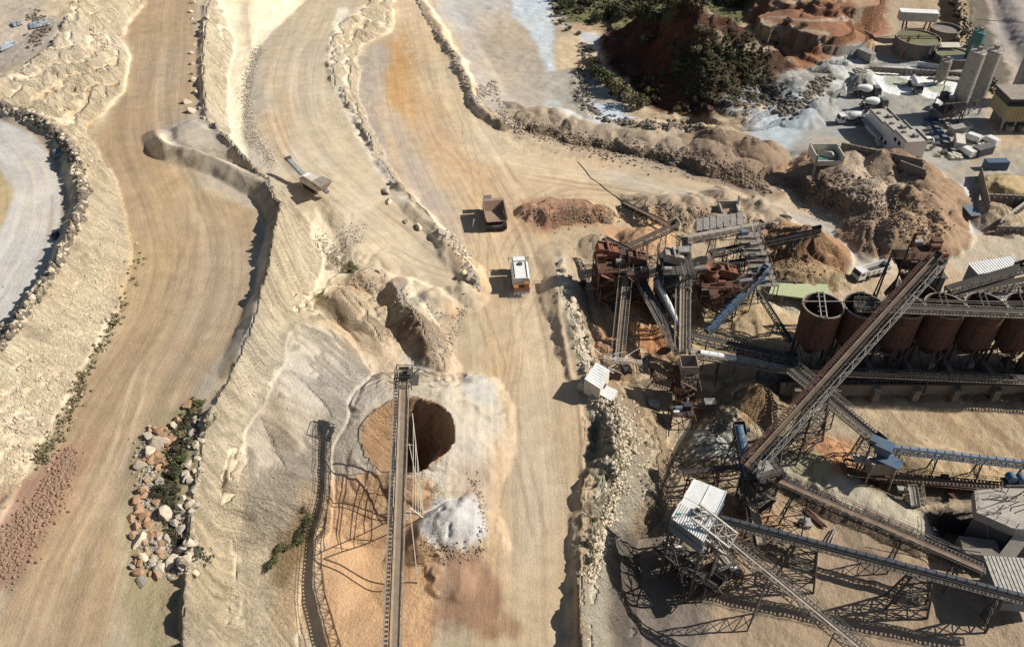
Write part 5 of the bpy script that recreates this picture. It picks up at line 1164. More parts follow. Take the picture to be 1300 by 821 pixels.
# light green low roof
t = thing('low_roof', 'long pale green flat roof on short posts behind the first rusty silo', 'roof', P(1020,385,-3))
c0, c1, c2, c3 = P(976,374,-1), P(1056,384,-1), P(1050,362,-1), P(980,359,-1)
m = MB(); m.hexa([c0, c1, c2, c3] + [p + V((0,0,.3)) for p in (c0, c1, c2, c3)]); m.build('roof', 'lgreen', t)
m = MB(); m.bar(c3 + V((0,0,.4)), c3.lerp(c2, .55) + V((0,0,.4)), .35, .5); m.build('edge_beam', 'dark', t)
for p in (c0, c0.lerp(c1, .22), c0.lerp(c1, .55), c1, c2, c3):
    m = MB(); m.bar(p, V((p.x, p.y, -5)), .35); m.build('post', 'pale', t)

# ------------------------------------------------------------------ white hopper house
t = thing('hopper_house', 'white ribbed-roof hopper house raised on stilts in the lower right', 'building', P(880,720,-10))
zr = 8.0
A_, B_, C_, D_ = P(881,608,zr), P(923,624,zr), P(893,688,zr - 1.2), P(852,658,zr - 1.2)
def q2(f, g): return A_.lerp(B_, f).lerp(D_.lerp(C_, f), g)
m = MB(); corr(m, q2(0,.46), q2(1,.46), q2(1,0), q2(0,0), 2, .12); corr(m, q2(0,.62), q2(1,.62), q2(1,.44) + V((0,0,-.05)), q2(0,.44) + V((0,0,-.05)), 1, .08)
corr(m, D_, C_, q2(1,.60), q2(0,.60), 15, .14); m.build('roof', 'white', t)
lo = [D_ + V((.1,.1,-3.2)), C_ + V((-.1,.1,-3.2)), B_ + V((-.1,-.1,-3.2)), A_ + V((.1,-.1,-3.2))]; hi = [D_ + V((.1,.1,-.02)), C_ + V((-.1,.1,-.02)), B_ + V((-.1,-.1,-.02)), A_ + V((.1,-.1,-.02))]
m = MB(); m.hexa(lo + hi)
u_ = (C_ - D_)
for i in range(17): p = D_ + u_ * (i / 16) + V((.05,.02,0)); m.bar(p - V((0,.05,.1)), p - V((0,.05,3.1)), .12)
m.bar(D_ - V((0,.08,1.5)), C_ - V((0,.08,1.5)), .14); m.build('wall', 'lblue', t)
for p in lo:
    m = MB(); m.bar(p, V((p.x, p.y, gz(p.x, p.y) - .5)), .35); m.build('leg', 'dark', t)
m = MB()
for i in range(4):
    p, r_ = lo[i], lo[(i + 1) % 4]; m.bar(p, V((r_.x, r_.y, gz(r_.x, r_.y))), .16); m.bar(r_, V((p.x, p.y, gz(p.x, p.y))), .16); m.bar(p.lerp(V((p.x, p.y, -10)), .5), r_.lerp(V((r_.x, r_.y, -10)), .5), .2)
m.build('bracing', 'dark', t)
m = MB(); ga = P(882,652,7.6); gb = P(930,690,5.6); gd = (gb - ga); gn = V((-gd.y, gd.x, 0)).normalized()
lattice(m, ga - gn * 1.5 - V((0,0,1.4)), ga + gn * 1.5 - V((0,0,1.4)), ga + gn * 1.5 + V((0,0,.8)), ga - gn * 1.5 + V((0,0,.8)), gb - gn * 1.5 - V((0,0,1.4)), gb + gn * 1.5 - V((0,0,1.4)), gb + gn * 1.5 + V((0,0,.8)), gb - gn * 1.5 + V((0,0,.8)), 3, .16); m.build('gallery_frame', 'galv', t)
m = MB(); p = q2(.12,.9) + V((0,0,.8)); m.bar(p - V((0,0,.8)), p, .08); m.bar(p, p + V((4.2,.3,.0)), .08); m.box(p, (.9,.35,.12)); m.build('lamp_arm', 'green', t)
# machinery in the shade below
for k_, (a_, b_, z_, s_, fr, lab) in enumerate([(872,742,-10.5,5,'dark','dark low machine frame in the shade below the white hopper house'), (915,738,-10.5,5,'rust','rusty machine frame under the pale lattice gallery'), (850,712,-10.3,3.5,'dark','small dark frame at the left foot of the white hopper house')]):
    tower('service_tower', lab, a_, b_, z_, z_ + 3.4, s_, s_ * .8, R(25), 1, fr, 'dark', machines=(('motor',-.4,.2,z_ + 3.6,1.1,'galv'),('motor',.5,-.3,z_ + 3.6,.9,'white'),('screen',.1,.5,z_ + 3.5,1.8,'pale'),('chute',-.2,-.4,z_ + 3.2,1.6,'rust')), rails='all', stair=False)
# white cabin by the plant and the lattice jib beside it
t = thing('site_cabin', 'white prefabricated cabin with sloping roof on the rubble bank, brushing the haul road', 'cabin', P(756,490,1))
zc_ = 4.2; A_, B_, C_, D_ = P(742,481,zc_), P(757,460,zc_ + .3), P(774,470,zc_), P(762,494,zc_ - .6)
m = MB(); m.hexa([p - V((0,0,3.6)) for p in (D_, C_, B_, A_)] + [D_, C_, B_, A_]); m.build('wall', 'cream', t); m = MB(); corr(m, D_, C_, B_, A_, 8, .05); m.build('roof', 'white', t)
m = MB(); m.box(D_.lerp(C_, .5) - V((-.1,.1,1.6)), (1.0,.1,.8), R(55)); m.build('window', 'glass', t)
t = thing('site_cabin', 'smaller white cabin roof lying just below the larger white cabin', 'cabin', P(768,505,0))
zc_ = 1.6; A_, B_, C_, D_ = P(753,496,zc_), P(763,487,zc_), P(784,496,zc_), P(776,509,zc_)
m = MB(); m.hexa([p - V((0,0,2.4)) for p in (D_, C_, B_, A_)] + [D_, C_, B_, A_]); m.build('wall', 'cream', t); m = MB(); corr(m, D_, C_, B_, A_, 6, .05); m.build('roof', 'white', t)
t = thing('lattice_jib', 'fallen pale lattice jib and pipes in a tangle beside the larger white cabin', 'scrap steel', P(785,458,-4))
m = MB(); random.seed(5)
a_ = P(765,458,1.0); b_ = P(815,464,0.0); n_ = V((0,.7,0)); k_ = V((0,0,.7))
lattice(m, a_, a_ + n_, a_ + n_ + k_, a_ + k_, b_, b_ + n_, b_ + n_ + k_, b_ + k_, 9, .07)
for i in range(26):
    p = P(random.uniform(762,800), random.uniform(446,468), random.uniform(-3,1.2)); q = p + V((random.uniform(-3,3), random.uniform(-2,2), random.uniform(-1.2,1.2))); m.bar(p, q, random.choice((.08,.12,.16)))
m.build('scrap', 'cream', t)
m = MB()
for i in range(14):
    p = P(random.uniform(762,800), random.uniform(455,472), random.uniform(-3.5,-.5)); m.box(p, (random.uniform(.5,1.6), random.uniform(.5,1.4), random.uniform(.4,1.2)), random.uniform(0,3))
m.build('machine', 'dark', t)
# ------------------------------------------------------------------ concrete block, lower right
t = thing('crusher_block', 'massive pale concrete crusher block with railings at the right edge, lower right', 'concrete structure', P(1270,690,-10))
zt = -2.5; pts = [P(1237,622,zt), P(1310,616,zt), P(1420,640,zt), P(1420,678,zt), P(1290,672,zt), P(1240,650,zt)]
m = MB(); m.prism([(p.x, p.y) for p in reversed(pts)], -4.3, zt); m.build('slab', 'conc', t)
m = MB(); p4 = [P(1243,651,zt), P(1291,672,zt), P(1420,678,zt), P(1420,650,zt), P(1250,640,zt)]; m.prism([(p.x, p.y + .6) for p in reversed(p4)], -11.5, -4.3); m.build('wall', 'dconc', t)
m = MB(); a_ = P(1297,676,-3.6); b_ = P(1262,726,-9); m.hexa([b_ + V((-1.5,0,-2)), b_ + V((1.5,0,-2)), a_ + V((2,0,-5)), a_ + V((-1,0,-5)), b_ + V((-1.5,0,0)), b_ + V((1.5,0,0)), a_ + V((2,0,0)), a_ + V((-1,0,0))]); m.build('buttress', 'conc', t)
m = MB(); p = P(1248,700,-6.5); m.box(p - V((0,-1,1.5)), (6.0,3.4,3.0), R(-8)); m.build('basin', 'dconc', t)
m = MB()
for (x_, y_, x2, y2) in ((1240,648,1290,670),(1238,624,1240,648),(1290,670,1380,674),(1255,632,1300,636)):
    a_, b_ = P(x_, y_, zt), P(x2, y2, zt); n_ = max(2, int((b_ - a_).length / 1.4))
    for hh in (.55, 1.1): m.bar(a_ + V((0,0,hh)), b_ + V((0,0,hh)), .07)
    for i in range(n_ + 1): q = a_.lerp(b_, i / n_); m.bar(q, q + V((0,0,1.15)), .08)
m.build('handrail', 'pale', t)
m = MB(); random.seed(8)
for i in range(16):
    p = P(random.uniform(1262,1300), random.uniform(622,652), zt); m.bar(p, p + V((random.uniform(-2,2), random.uniform(-1,1), random.uniform(.6,3.2))), .12)
m.build('frame', 'pale', t)
m = MB(); a_ = P(1252,655,-3); pr = a_
for i in range(8): q = a_ + V((.25 * i, -.4 * i, -.9 * i * (1 + i * .02))); m.tube(pr, q, .1, 6); pr = q
m.build('hose', 'pale', t)
t = thing('drive_unit', 'round blue drive motors on the concrete block at the right edge', 'motor', P(1292,606,-3))
m = MB(); p = P(1291,607,-1.2); m.tube(p + V((-.9,-.5,0)), p + V((-.9,.9,0)), .8, 16); m.tube(p + V((.9,-.5,-.3)), p + V((.9,.9,-.3)), .7, 16); m.build('motor', 'blue', t, True)
m = MB(); m.box(p - V((0,0,1.1)), (4,2,.5)); m.bar(p - V((-1,0,.9)), p - V((-1,0,5)), .3); m.bar(p - V((1,0,.9)), p - V((1,0,5)), .3); m.build('stand', 'dark', t)
shed('ribbed_shed', 'pale blue ribbed metal roof in the bottom right corner', P(1292,735,-5) - V((0,0,2.6)), 8, 7, 2.6, R(-4), 'galv', 'lblue', 'shed', .4, True, .2)
m = MB(); pr = None
for i in range(15):
    p = P(1155 + i * 6.5, 667 + i * 2.4 + 7 * math.sin(i / 14 * 3.1), -5 - 2.0 * math.sin(i / 14 * 3.1))
    if pr is not None: m.tube(pr, p, .09, 6)
    pr = p
o = m.build('slack_pipe', 'pale'); tag(o, 'thin pale pipe sagging across the dark pit beside the brown conveyor', 'pipe')
# ------------------------------------------------------------------ mixing plant, upper right
def at(px, py): return G(px, py)
def tank(name, label, c, r, h, shell, liquid=None, fill=.85, bridge=False, ribs=0, grp=None, cat='tank'):
    c = V(c); t = thing(name, label, cat, c, grp)
    m = MB(); m.lathe(c, [(r, -1), (r, h), (r - .14, h), (r - .14, h * .3), (.2, h * .3)], 40); m.build('shell', shell, t, True)
    m = MB(); m.lathe(c, [(r, h - .02), (r + .16, h - .02), (r + .16, h + .12), (r - .16, h + .12), (r - .16, h - .02)], 40); m.build('rim', 'pale', t)
    if liquid: m = MB(); m.lathe(c, [(.01, h * fill), (r - .13, h * fill)], 40); m.build('liquid', liquid, t)
    if ribs:
        m = MB()
        for i in range(ribs): an = 6.283 * i / ribs; m.bar(c + V((math.cos(an) * (r + .08), math.sin(an) * (r + .08), 0)), c + V((math.cos(an) * (r + .08), math.sin(an) * (r + .08), h)), .14)
        for z_ in (h * .45, h * .9): m.lathe(c, [(r + .02, z_ - .06), (r + .14, z_ - .06), (r + .14, z_ + .06), (r + .02, z_ + .06)], ribs)
        m.build('stiffener', 'pale', t)
    if bridge:
        m = MB(); m.bar(c + V((-r, 0, h + .35)), c + V((r, 0, h + .35)), .8, .15)
        for hh in (.7, 1.3): m.bar(c + V((-r, .4, h + hh)), c + V((r, .4, h + hh)), .06)
        m.build('bridge', 'dark', t)
        m = MB(); m.tube(c + V((0,0,h * .3)), c + V((0,0,h + 1)), .25, 8); m.build('mixer_shaft', 'dark', t)
    return t
c = at(1160,66); t = tank('settling_tank', 'largest round settling tank full of murky green water with an orange arm', c, 7.2, 5.2, 'dconc', 'pond', .93, True, 28)
m = MB(); a_ = at(1141,74) + V((0,-.5,0)); m.bar(a_, a_ + V((2.6,2.5,6.6)), .9, .35); m.bar(a_ + V((1,0,0)), a_ + V((3.2,2.6,6.6)), .12); m.build('arm', 'torange', t)
c = at(1207,80); t = tank('settling_tank', 'middle-sized round tank of brown-green water beside the green silo', c, 5.6, 3.2, 'dconc', 'pond', .9, False, 20)
m = MB(); m.box(c + V((.3,4.5,4.4)), (6.4,2.4,.2), 0, tz=Matrix.Rotation(R(20), 3, 'X')); m.build('roof', 'cream', t)
c = at(1197,48); tank('water_tank', 'dull round tank with brown water behind the two settling tanks', c, 5.0, 3.6, 'dconc', 'dconc', .8, False, 16)
# raised cream box
t = thing('raised_tank', 'long cream box tank raised on rust-brown legs behind the largest settling tank', 'tank', at(1158,46))
c = at(1160,48); zc_ = c.z + 8.0; m = MB(); m.box((c.x - 1, c.y, zc_), (12.5,3.4,3.0), R(-8)); m.build('body', 'cream', t); m = MB(); m.box((c.x - 1, c.y, zc_ + 1.6), (12.9,3.8,.2), R(-8)); m.build('roof', 'white', t)
m = MB()
for a_ in (-4.6, 3.4):
    for b_ in (-1.2, 1.2): m.bar((c.x + a_ * 1.0, c.y + b_ - a_ * .14, zc_ - 1.4), (c.x + a_ * .8, c.y + b_ * 1.6 - a_ * .14, c.z - .5), .45)
m.bar((c.x - 4.4, c.y, c.z + 3.4), (c.x + 3.2, c.y, c.z + 3.2), .35); m.build('leg', 'rust', t)
# green silo
def silo(name, label, foot, r, h, legh, shell, n=28, lean=None, grp=None, bands=5, top='galv'):
    c = V(foot); t = thing(name, label, 'silo', c, grp)
    m = MB(); m.lathe(c, [(.3, legh - 1.8), (r, legh + .4), (r, legh + h), (r * .9, legh + h + .25), (.1, legh + h + .5)], n, 0, True, True); m.build('shell', shell, t, True)
    m = MB()
    for i in range(bands): z_ = legh + .6 + (h - .8) * i / (bands - 1); m.lathe(c, [(r + .005, z_ - .06), (r + .07, z_ - .06), (r + .07, z_ + .06), (r + .005, z_ + .06)], n)
    m.build('hoop', top, t)
    for k_ in range(4):
        an = k_ * math.pi / 2 + .7; m = MB(); m.bar(c + V((math.cos(an) * r * .95, math.sin(an) * r * .95, legh + .4)), c + V((math.cos(an) * r, math.sin(an) * r, -.5)), .28); m.build('leg', top, t)
    m = MB()
    for k_ in range(4):
        an = k_ * math.pi / 2 + .7; a2 = an + math.pi / 2; m.bar(c + V((math.cos(an) * r, math.sin(an) * r, 0)), c + V((math.cos(a2) * r * .95, math.sin(a2) * r * .95, legh)), .12)
    m.build('bracing', top, t)
    m = MB()
    for k_ in range(14): an = 6.283 * k_ / 14; p = c + V((math.cos(an) * r * .92, math.sin(an) * r * .92, legh + h + .3)); m.bar(p, p + V((0,0,1)), .07)
    for hh in (.5, 1.0): m.lathe(c, [(r * .92, legh + h + .3 + hh - .03), (r * .95, legh + h + .3 + hh), (r * .92, legh + h + .3 + hh + .03)], 14)
    m.build('handrail', top, t)
    m = MB(); m.box(c + V((.3,0,legh + h + .9)), (1.0,1.0,1.2)); m.build('filter_box', 'pale', t)
    m = MB(); p = c + V((r * .7, -r * .75, 0)); 
    for s1 in (-.25, .25): m.bar(p + V((s1, 0, 1)), p + V((s1, 0, legh + h + .8)), .07)
    m.build('ladder', top, t)
    return t
silo('green_silo', 'leaning-looking dark green upright tank standing on the scrub bank', at(1229,82), 2.0, 9.6, 1.6, 'green', top='green')
pal = P(1217,150,-3)
silo('cement_silo', 'front white cement silo, brightest, over the parked cars', (pal.x - 1.5, pal.y, -3), 2.3, 15.5, 5.5, 'galv', grp='cement silos', bands=7)
silo('cement_silo', 'rear white cement silo, half hidden behind the brighter front one', (pal.x + 5.2, pal.y + 3.4, -3), 2.2, 14.5, 5.5, 'galv', grp='cement silos', bands=7)
silo('cement_silo', 'short grey silo beside the middle-sized round tank', at(1192,106), 1.7, 5.5, 2.0, 'pale', grp='cement silos', bands=3)
silo('cement_silo', 'grey cement silo at the right edge behind the yellowish hall', at(1276,140) + V((6,6,0)), 2.6, 13, 4.5, 'galv', grp='cement silos', bands=6)
silo('cement_silo', 'outermost grey cement silo cut by the right edge', at(1298,140) + V((7,7,0)), 2.6, 13, 4.5, 'pale', grp='cement silos', bands=6)
# yellowish hall
t = thing('batching_hall', 'yellowish clad batching hall with dark slot windows at the upper right edge', 'building', at(1262,170))
c = V((P(1290,168,-3).x + 4, P(1290,168,-3).y + 3, -3)); m = MB(); W = 26
m.box(c + V((4,2,5.8)), (W,9,4.2)); m.build('upper_wall', 'ply', t)
m = MB(); m.box(c + V((4,2.6,9.1)), (W,7.8,2.2)); m.build('roof_house', 'dark', t)
m = MB(); m.box(c + V((4,2,10.35)), (W + .6,9.6,.3)); m.build('roof', 'pale', t)
m = MB(); m.box(c + V((4,-2.7,7.9)), (W + .3,.5,.35)); 
for i in range(24): m.bar(c + V((4 - W / 2 + .5 + i * 1.1, -2.58, 3.7)), c + V((4 - W / 2 + .5 + i * 1.1, -2.58, 7.8)), .14)
m.build('rib', 'ply', t)
for i in range(5): m = MB(); m.box(c + V((-7 + i * 5, -1.45, 9.2)), (2.6,.2,1.2)); m.build('window', 'glass', t)
m = MB()
for i in range(8): m.bar(c + V((4 - W / 2 + .5 + i * 3.6, -2.2, 3.7)), c + V((4 - W / 2 + .5 + i * 3.6, -2.2, -.6)), .5)
m.box(c + V((4,-2.2,3.4)), (W,.6,.6)); m.build('column', 'pale', t)
m = MB(); m.box(c + V((4,3,1.4)), (W - 2,5,3.6)); m.build('lower_wall', 'dconc', t)
m = MB()
for i in range(6): m.box(c + V((-6 + i * 3.8, -2.4, .8)), (1.8,1.8,2.0), .2 * i)
m.build('crate', 'pale', t)
t = tower('silo_tower', 'dark steel frame with ducts under the white cement silos', 1198, 152, -3, 3.5, 6, 5, .2, 2, 'dark', 'dark', machines=(('motor',0,0,3.6,1.6,'galv'),('cabin',-.6,.4,3.6,2,'dblue'),('duct',.6,-.3,2,3,'pale')), rails='all')
# office block
t = thing('site_office', 'pale flat-roofed office block in three stepped sections between the mixer trucks and cars', 'building', at(1140,170))
yw = R(-52)
pA = P(1122,134,4.5); pB = P(1160,172,4.5); u_ = (V((pB.x, pB.y, 0)) - V((pA.x, pA.y, 0))); Lb = u_.length; yw = math.atan2(u_.y, u_.x); m3 = Matrix.Rotation(yw, 3, 'Z'); mid = V(((pA.x + pB.x) / 2, (pA.y + pB.y) / 2, -3))
def q3(a_, b_, z_): return mid + m3 @ V((a_, b_, z_))
Lb += 4
for i, (f0, f1, hh, ww) in enumerate(((-.5,-.08,5.2,5.4), (-.08,.22,6.0,5.8), (.22,.52,6.8,6.2))):
    m = MB(); m.box(q3((f0 + f1) / 2 * Lb, 0, hh / 2 - .5), ((f1 - f0) * Lb, ww, hh + 1), yw); w_ob = m.build('wall', 'white', t)
    m = MB(); m.box(q3((f0 + f1) / 2 * Lb, 0, hh + .06), ((f1 - f0) * Lb + .2, ww + .3, .18), yw)
    for s1 in (-1, 1): m.box(q3((f0 + f1) / 2 * Lb, s1 * ww / 2, hh + .3), ((f1 - f0) * Lb, .25, .5), yw)
    m.build('roof', 'conc', t)
    m = MB(); m.box(q3((f0 + f1) / 2 * Lb + .6, .8, hh + .5), (1.5,1.2,.9), yw); m.build('roof_unit', 'galv', t); m = MB(); m.box(q3((f0 + f1) / 2 * Lb - 2, -1.2, hh + .4), (1.0,.8,.6), yw); m.build('roof_unit', 'galv', t)
    nwin = int((f1 - f0) * Lb / 2.3)
    for k_ in range(nwin):
        for zz in ((1.5,) if hh < 6.5 else (1.6, 4.9)):
            m = MB(); m.box(q3(f0 * Lb + 1.3 + k_ * 2.3, -ww / 2 - .02, zz), (1.3,.1,1.1), yw); wi = m.build('window', 'glass', t)
m = MB(); m.box(q3(.52 * Lb + .03, 1.2, 1.6), (.1,1.4,1.3), yw); m.build('sign', 'tred', t)
m = MB(); m.box(q3(-.2 * Lb, -4.4, 3.0), (Lb * .5,1.8,.15), yw); m.build('canopy', 'galv', t)
# walls of the aggregate bays
def wallbox(name, label, a_, b_, h, th=.5, mt='dconc', zb=-1):
    a_, b_ = V(a_), V(b_); t = thing(name, label, 'wall', (a_ + b_) / 2); m = MB(); u = (b_ - a_); N = max(1, int(u.length / 1.6))
    for i in range(N):
        p, q = a_.lerp(b_, i / N + .004), a_.lerp(b_, (i + 1) / N - .004); m.hexa([p + V((0,-th / 2,zb)), q + V((0,-th / 2,zb)), q + V((0,th / 2,zb)), p + V((0,th / 2,zb)), p + V((0,-th / 2,h)), q + V((0,-th / 2,h)), q + V((0,th / 2,h)), p + V((0,th / 2,h))])
    m.build('wall_block', mt, t)
    m = MB()
    for i in range(N + 1): p = a_.lerp(b_, i / N); m.box(p + V((0, -th * .8, h * .4 + zb * .3)), (.35,.5,h))
    m.build('buttress', mt, t); t['kind'] = 'thing'; return t
wallbox('bay_wall', 'long grey block wall behind the big brown stockpile, in front of the office', at(1066,192), at(1168,214), 2.6)
wallbox('bay_wall', 'short grey block wall stepping down at the right end of the big stockpile', at(1140,214), at(1172,226), 2.4)
wallbox('bay_wall', 'short dark block wall left of the yellow sand bay at the right edge', at(1242,224), at(1252,268), 2.8)
wallbox('bay_wall', 'block wall between the yellow sand bay and the brown bay at the right edge', at(1250,256), at(1360,262), 2.4)
wallbox('bay_wall', 'long dark block wall below the brown bay at the right edge', at(1262,296), at(1370,300), 2.2)
wallbox('bay_wall', 'pale rubble-topped wall of the brown bay at the right edge', at(1268,286), at(1300,262), 1.8, mt='conc')
# feed bin left of the stockpile
t = thing('feed_bin', 'open white-framed bin with green-blue inside at the upper left of the big stockpile', 'bin', at(1046,203))
c = at(1046,206); m = MB()
for dx, dy, a_, b_ in ((0,3.2,7,.25), (-3.5,0,.25,6.6), (3.5,0,.25,6.6)): m.box(c + V((dx, dy, 2.4)), (a_, b_, 2.6))
m.box(c + V((0,-3.2,1.6)), (7,.25,1.4)); m.build('bin_wall', 'cream', t)
m = MB(); m.box(c + V((0,0,1.4)), (6.8,6.2,.3)); m.build('bin_floor', 'green', t); m = MB(); m.rock(c + V((.6,1.2,1.6)), 1.9, 4, (1.2,1,.7)); m.build('load', 'conc', t)
m = MB()
for a_ in (-3.3, 3.3):
    for b_ in (-3, 3): m.bar(c + V((a_, b_, 3.9)), c + V((a_, b_, -.5)), .35)
m.build('leg', 'cream', t)
m = MB(); m.bar(c + V((-3.5,-3.4,3.8)), c + V((-4.5,-6,-.2)), .5, .2); m.build('ramp', 'pale', t)
# pit weighbridge panels
t = thing('gate_board', 'pale blue-white board lying beside the sand bay', 'board', at(1228,262)); m = MB(); c = at(1228,262); m.box(c + V((0,0,.12)), (2.6,9,.2), R(4)); m.build('panel', 'lblue', t)
wallbox('kerb_wall', 'dark low wall running along the far side of the white settling pond', at(1104,88) + V((0,.5,0)), at(1240,96), .8, .8)
wallbox('kerb_wall', 'short dark low wall at the right end of the white settling pond', at(1178,100), at(1216,104), .6, .6)
wallbox('kerb_wall', 'pale wall with white cladding between the pond and the round tanks', at(1164,84), at(1196,88), 1.6, .4, 'white')
# power line and poles
def line(a_, b_, sag, r_, label, z0=0, name='cable'):
    m = MB(); pr = None; a_, b_ = V(a_), V(b_)
    for i in range(15):
        f_ = i / 14; p = a_.lerp(b_, f_) - V((0,0,sag * 4 * f_ * (1 - f_)))
        if pr is not None: m.tube(pr, p, r_, 5)
        pr = p
    o = m.build(name, 'dark'); tag(o, label, name); return o
m = MB(); pr = None
for a_, b_ in ((733,205),(742,215),(750,226),(762,234),(772,243),(783,250),(792,257)):
    p = at(a_, b_) + V((0,0,.05))
    if pr is not None: m.tube(pr, p, .1, 5)
    pr = p
tag(m.build('hose', 'dark'), 'thin dark hose lying across the haul road towards the low dark conveyor', 'hose')
line(P(1240,25,8), P(1400,30,8), .5, .10, 'dark cable crossing the gravel road in the top right corner')

# ------------------------------------------------------------------ vehicles
def wheel(par, c, r, w_, rim='pale', ax=V((1,0,0))):
    m = MB(); c = V(c); m.tube(c - ax * w_ / 2, c + ax * w_ / 2, r, 18); tw = m.build('wheel', 'tyre', par, True)
    m = MB(); m.tube(c - ax * (w_ / 2 + .03), c + ax * (w_ / 2 + .03), r * .52, 12); m.build('rim', rim, tw, True); return tw
def haul_truck(label, body, cabm, load):
    t = thing('dump_truck', label, 'dump truck', (0,0,0))
    m = MB(); m.box((0,0,1.35), (1.5,8.6,.7)); m.box((0,3.7,1.5), (4.2,1.6,.9)); m.build('chassis', 'tgrey' if load else cabm, t)
    # dump body: sloping floor, flared sides, canopy over the cab
    m = MB(); W = 2.55
    for s1 in (-1, 1):
        m.hexa([(s1 * (W - .35), -4.3, 2.8), (s1 * (W - .2), -4.3, 2.8), (s1 * (W - .2), 2.4, 2.2), (s1 * (W - .35), 2.4, 2.2), (s1 * (W - .1), -4.0, 3.7), (s1 * W, -4.0, 3.7), (s1 * W, 2.5, 4.3), (s1 * (W - .12), 2.5, 4.3)])
        for q in range(5): m.bar((s1 * (W + .06), -3.7 + q * 1.45, 2.6), (s1 * (W + .08), -3.7 + q * 1.45, 3.9), .16)
        m.bar((s1 * W, -4.0, 3.75), (s1 * W, 2.5, 4.35), .22)
    m.hexa([(-W + .35,-4.3,2.75), (W - .35,-4.3,2.75), (W - .35,1.6,1.9), (-W + .35,1.6,1.9), (-W + .35,-4.3,2.9), (W - .35,-4.3,2.9), (W - .35,1.6,2.1), (-W + .35,1.6,2.1)])
    m.hexa([(-W + .2,1.6,1.95), (W - .2,1.6,1.95), (W - .1,2.6,4.3), (-W + .1,2.6,4.3), (-W + .2,1.4,2.1), (W - .2,1.4,2.1), (W - .1,2.4,4.35), (-W + .1,2.4,4.35)])
    m.hexa([(-W,2.45,4.25), (W,2.45,4.25), (W,3.4,4.35), (-W,3.4,4.35), (-W,2.45,4.4), (W,2.45,4.4), (W,3.4,4.5), (-W,3.4,4.5)]) if load is None else m.box((0,2.9,4.38), (2 * W,.9,.14))
    m.build('dump_body', body, t)
    if load:
        m = MB(); n = 14; vs = []; fs = []
        for i in range(n):
            for j in range(n):
                x = -1 + 2 * i / (n - 1); y = -1 + 2 * j / (n - 1); vs.append((x * (W - .15), -1.1 + y * 3.5, 2.6 + 1.9 * max(0, 1 - abs(x) ** 2.2) ** .6 * max(0, 1 - abs(y) ** 3) ** .6 + random.uniform(-.06, .06)))
        for i in range(n - 1):
            for j in range(n - 1): fs.append((i * n + j, (i + 1) * n + j, (i + 1) * n + j + 1, i * n + j + 1))
        m.add(vs, fs); m.build('load', load, t, True)
    m = MB(); m.box((-1.2,4.55,3.2), (1.7,1.5,1.9)); m.box((-1.2,4.55,4.2), (1.9,1.7,.12)); cb = m.build('cab', cabm, t)
    m = MB(); m.box((-1.2,5.32,3.45), (1.4,.06,.9)); m.box((-2.07,4.55,3.45), (.06,1.1,.9)); m.box((-.33,4.55,3.45), (.06,1.1,.9)); m.build('windscreen', 'glass', cb)
    m = MB(); m.box((.6,4.1,2.3), (2.2,1.9,1.1)); m.box((.0,4.9,1.7), (4.4,.5,.5)); m.build('bonnet', cabm, t)
    m = MB(); m.bar((-2.3,4.9,2.2), (2.3,4.9,2.2), .08)
    for q in range(6): m.bar((-2.2 + q * .88, 4.95, 1.6), (-2.2 + q * .88, 4.95, 2.9), .06)
    m.bar((-2.3,4.95,2.95), (2.3,4.95,2.95), .07); m.build('handrail', 'cream', t)
    for s1 in (-1, 1):
        wheel(t, (s1 * 1.95, 2.9, 1.15), 1.15, .85); wheel(t, (s1 * 1.25, -3.4, 1.15), 1.15, .75); wheel(t, (s1 * 2.08, -3.4, 1.15), 1.15, .75)
        m = MB(); m.box((s1 * 1.6, 5.17, 1.7), (.5,.08,.3)); m.build('headlight', 'white', t)
        m = MB(); m.box((s1 * 1.3, -4.4, 1.5), (.4,.1,.3)); m.build('tail_light', 'tred', t)
    m = MB(); m.box((0,-4.35,1.6), (2.6,.3,.35)); m.build('bumper', cabm, t)
    return t
def put(t, px, py, yaw): p = at(px, py); t.location = p; t.rotation_euler = (0, 0, yaw); return t
put(haul_truck('empty dump truck with open tan body, upper of the two trucks on the haul road', 'tyel', 'tgrey', None), 628, 281, R(8))
t = thing('water_truck', 'white tank truck with blue cab, lower of the two driving away on the haul road', 'water truck')
m = MB(); m.box((0,-.2,1.1), (1.3,8.6,.5)); m.box((0,3.2,1.2), (3.0,1.6,.6)); m.build('chassis', 'tgrey', t)
m = MB(); pf = [(-1.55,1.5), (1.55,1.5), (1.7,2.0), (1.7,3.1), (1.45,3.55), (-1.45,3.55), (-1.7,3.1), (-1.7,2.0)]
m.add([(x_, y_, z_) for y_ in (-3.3, 2.1) for x_, z_ in pf], [tuple(range(8)), tuple(reversed(range(8, 16)))] + [(i, 8 + i, 8 + (i + 1) % 8, (i + 1) % 8) for i in range(8)]); m.build('tank', 'twhite', t)
m = MB(); m.lathe((.1,1.2,3.5), [(.5,0), (.5,.3), (.1,.32)], 14); m.bar((-1.2,-3.2,3.6), (-1.2,2.0,3.6), .12); m.bar((1.2,-3.2,3.6), (1.2,2.0,3.6), .12); m.build('hatch', 'dark', t)
m = MB(); m.box((0,-4.0,1.7), (3.1,1.3,1.1)); m.box((.95,-4.1,2.6), (.9,1.0,.9)); m.build('pump_box', 'torange', t)
m = MB(); m.bar((-1.6,-4.75,1.1), (1.6,-4.75,1.1), .14); 
for i in range(5): m.tube((-1.4 + i * .7,-4.8,1.1), (-1.4 + i * .7,-5.1,.9), .09, 8)
m.build('spray_bar', 'galv', t)
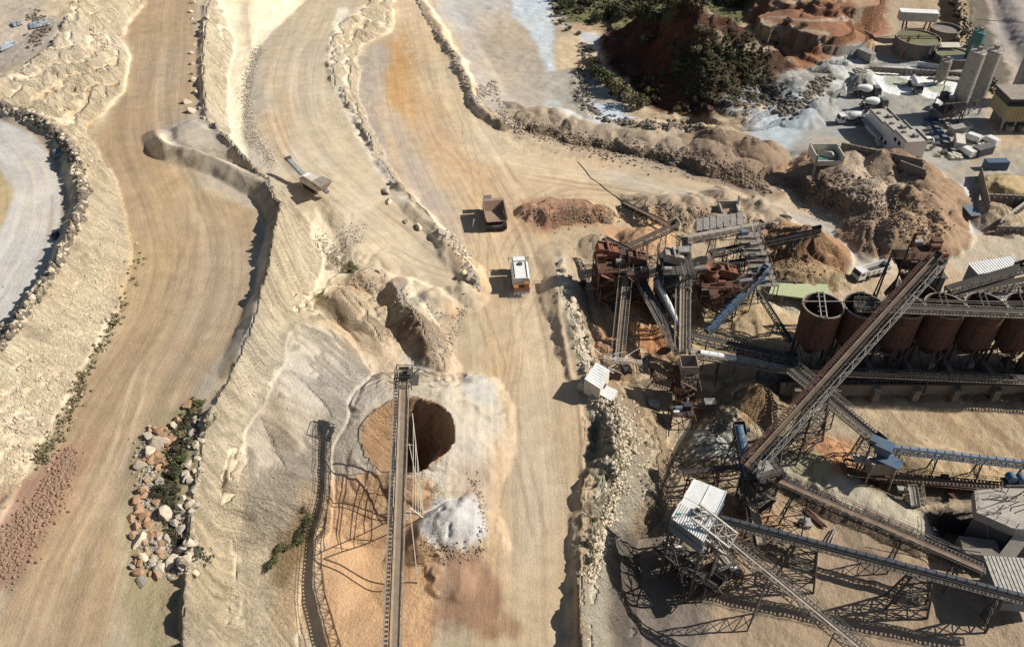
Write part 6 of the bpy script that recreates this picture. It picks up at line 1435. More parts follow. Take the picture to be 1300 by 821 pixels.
m = MB(); m.add([(x_ * 1.3, y_, z_) for x_ in (-1, 1) for y_, z_ in ((2.5,1.3),(4.4,1.3),(4.4,2.1),(4.1,3.3),(2.5,3.4))], [(0,1,2,3,4),(9,8,7,6,5),(0,5,6,1),(1,6,7,2),(2,7,8,3),(3,8,9,4),(4,9,5,0)]); cb = m.build('cab', 'lblue', t)
m = MB(); m.box((0,3.2,3.42), (2.4,1.4,.1)); m.build('roof', 'twhite', cb); m = MB(); m.hexa([(-1.15,4.42,2.15), (1.15,4.42,2.15), (1.15,4.14,3.2), (-1.15,4.14,3.2), (-1.15,4.46,2.17), (1.15,4.46,2.17), (1.15,4.18,3.22), (-1.15,4.18,3.22)]); m.build('windscreen', 'glass', cb)
for s1 in (-1, 1):
    m = MB(); m.bar((s1 * 1.3,4.1,2.9), (s1 * 1.9,4.3,2.9), .07); m.box((s1 * 1.95,4.3,2.7), (.12,.3,.7)); m.build('mirror', 'dark', cb)
    m = MB(); m.box((s1 * 1.0,4.45,1.5), (.4,.08,.25)); m.build('headlight', 'white', t)
    for ay in (-3.0,-1.6,3.0): wheel(t, (s1 * 1.35, ay, .75), .75, .6)
put(t, 660, 358, R(4)); t.scale = (1.12,1.1,1.12)
def lorry_base(t, cabc, L=8.2, W=2.4, axles=(-2.9,-1.6,2.6,)):
    m = MB(); m.box((0,-.2,.95), (1.0,L,.35)); m.build('chassis', 'dark', t)
    m = MB(); y0 = L / 2; m.add([(x_ * W / 2, y_, z_) for x_ in (-1, 1) for y_, z_ in ((y0 - 1.9,.7), (y0 + .1,.7), (y0 + .1,1.7), (y0 - .25,2.85), (y0 - 1.9,2.95))], [(0,1,2,3,4),(9,8,7,6,5),(0,5,6,1),(1,6,7,2),(2,7,8,3),(3,8,9,4),(4,9,5,0)]); cb = m.build('cab', cabc, t)
    m = MB(); m.hexa([(-W * .44,y0 + .1,1.78), (W * .44,y0 + .1,1.78), (W * .44,y0 - .22,2.68), (-W * .44,y0 - .22,2.68), (-W * .44,y0 + .14,1.8), (W * .44,y0 + .14,1.8), (W * .44,y0 - .18,2.7), (-W * .44,y0 - .18,2.7)]); m.build('windscreen', 'glass', cb)
    for s1 in (-1, 1):
        m = MB(); m.box((s1 * (W / 2 + .01), y0 - .9, 2.15), (.05,.9,.6)); m.build('side_window', 'glass', cb)
        m = MB(); m.box((s1 * .85, y0 + .13, .95), (.4,.08,.25)); m.build('headlight', 'white', t)
        for ay in axles: wheel(t, (s1 * (W / 2 - .2), ay, .52), .52, .38)
    m = MB(); m.box((0,y0 + .1,.6), (W,.25,.35)); m.build('bumper', 'tgrey', t)
def mixer(label, cabc):
    t = thing('mixer_truck', label, 'mixer truck', (0,0,0), 'concrete mixer trucks in the yard'); lorry_base(t, cabc)
    m = MB(); A_ = V((0,1.7,2.0)); B_ = V((0,-3.6,3.0)); u = (B_ - A_).normalized(); L = (B_ - A_).length
    prof = [(.35,0), (1.0,.7), (1.2,1.6), (1.2,2.8), (.8,4.2), (.45,L)]; n = 20; x = V((1,0,0)); y = u.cross(x); vs = []
    for r_, d_ in prof:
        for i in range(n): an = 6.283 * i / n; vs.append(A_ + u * d_ + (x * math.cos(an) + y * math.sin(an)) * r_)
    fs = [(k * n + i, k * n + (i + 1) % n, (k + 1) * n + (i + 1) % n, (k + 1) * n + i) for k in range(len(prof) - 1) for i in range(n)] + [tuple(range(n)), tuple(reversed(range((len(prof) - 1) * n, len(prof) * n)))]
    m.add(vs, fs); m.build('drum', 'twhite', t, True)
    m = MB(); m.lathe((0,-3.9,3.0), [(.3,0), (.75,.9)], 10); m.bar((0,-4.0,2.7), (0,-4.9,1.3), .5, .15)
    for s1 in (-1, 1): m.bar((s1 * .8,-3.3,1.1), (s1 * .4,-3.6,2.9), .14); m.bar((s1 * .8,1.6,1.1), (s1 * .4,1.6,2.0), .2)
    m.build('chute', 'tgrey', t)
    m = MB()
    for s1 in (-1, 1): m.box((s1 * 1.0,-2.2,1.2), (.5,2.9,.1))
    m.build('mudguard', 'tgrey', t); return t
put(mixer('mixer truck with a white drum parked nearest the dark gravel heap in the yard', 'tgrey'), 1099, 121, R(-88))
put(mixer('mixer truck squeezed against the far end of the office, drum above its roof', 'tgrey'), 1108, 137, R(-80))
put(mixer('mixer truck with a bright white cab facing left, alone on the open yard', 'twhite'), 1079, 156, R(96))
put(mixer('mixer truck in the shadow right behind the white-cabbed one', 'tgrey'), 1103, 158, R(80))
put(mixer('mixer truck standing tail-on alone by the white settling pond', 'tgrey'), 1160, 113, R(176))
t = thing('tipper_truck', 'white tipper truck with an empty dark bed by the rusty silos', 'tipper truck', (0,0,0)); lorry_base(t, 'twhite', 8.8, 2.5, (-3.2,-1.9,1.2,2.7))
m = MB()
for s1 in (-1, 1): m.hexa([(s1 * 1.1,-4.4,1.3), (s1 * 1.25,-4.4,1.3), (s1 * 1.25,2.0,1.3), (s1 * 1.1,2.0,1.3), (s1 * 1.15,-4.4,2.6), (s1 * 1.3,-4.4,2.6), (s1 * 1.3,2.0,2.6), (s1 * 1.15,2.0,2.6)])
m.box((0,2.0,2.0), (2.5,.12,1.5)); m.box((0,-4.4,1.9), (2.5,.12,1.2))
for s1 in (-1, 1):
    for q in range(5): m.bar((s1 * 1.33,-4.1 + q * 1.45,1.3), (s1 * 1.36,-4.1 + q * 1.45,2.6), .1)
m.build('tipper_body', 'twhite', t); m = MB(); m.box((0,-1.2,1.35), (2.2,6.3,.12)); m.build('bed_floor', 'black', t)
put(t, 1104, 350, R(112))
def car(label, col):
    t = thing('parked_car', label, 'car', (0,0,0), 'cars parked beside the office')
    def sec(y_, w_, z0, z1): return [(-w_, y_, z0), (w_, y_, z0), (w_ * .97, y_, z1), (-w_ * .97, y_, z1)]
    S_ = [sec(-2.15,.78,.45,.85), sec(-2.0,.86,.3,1.0), sec(0,.88,.28,1.0), sec(1.4,.86,.3,.92), sec(2.1,.76,.42,.72)]
    m = MB(); vs = sum(S_, []); fs = [(3,2,1,0)] + [(k * 4 + i, k * 4 + (i + 1) % 4, k * 4 + 4 + (i + 1) % 4, k * 4 + 4 + i) for k in range(4) for i in range(4)] + [(16,17,18,19)]
    m.add(vs, fs); m.add([(-.66,-1.2,1.42), (.66,-1.2,1.42), (.64,.15,1.45), (-.64,.15,1.45), (-.66,-1.2,1.46), (.66,-1.2,1.46), (.64,.15,1.49), (-.64,.15,1.49)], [(0,3,2,1),(4,5,6,7),(0,1,5,4),(1,2,6,5),(2,3,7,6),(3,0,4,7)])
    m.build('body', col, t); m = MB(); m.hexa([(-.82,-1.85,.98), (.82,-1.85,.98), (.82,.9,.98), (-.82,.9,.98), (-.66,-1.25,1.43), (.66,-1.25,1.43), (.64,.2,1.46), (-.64,.2,1.46)]); m.build('window', 'glass', t)
    for s1 in (-1, 1):
        for y_ in (-1.3, 1.3): wheel(t, (s1 * .78, y_, .32), .32, .2, 'galv')
        m = MB(); m.box((s1 * .6, 2.08, .62), (.25,.08,.14)); m.build('headlight', 'white', t)
    return t
for (a_, b_, col, lab, yw) in ((1174,152,'tblue','dark blue parked car farthest from the camera beside the office',80),(1176,159,'tblue','second dark blue parked car from the far end of the row',80),(1178,165,'tgrey','dark grey parked car third from the far end, in the silo shadow',80),(1181,170,'tblue','dark blue parked car just behind the two pale cars',80),
    (1168,179,'twhite','white parked car nearest the office corner',78),(1188,177,'lblue','pale silver-blue parked car right of the white one',78),(1189,184,'tgrey','dark parked car in front of the silver-blue one',78),(1199,194,'tgrey','dark parked car closest to the camera, apart by the hedge',85)):
    put(car(lab, col), a_ + 7, b_ + 1, R(yw))
# mobile crusher on the bench
t = thing('mobile_crusher', 'pale mobile crusher with a blue-grey boom on the bench beside the grey lip', 'mobile crusher', at(398,240)); c = at(398,240) + V((0,0,.25))
ax = (at(408,250) - at(372,226)); ax.z = 0; ax.normalize(); sd_ = V((-ax.y, ax.x, 0)); up = V((0,0,1)); yw = math.atan2(ax.y, ax.x)
m = MB()
for s1 in (-1, 1):
    m.box(c + sd_ * s1 * 1.2 + up * .5, (4.2,.55,.95), yw)
m.build('track', 'tyre', t); m = MB(); m.box(c + up * 1.7, (7.0,2.6,1.4), yw); m.box(c + ax * .6 + up * 2.7, (3.2,2.3,1.1), yw); m.build('body', 'cream', t)
m = MB(); p = c + ax * 4.0 + up * 3.0
m.hexa([p + ax * a_ + sd_ * b_ + up * z_ for a_, b_, z_ in ((-1,-.7,-1.2),(1,-.7,-1.2),(1,.7,-1.2),(-1,.7,-1.2),(-1.7,-1.7,.7),(2,-1.9,.7),(2,1.9,.7),(-1.7,1.7,.7))]); m.build('hopper', 'pale', t)
m = MB(); m.bar(c + ax * 2.5 + up * 2, c + ax * 5.6 + up * 1.0 + sd_ * .3, 1.0, .5); m.build('feeder', 'tgrey', t)
m = MB(); b0 = c - ax * 2 + up * 1.6; b1 = c - ax * 9.2; b1.z = max(gz(b1.x, b1.y) + 2.2, c.z + 4.4); m.bar(b0, b1, 1.2, .5); m.build('boom', 'lblue', t)
m = MB(); m.bar(b0 + up * .3, b1 + up * .3, .7, .1); m.build('belt', 'galv', t)
m = MB(); m.box(c - ax * 1.6 + up * 2.5, (1.6,1.8,1.1), yw); m.build('engine_box', 'white', t)
m = MB(); m.box(b1 + up * .2, (.9,1.5,.7), yw); m.build('boom_head', 'dark', t)
# small yard gear
t = thing('skip', 'dark rubbish skip beside the scrub at the end of the office', 'skip', at(1150,186)); c = at(1152,188)
m = MB(); m.hexa([c + V(q) for q in ((-1.2,-.8,0),(1.2,-.8,0),(1.2,.8,0),(-1.2,.8,0),(-1.7,-.95,1.3),(1.7,-.95,1.3),(1.7,.95,1.3),(-1.7,.95,1.3))]); m.build('bin', 'tgrey', t)
# ------------------------------------------------------------------ stones
random.seed(11)
def rock_mesh(seed, mt):
    m = MB(); m.rock((0,0,.25), 1, seed, (1, random.uniform(.75,1), random.uniform(.6,.85))); me = bpy.data.meshes.new('boulder'); me.from_pydata(m.v, [], m.f); me.materials.append(M[mt]); me.update(); return me
RM = {k: [rock_mesh(s_ + 40 * j, k) for s_ in range(5)] for j, k in enumerate(('lime','ored','gstone','dstone','rstone'))}
def boulder(px, py, r, kind, label, group):
    p = at(px, py) if not isinstance(px, V) else px
    o = bpy.data.objects.new('boulder', random.choice(RM[kind])); COL.objects.link(o); o.location = p - V((0,0,r * .12)); o.scale = (r * random.uniform(.85,1.2), r * random.uniform(.85,1.15), r * random.uniform(.8,1.1)); o.rotation_euler = (random.uniform(-.3,.3), random.uniform(-.3,.3), random.uniform(0,6.28))
    tag(o, label, 'boulder', group)
for a_, b_, r_ in ((245,4,1.1),(242,16,1.0),(244,25,.8),(248,31,.8),(256,42,1.3),(247,57,.7),(243,68,.8),(245,81,1.0),(244,95,.7),(246,103,1.2),(248,118,1.0),(237,130,1.5),(243,142,1.3),(252,138,.7),(258,150,.8),(262,22,1.2),(262,55,.7),(258,83,.7)):
    boulder(a_, b_, r_, random.choice(('lime','gstone')), 'pale boulder in the spaced line along the upper haul road, left of the cream cliff', 'boulders lined along the upper haul road')
for a_, b_, r_ in ((490,244,1.5),(494,257,1.1),(515,282,1.0),(532,290,1.2),(560,296,1.4),(566,302,1.6),(572,300,1.0),(584,318,1.1),(592,322,.9),(597,350,1.4),(604,358,1.2),(590,347,.8),(462,165,1.0),(465,168,.8),(480,345,.8),(497,232,.8)):
    boulder(a_, b_, r_, random.choice(('gstone','lime','gstone')), 'pale grey boulder on the stony strip between the bench and the haul road', 'boulders between bench and haul road')
bp_ = [(202,548,1.7,'ored'),(197,560,1.4,'ored'),(204,563,2.3,'lime'),(218,558,1.5,'ored'),(226,534,1.6,'ored'),(222,541,1.5,'lime'),(239,515,1.7,'ored'),(191,573,2.0,'lime'),(206,566,1.1,'lime'),(198,577,1.3,'ored'),(212,572,1.3,'ored'),(192,588,1.3,'ored'),(179,592,1.6,'lime'),(200,594,1.3,'ored'),(211,590,1.2,'ored'),(187,610,1.2,'ored'),(173,637,1.5,'ored'),(184,630,1.4,'ored'),(178,650,1.5,'ored'),(187,660,1.4,'ored'),(167,657,1.5,'ored'),(191,680,1.8,'ored'),(179,686,2.1,'lime'),(168,680,1.4,'ored'),(201,686,1.5,'gstone'),(212,686,1.6,'gstone'),(181,709,1.4,'lime'),(193,713,1.5,'lime'),(204,722,1.7,'lime'),(218,712,1.9,'lime'),(231,716,2.1,'lime'),(236,710,1.6,'lime'),(247,728,1.6,'lime'),(212,653,2.2,'lime'),(222,664,1.7,'gstone'),(233,655,1.4,'gstone'),(228,673,1.6,'gstone'),(238,690,1.4,'gstone'),(231,700,1.3,'gstone')]
for a_, b_, r_, k_ in bp_:
    boulder(a_, b_, r_ * .6, k_, {'ored':'orange-brown boulder','lime':'cream boulder','gstone':'pale grey boulder'}[k_] + ' in the ' + ('upper' if b_ < 600 else 'middle' if b_ < 670 else 'bottom') + ' part of the heap beside the upper haul road', {'ored':'orange boulders','lime':'cream boulders','gstone':'grey boulders'}[k_] + ' heaped at lower left')
for i in range(62):
    f_ = random.random(); cx_ = 250 - 22 * f_ + random.uniform(-12,12); cy_ = 530 + 195 * f_ + random.uniform(-5,5)
    if cx_ > 262: cx_ -= 12
    boulder(cx_, cy_, random.uniform(.4,.85), random.choice(('gstone','gstone','lime')), 'small grey-white boulder ' + ('at the top' if cy_ < 580 else 'halfway down' if cy_ < 660 else 'at the bottom') + ' of the strip right of the bushes, lower left', 'rounded boulders right of the bushes')
for i in range(85):
    f_ = random.random(); boulder(166 + 36 * random.random() + 20 * (1 - f_), 540 + 200 * f_, random.uniform(.3,.95), random.choice(('ored','ored','gstone')), 'small brown stone tucked among the big boulders beside the upper haul road', 'small stones among the boulders')
rl = [(714,335),(722,352),(722,372),(728,392),(731,410),(734,425),(738,440),(742,455),(746,468),(716,345),(726,382),(730,400),(736,432),(718,362),(728,416),(744,448),(750,476),(745,492),(752,505)]
for a_, b_ in rl: boulder(a_ + random.uniform(-3,3), b_, random.uniform(.8,1.5), random.choice(('lime','lime','gstone')), 'cream block on the ' + ('upper' if b_ < 385 else 'middle' if b_ < 440 else 'lower') + ' rubble ridge right of the trucks on the haul road', 'cream blocks on the rubble ridge')
for a_, b_, r_ in ((1000,280,1.1),(985,284,1.2),(978,287,1.0),(992,290,.8),(998,276,1.6),(716,170,.0)):
    if r_: boulder(a_, b_, r_, 'gstone', 'grey rock on the verge between the stepped decks and the access road', 'rocks by the stepped decks')
# rubble nobody could count
def rubble(name, label, spots, n, r0, r1, mt, seed):
    """spots: list of (px, py, spread px) polyline beads"""
    rnd = random.Random(seed); m = MB(); base = []
    for s_ in range(6):
        b = MB(); b.rock((0,0,0), 1, s_ + seed * 7, (1,.85,.7)); base.append(b)
    ico = []
    for b in base:                                  # low-poly version
        bm = bmesh.new(); bmesh.ops.create_icosphere(bm, subdivisions=1, radius=1)
        for v in bm.verts: v.co *= rnd.uniform(.7,1.1)
        ico.append(([v.co.copy() for v in bm.verts], [[v.index for v in f.verts] for f in bm.faces])); bm.free()
    for i in range(n):
        k = rnd.random() * (len(spots) - 1); j = int(k); f_ = k - j; A_, B_ = spots[j], spots[j + 1]; sp = A_[2] + (B_[2] - A_[2]) * f_
        p = at(A_[0] + (B_[0] - A_[0]) * f_ + rnd.gauss(0, sp * .5), A_[1] + (B_[1] - A_[1]) * f_ + rnd.gauss(0, sp * .5))
        r_ = r0 + (r1 - r0) * rnd.random() ** 2.2; vs, fs = ico[rnd.randrange(6)]; rm = Matrix.Rotation(rnd.uniform(0,6.28), 3, 'Z')
        m.add([p + rm @ V((v.x * r_, v.y * r_ * .8, v.z * r_ * .7 + r_ * .2)) for v in vs], fs)
    o = m.build(name, mt); tag(o, label, 'rubble', kind='stuff'); return o
rubble('rubble', 'loose reddish rubble spread at the foot of the slope in the lower left corner', [(-10,720,26),(20,690,24),(55,640,20),(80,600,12),(92,572,8)], 3000, .10, .38, 'rstone', 1)
rubble('rubble', 'dark and pale rubble along the edge of the grey loop road', [(-5,133,5),(30,143,7),(65,165,8),(92,195,8),(106,235,8),(104,268,7),(88,305,6),(60,355,6),(30,400,6),(0,440,6)], 900, .2, .9, 'dstone', 2)
rubble('rubble', 'pale stones scattered on the edge of the grey loop road', [(0,138,6),(50,152,8),(90,190,9),(108,240,9),(98,290,8),(50,370,8),(10,420,14)], 500, .2, .8, 'lime', 3)
rubble('rubble', 'grey rock debris on the crest between the central haul road and the mud flats', [(527,-5,2),(545,30,2),(573,64,3),(603,131,4),(612,118,8),(626,108,6),(640,150,5),(665,168,5)], 700, .2, .8, 'gstone', 4)
rubble('rubble', 'broken stone strewn down the strip between bench and haul road', [(555,296,6),(575,305,7),(590,325,7),(602,350,6),(606,366,4)], 420, .15, .5, 'gstone', 5)
rubble('rubble', 'whitish rock waste on the bank falling to the plant', [(712,335,3),(728,400,5),(745,470,8),(775,520,16),(800,560,22),(785,610,18),(765,680,12),(750,740,10)], 2000, .12, .55, 'lime', 6)
rubble('rubble', 'fallen blocks at the foot of the cream cliffs by the bench', [(400,300,12),(425,330,10),(440,300,14),(455,300,14)], 700, .08, .32, 'gstone', 7)
rubble('rubble', 'stones at the foot of the upper left slope', [(120,40,6),(132,52,7),(140,62,5)], 160, .25, .7, 'lime', 8)
rubble('rubble', 'dark debris heaped around the tarpaulin on the top left ledge', [(40,20,8),(60,35,10),(40,55,8)], 260, .2, .8, 'dstone', 14)
rubble('rubble', 'stones littering the boulder heap at lower left', [(185,560,14),(190,620,18),(185,690,20),(220,720,22),(250,700,12)], 900, .12, .45, 'gstone', 9)
rubble('rubble', 'scrap rock scattered over the plant floor in the shade', [(850,690,20),(820,610,14),(900,560,16),(930,520,10),(960,690,22),(1010,700,16)], 700, .12, .45, 'dstone', 10)
rubble('rubble', 'dark rock waste among the grey mud below the red hill', [(940,130,16),(975,120,16),(1000,140,14),(1030,120,12),(1050,100,10)], 600, .25, 1.0, 'dstone', 11)
rubble('rubble', 'dark debris strewn at the edge of the grey stream', [(745,60,8),(738,95,10),(738,125,10),(762,150,6),(830,160,5),(900,160,8)], 600, .25, .9, 'dstone', 12)
rubble('rubble', 'clods and stones tumbled down the spoil bank along the road to the yard', [(655,158,9),(700,172,12),(760,188,14),(820,196,14),(880,206,16),(940,222,14),(975,240,8)], 2200, .12, .55, 'estone', 15)
rubble('rubble', 'clods and stones over the big brown stockpile', [(1030,250,24),(1070,250,34),(1110,270,44),(1150,270,44),(1190,290,24)], 1800, .12, .5, 'estone', 16)
rubble('rubble', 'clods on the reddish mound and the spoil above the plant', [(670,272,12),(715,272,16),(760,275,10),(830,268,12),(880,272,14),(950,280,12),(1000,330,16),(1030,345,14)], 1300, .1, .42, 'estone', 17)
rubble('rubble', 'stones at the foot of the gravel heaps between cliff and haul road', [(450,350,14),(500,380,14),(545,400,16),(560,450,12),(590,390,10)], 700, .08, .35, 'gstone', 18)
rubble('rubble', 'broken rock at the foot of the long cream cliff', [(330,60,6),(318,90,8),(314,130,9),(318,170,10),(345,205,9)], 2200, .08, .34, 'gstone', 19)
rubble('rubble', 'loose stones strewn over the cream slope left of the upper haul road', [(140,270,30),(120,340,44),(80,430,50),(40,520,44),(20,600,24)], 900, .08, .4, 'lime', 20)
rubble('rubble', 'stones tumbled round the white-grey heap and the red earth near the conveyor', [(545,690,10),(575,705,14),(610,700,8),(612,640,6),(600,600,10)], 350, .06, .25, 'estone', 21)
# tarpaulins
for a_, b_, w_, h_, yw, lab in ((50,32,5.5,4.2,.6,'crumpled dark blue tarpaulin on the top left ledge'),(22,32,3,2.2,.9,'small blue-grey plastic sheet left of the large tarpaulin'),(9,60,2.6,6,-.3,'narrow grey plastic sheet at the left edge of the ledge'),(75,195,2.5,4,.5,'pale blue plastic sheet on the berm of the loop road'),(72,301,1.4,2.6,.6,'small dark blue box-like scrap beside the loop road')):
    p = at(a_, b_); n = 9; m = MB(); vs = []
    for i in range(n):
        for j in range(n): vs.append(p + Matrix.Rotation(yw, 3, 'Z') @ V(((i / (n - 1) - .5) * w_, (j / (n - 1) - .5) * h_, .25 + random.uniform(0,.8) * (0 if i in (0, n - 1) or j in (0, n - 1) else 1))))
    fs = [(i * n + j, (i + 1) * n + j, (i + 1) * n + j + 1, i * n + j + 1) for i in range(n - 1) for j in range(n - 1)]
    m.add(vs, fs); o = m.build('tarpaulin', 'tarp' if b_ != 301 else 'dblue'); tag(o, lab, 'tarpaulin')
# ------------------------------------------------------------------ plants
def clump(m, c, r, n, ls, rnd, flat=.8):
    for _ in range(n):
        d = V((rnd.gauss(0,1), rnd.gauss(0,1), rnd.gauss(0,1))).normalized(); q = c + V((d.x * r, d.y * r, d.z * r * flat)) * rnd.uniform(.55,1.05)
        a_ = V((rnd.gauss(0,1), rnd.gauss(0,1), rnd.gauss(0,.7))).normalized() * ls * rnd.uniform(.5,1.2); b_ = a_.cross(d + V((.01,.3,.2))).normalized() * ls * rnd.uniform(.35,.8)
        m.add([q - a_, q + b_, q + a_, q - b_], [(0,1,2,3)])
def bush_mesh(seed, mt, leafs=260):
    rnd = random.Random(seed); m = MB()
    for k in range(7): clump(m, V((rnd.uniform(-.6,.6), rnd.uniform(-.6,.6), rnd.uniform(.3,.95))), rnd.uniform(.3,.55), leafs // 7, .13, rnd)
    me = bpy.data.meshes.new('foliage'); me.from_pydata([tuple(v) for v in m.v], [], m.f); me.materials.append(M[mt]); me.update(); return me
def stem_mesh(seed):
    rnd = random.Random(seed); m = MB()
    for k in range(5): an = rnd.uniform(0,6.28); m.tube(V((0,0,-.2)), V((math.cos(an) * .4, math.sin(an) * .4, rnd.uniform(.5,.8))), .05, 5, .02)
    me = bpy.data.meshes.new('stem'); me.from_pydata([tuple(v) for v in m.v], [], m.f); me.materials.append(M['bark']); me.update(); return me
BM = {k: [bush_mesh(s_ + 10 * j, k, 330) for s_ in range(4)] for j, k in enumerate(('leafd','leafg','leafo'))}; SM = [stem_mesh(s_) for s_ in range(3)]
def bush(px, py, r, kind, label, group=None, h=1.0, name='shrub'):
    p = at(px, py); o = bpy.data.objects.new(name, None); COL.objects.link(o); o.location = p; o.empty_display_size = .3; tag(o, label, 'shrub', group)
    for nm, me in (('foliage', random.choice(BM[kind])), ('stem', random.choice(SM))):
        c_ = bpy.data.objects.new(nm, me); COL.objects.link(c_); c_.parent = o; c_.scale = (r, r, r * h)
    o.rotation_euler = (0, 0, random.uniform(0,6.28))
for i in range(15):
    f_ = i / 14; bush(752 + 56 * f_ + random.uniform(-4,4), 96 + 42 * f_ + random.uniform(-5,5), random.uniform(2.2,3.4), random.choice(('leafo','leafg')), 'olive-green bush in the dense row between the sandy patch and the dark hill foot', 'bushes in the row at the hill foot', 1.3)
for i in range(115):
    a_ = random.uniform(800,1000); b_ = random.uniform(34,150) ; 
    if b_ > 150 - abs(a_ - 880) * .25: b_ -= 30
    bush(a_, b_, random.uniform(.7,1.9), random.choice(('leafd','leafd','leafg','leafo')), 'dark green bush on the ' + ('left shoulder' if a_ < 885 else 'crest' if b_ < 85 else 'near slope') + ' of the shaded red-brown hill', 'bushes on the red-brown hill', 1.1)
for i in range(90):
    a_ = random.uniform(700,960); b_ = random.uniform(-22,30) if a_ < 850 else random.uniform(-22,12); bush(a_, b_, random.uniform(1.8,3.8), random.choice(('leafd','leafd','leafg')), 'dark green bush in the ' + ('left end' if a_ < 765 else 'middle' if a_ < 860 else 'right end') + ' of the thicket along the top edge', 'bushes in the top edge thicket', 1.25)
for a_, b_, r_ in ((706,20,2.2),(712,30,1.8),(722,38,1.6),(735,44,1.2),(1000,30,2),(1020,34,1.6),(1208,8,2),(1215,24,2.2),(1222,45,2),(1228,60,2),(1244,100,1.8),(1250,112,1.8),(1238,120,1.4),(1252,90,2)):
    bush(a_, b_, r_, 'leafd', 'dark bush among the rocks and banks of the far side', 'scattered far bushes')
for a_, b_, r_ in ((1160,190,1.3),(1172,192,1.1),(1183,190,1.0),(1194,197,1.2),(1205,194,.8)): bush(a_, b_, r_, 'leafg', 'small bush in the hedge strip in front of the parked cars', 'hedge strip bushes')
for a_, b_, r_, k_ in ((225,540,1.0,'leafd'),(232,552,1.1,'leafo'),(240,530,.9,'leafd'),(247,522,1.2,'leafo'),(222,568,1.3,'leafd'),(228,585,1.5,'leafg'),(218,604,1.7,'leafd'),(210,616,1.8,'leafd'),(205,628,1.6,'leafd'),(213,638,1.1,'leafd'),(222,622,1.0,'leafd'),(262,540,1.1,'leafo'),(272,532,1.0,'leafo'),(255,512,1.1,'leafg'),(236,566,1.2,'leafd'),(226,600,1.4,'leafd')):
    bush(a_, b_, r_, k_, ('dark' if k_ == 'leafd' else 'dry olive' if k_ == 'leafo' else 'fresh') + ' green bush ' + ('at the top end' if b_ < 560 else 'in the middle' if b_ < 612 else 'at the lower end') + ' of the strip between brown and grey boulders', 'bushes in the boulder strip', .55)
for a_, b_, r_, k_ in ((390,662,1.3,'leafg'),(382,676,1.5,'leafd'),(378,690,1.4,'leafg'),(365,695,1.3,'leafd'),(352,702,1.4,'leafg'),(345,716,1.2,'leafg'),(386,650,1.0,'leafd'),(338,726,1.2,'leafd')):
    bush(a_, b_, r_, k_, 'green bush in the hollow between the gravel pile and the orange sand', 'bushes in the hollow by the orange sand', .7)
for a_, b_, r_ in ((446,338,1.3),(452,343,1.1),(443,345,.9)): bush(a_, b_, r_, 'leafg', 'isolated green bush at the foot of the cream cliff', 'bushes at the cliff foot', .8)
for a_, b_ in ((712,345),(735,395),(742,430),(746,450),(752,462),(740,412),(758,478),(768,505),(760,640),(752,660),(748,690),(745,715),(765,600),(775,560),(790,545),(800,560)):
    bush(a_, b_, random.uniform(.5,1.1), random.choice(('leafo','leafd')), 'low dusty shrub on the whitish bank between haul road and plant', 'dusty shrubs on the whitish bank', .6)
def grass(name, label, spots, n, mt, seed, ls=.28):
    rnd = random.Random(seed); m = MB()
    for i in range(n):
        k = rnd.random() * (len(spots) - 1); j = int(k); f_ = k - j; A_, B_ = spots[j], spots[j + 1]; sp = A_[2] + (B_[2] - A_[2]) * f_
        p = at(A_[0] + (B_[0] - A_[0]) * f_ + rnd.gauss(0, sp * .5), A_[1] + (B_[1] - A_[1]) * f_ + rnd.gauss(0, sp * .5)); clump(m, p + V((0,0,.1)), rnd.uniform(.15,.5), 7, ls, rnd, .5)
    o = m.build(name, mt); tag(o, label, 'ground cover', kind='stuff')
grass('weeds', 'weeds along the foot of the cream slope beside the upper haul road', [(176,320,9),(150,400,9),(138,420,8),(112,468,9),(96,510,9),(70,560,10),(52,582,9)], 170, 'leafo', 1)
grass('weeds', 'dark weeds at the bottom of the cream slope by the red rubble', [(110,470,9),(90,515,10),(60,570,13),(48,590,9)], 110, 'leafo', 2)
grass('weeds', 'weeds and thorn tufts between the boulders at lower left', [(250,515,8),(225,560,10),(212,620,12),(222,680,10),(260,710,10)], 800, 'leafd', 3)
grass('weeds', 'dusty weeds on the whitish bank beside the plant', [(735,400,4),(755,480,5),(785,540,14),(780,620,12),(755,690,7),(750,730,6)], 520, 'leafo', 4, .2)
grass('scrub', 'ground scrub on the red-brown hill and the banks round it', [(860,60,20),(930,70,26),(960,90,22),(900,120,24),(850,100,18),(980,60,16)], 1100, 'leafd', 5, .5)
grass('scrub', 'ground scrub under the thicket at the top edge', [(700,10,14),(760,8,18),(840,6,18),(940,-5,14)], 700, 'leafd', 6, .5)
grass('scrub', 'dark scrub on the bank behind the round tanks', [(1215,0,10),(1225,40,10),(1245,90,10),(1262,115,8)], 380, 'leafd', 7, .45)

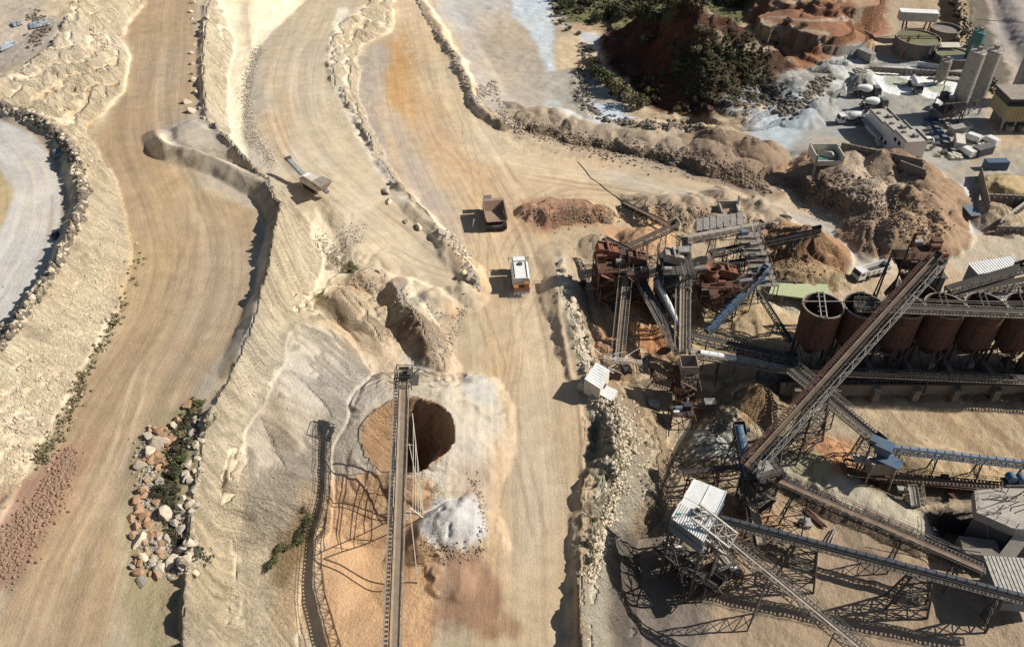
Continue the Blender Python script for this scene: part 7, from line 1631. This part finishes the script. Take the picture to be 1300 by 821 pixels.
# ------------------------------------------------------------------ clutter on the plant floor
random.seed(23)
lab_ = ['stack of rusty beams on the plant floor', 'pile of pipes on the plant floor', 'grey steel box on the plant floor', 'old belt roll on the plant floor']
where = [((735,400),(790,330),'between the rubble ridge and the left red tower'), ((800,520),(850,440),'left of the brown hopper tower'), ((880,520),(940,470),'in the lattice shadow right of the brown hopper tower'), ((1130,625),(1230,606),'beside the low rust-brown conveyor'), ((1000,700),(1080,655),'between the brown and the dark blue conveyors'), ((820,725),(900,700),'below the white hopper house'), ((1180,715),(1240,690),'under the lower end of the brown conveyor'), ((900,380),(960,360),'behind the blue belt at the stepped decks')]
for (x0, y0), (x1, y1), wh in where:
    for k_ in range(4):
        p = at(random.uniform(x0, x1), random.uniform(min(y0, y1), max(y0, y1))); yw = random.uniform(0,3.1); d = V((math.cos(yw), math.sin(yw), 0)); n_ = V((-d.y, d.x, 0)); m = MB()
        if k_ == 0:
            for i in range(6): o_ = n_ * (i % 3 - 1) * .35 + V((0,0,.15 + .25 * (i // 3))); e_ = random.uniform(1.4,2.6); dd = (d + n_ * random.uniform(-.1,.1)); m.bar(p + o_ - dd * e_, p + o_ + dd * e_, .22)
            o = m.build('beam_stack', 'rust'); c_ = 'beams'
        elif k_ == 1:
            for i in range(5): o_ = n_ * (i % 3 - 1) * .4 + V((0,0,.2 + .3 * (i // 3))); e_ = random.uniform(1.2,2.4); dd = (d + n_ * random.uniform(-.2,.2)); m.tube(p + o_ - dd * e_, p + o_ + dd * e_, .17, 8)
            o = m.build('pipe_pile', 'pale'); c_ = 'pipes'
        elif k_ == 2:
            m.hexa([p + V(q) for q in ((-.9,-.6,-.1),(.9,-.6,-.1),(.9,.6,-.1),(-.9,.6,-.1),(-1.1,-.75,1.2),(1.1,-.75,1.2),(1.1,.75,1.2),(-1.1,.75,1.2))]); m.bar(p + V((-1.1,-.8,1.2)), p + V((1.1,-.8,1.2)), .12); m.bar(p + V((-1.1,.8,1.2)), p + V((1.1,.8,1.2)), .12)
            o = m.build('steel_box', 'galv'); c_ = 'box'
        else:
            m.tube(p - n_ * .5 + V((0,0,.7)), p + n_ * .5 + V((0,0,.7)), .75, 16); m.tube(p - n_ * .55 + V((0,0,.7)), p + n_ * .55 + V((0,0,.7)), .2, 10); m.bar(p + d * .6, p + d * 2.2, 1.0, .06)
            o = m.build('belt_roll', 'black'); c_ = 'belt roll'
        tag(o, lab_[k_].replace('on the plant floor', wh), c_)
# clutter in the mixing yard
random.seed(31)
for k_, (a_, b_, mt, kd) in enumerate([(1262,214,'blue','container'),(1215,170,'galv','container'),(1216,186,'cream','container'),(1098,74,'galv','container'),(1246,196,'tgrey','container'),(1226,196,'twhite','van'),(1232,178,'twhite','van'),(1188,138,'twhite','van'),(1256,182,'white','van')]):
    p = at(a_, b_); yw = random.uniform(0,3.1)
    if kd == 'container':
        t = thing('shipping_container', {0:'dark blue steel container on the road above the yellow sand bay',1:'grey steel container standing below the white cement silos',2:'cream steel container near the cars and the yellowish hall',3:'grey steel container on the far bank of the white pond',4:'dark grey steel container left of the yellow sand bay'}[k_], 'container', p)
        m = MB(); m.box(p + V((0,0,1.3)), (6,2.4,2.6), yw); m.build('body', mt, t); m = MB(); u_ = V((math.cos(yw), math.sin(yw), 0)); n_ = V((-u_.y, u_.x, 0))
        for i in range(12):
            for s1 in (-1, 1): q = p + u_ * (-2.8 + i * .51) + n_ * s1 * 1.22; m.bar(q + V((0,0,.1)), q + V((0,0,2.5)), .1)
        m.build('rib', mt, t); m = MB(); m.box(p + u_ * 3.03 + V((0,0,1.3)), (.06,2.2,2.4), yw); m.build('door', 'pale', t)
    else:
        t = thing('parked_van', {5:'white van on the road below the cars and the cream container',6:'white van in front of the yellowish hall',7:'white van between the pond and the dark silo frame',8:'white van nearest the right edge in front of the yellowish hall'}[k_], 'van')
        m = MB(); m.add([(x_ * .95, y_, z_) for x_ in (-1, 1) for y_, z_ in ((-2.5,.4),(2.5,.4),(2.5,1.0),(1.7,1.3),(1.1,2.1),(-2.5,2.2))], [(0,1,2,3,4,5),(11,10,9,8,7,6)] + [(i, 6 + i, 6 + (i + 1) % 6, (i + 1) % 6) for i in range(6)]); m.build('body', 'twhite', t)
        m = MB(); m.hexa([(-.85,1.68,1.34),(.85,1.68,1.34),(.8,1.14,2.04),(-.8,1.14,2.04),(-.85,1.72,1.36),(.85,1.72,1.36),(.8,1.18,2.06),(-.8,1.18,2.06)]); m.build('windscreen', 'glass', t)
        for s1 in (-1, 1):
            for y_ in (-1.6,1.6): wheel(t, (s1 * .85, y_, .36), .36, .22)
        t.location = p; t.rotation_euler = (0,0,yw)
for k_, (a_, b_) in enumerate([(1120,182),(1206,160),(1225,160),(1150,92),(1230,130),(1090,92),(1250,188),(1212,200)]):
    p = at(a_, b_); m = MB()
    for i in range(9): m.box(p + V(((i % 3 - 1) * 1.1, (i // 3 - 1) * 1.1, .4 + .1 * (i % 2))), (.95,.95,.8 + .2 * (i % 2)), .04 * i)
    o = m.build('block_stack', random.choice(('pale','conc','cream'))); tag(o, 'stack of pale blocks ' + ['by the wall end of the office','below the white cement silos','right of the silo frame','on the pond wall','under the cement silos','by the dark gravel heap','in front of the yellowish hall','on the road below the cars'][k_], 'blocks')
# dust behind the loaded truck
p = at(660,377); m = MB(); bm = bmesh.new(); bmesh.ops.create_icosphere(bm, subdivisions=3, radius=1)
m.add([p + V((v.co.x * 3.6, v.co.y * 3.2, v.co.z * 1.5 + 1.2)) for v in bm.verts], [[v.index for v in f.verts] for f in bm.faces]); bm.free()
dm = bpy.data.materials.new('road_dust'); dm.use_nodes = True; dt = dm.node_tree; dt.nodes.clear(); ou = dt.nodes.new('ShaderNodeOutputMaterial'); pv = dt.nodes.new('ShaderNodeVolumePrincipled'); pv.inputs['Color'].default_value = (.85,.78,.68,1)
tc = dt.nodes.new('ShaderNodeTexCoord'); gr = dt.nodes.new('ShaderNodeTexGradient'); gr.gradient_type = 'SPHERICAL'; mp = dt.nodes.new('ShaderNodeMapping'); dt.links.new(tc.outputs['Generated'], mp.inputs[0]); mp.inputs['Location'].default_value = (-1,-1,-1); mp.inputs['Scale'].default_value = (2,2,2); dt.links.new(mp.outputs[0], gr.inputs[0])
ns = dt.nodes.new('ShaderNodeTexNoise'); ns.inputs['Scale'].default_value = 4; dt.links.new(tc.outputs['Generated'], ns.inputs[0]); dt.links.new(mth(dt, 'MULTIPLY', mth(dt, 'MULTIPLY', gr.outputs['Fac'], ns.outputs[0]), .45), pv.inputs['Density']); dt.links.new(pv.outputs[0], ou.inputs['Volume'])
o = m.build('spray_mist', dm); o['kind'] = 'stuff'; o['label'] = 'pale spray and dust behind the white tank truck'; o['category'] = 'mist'
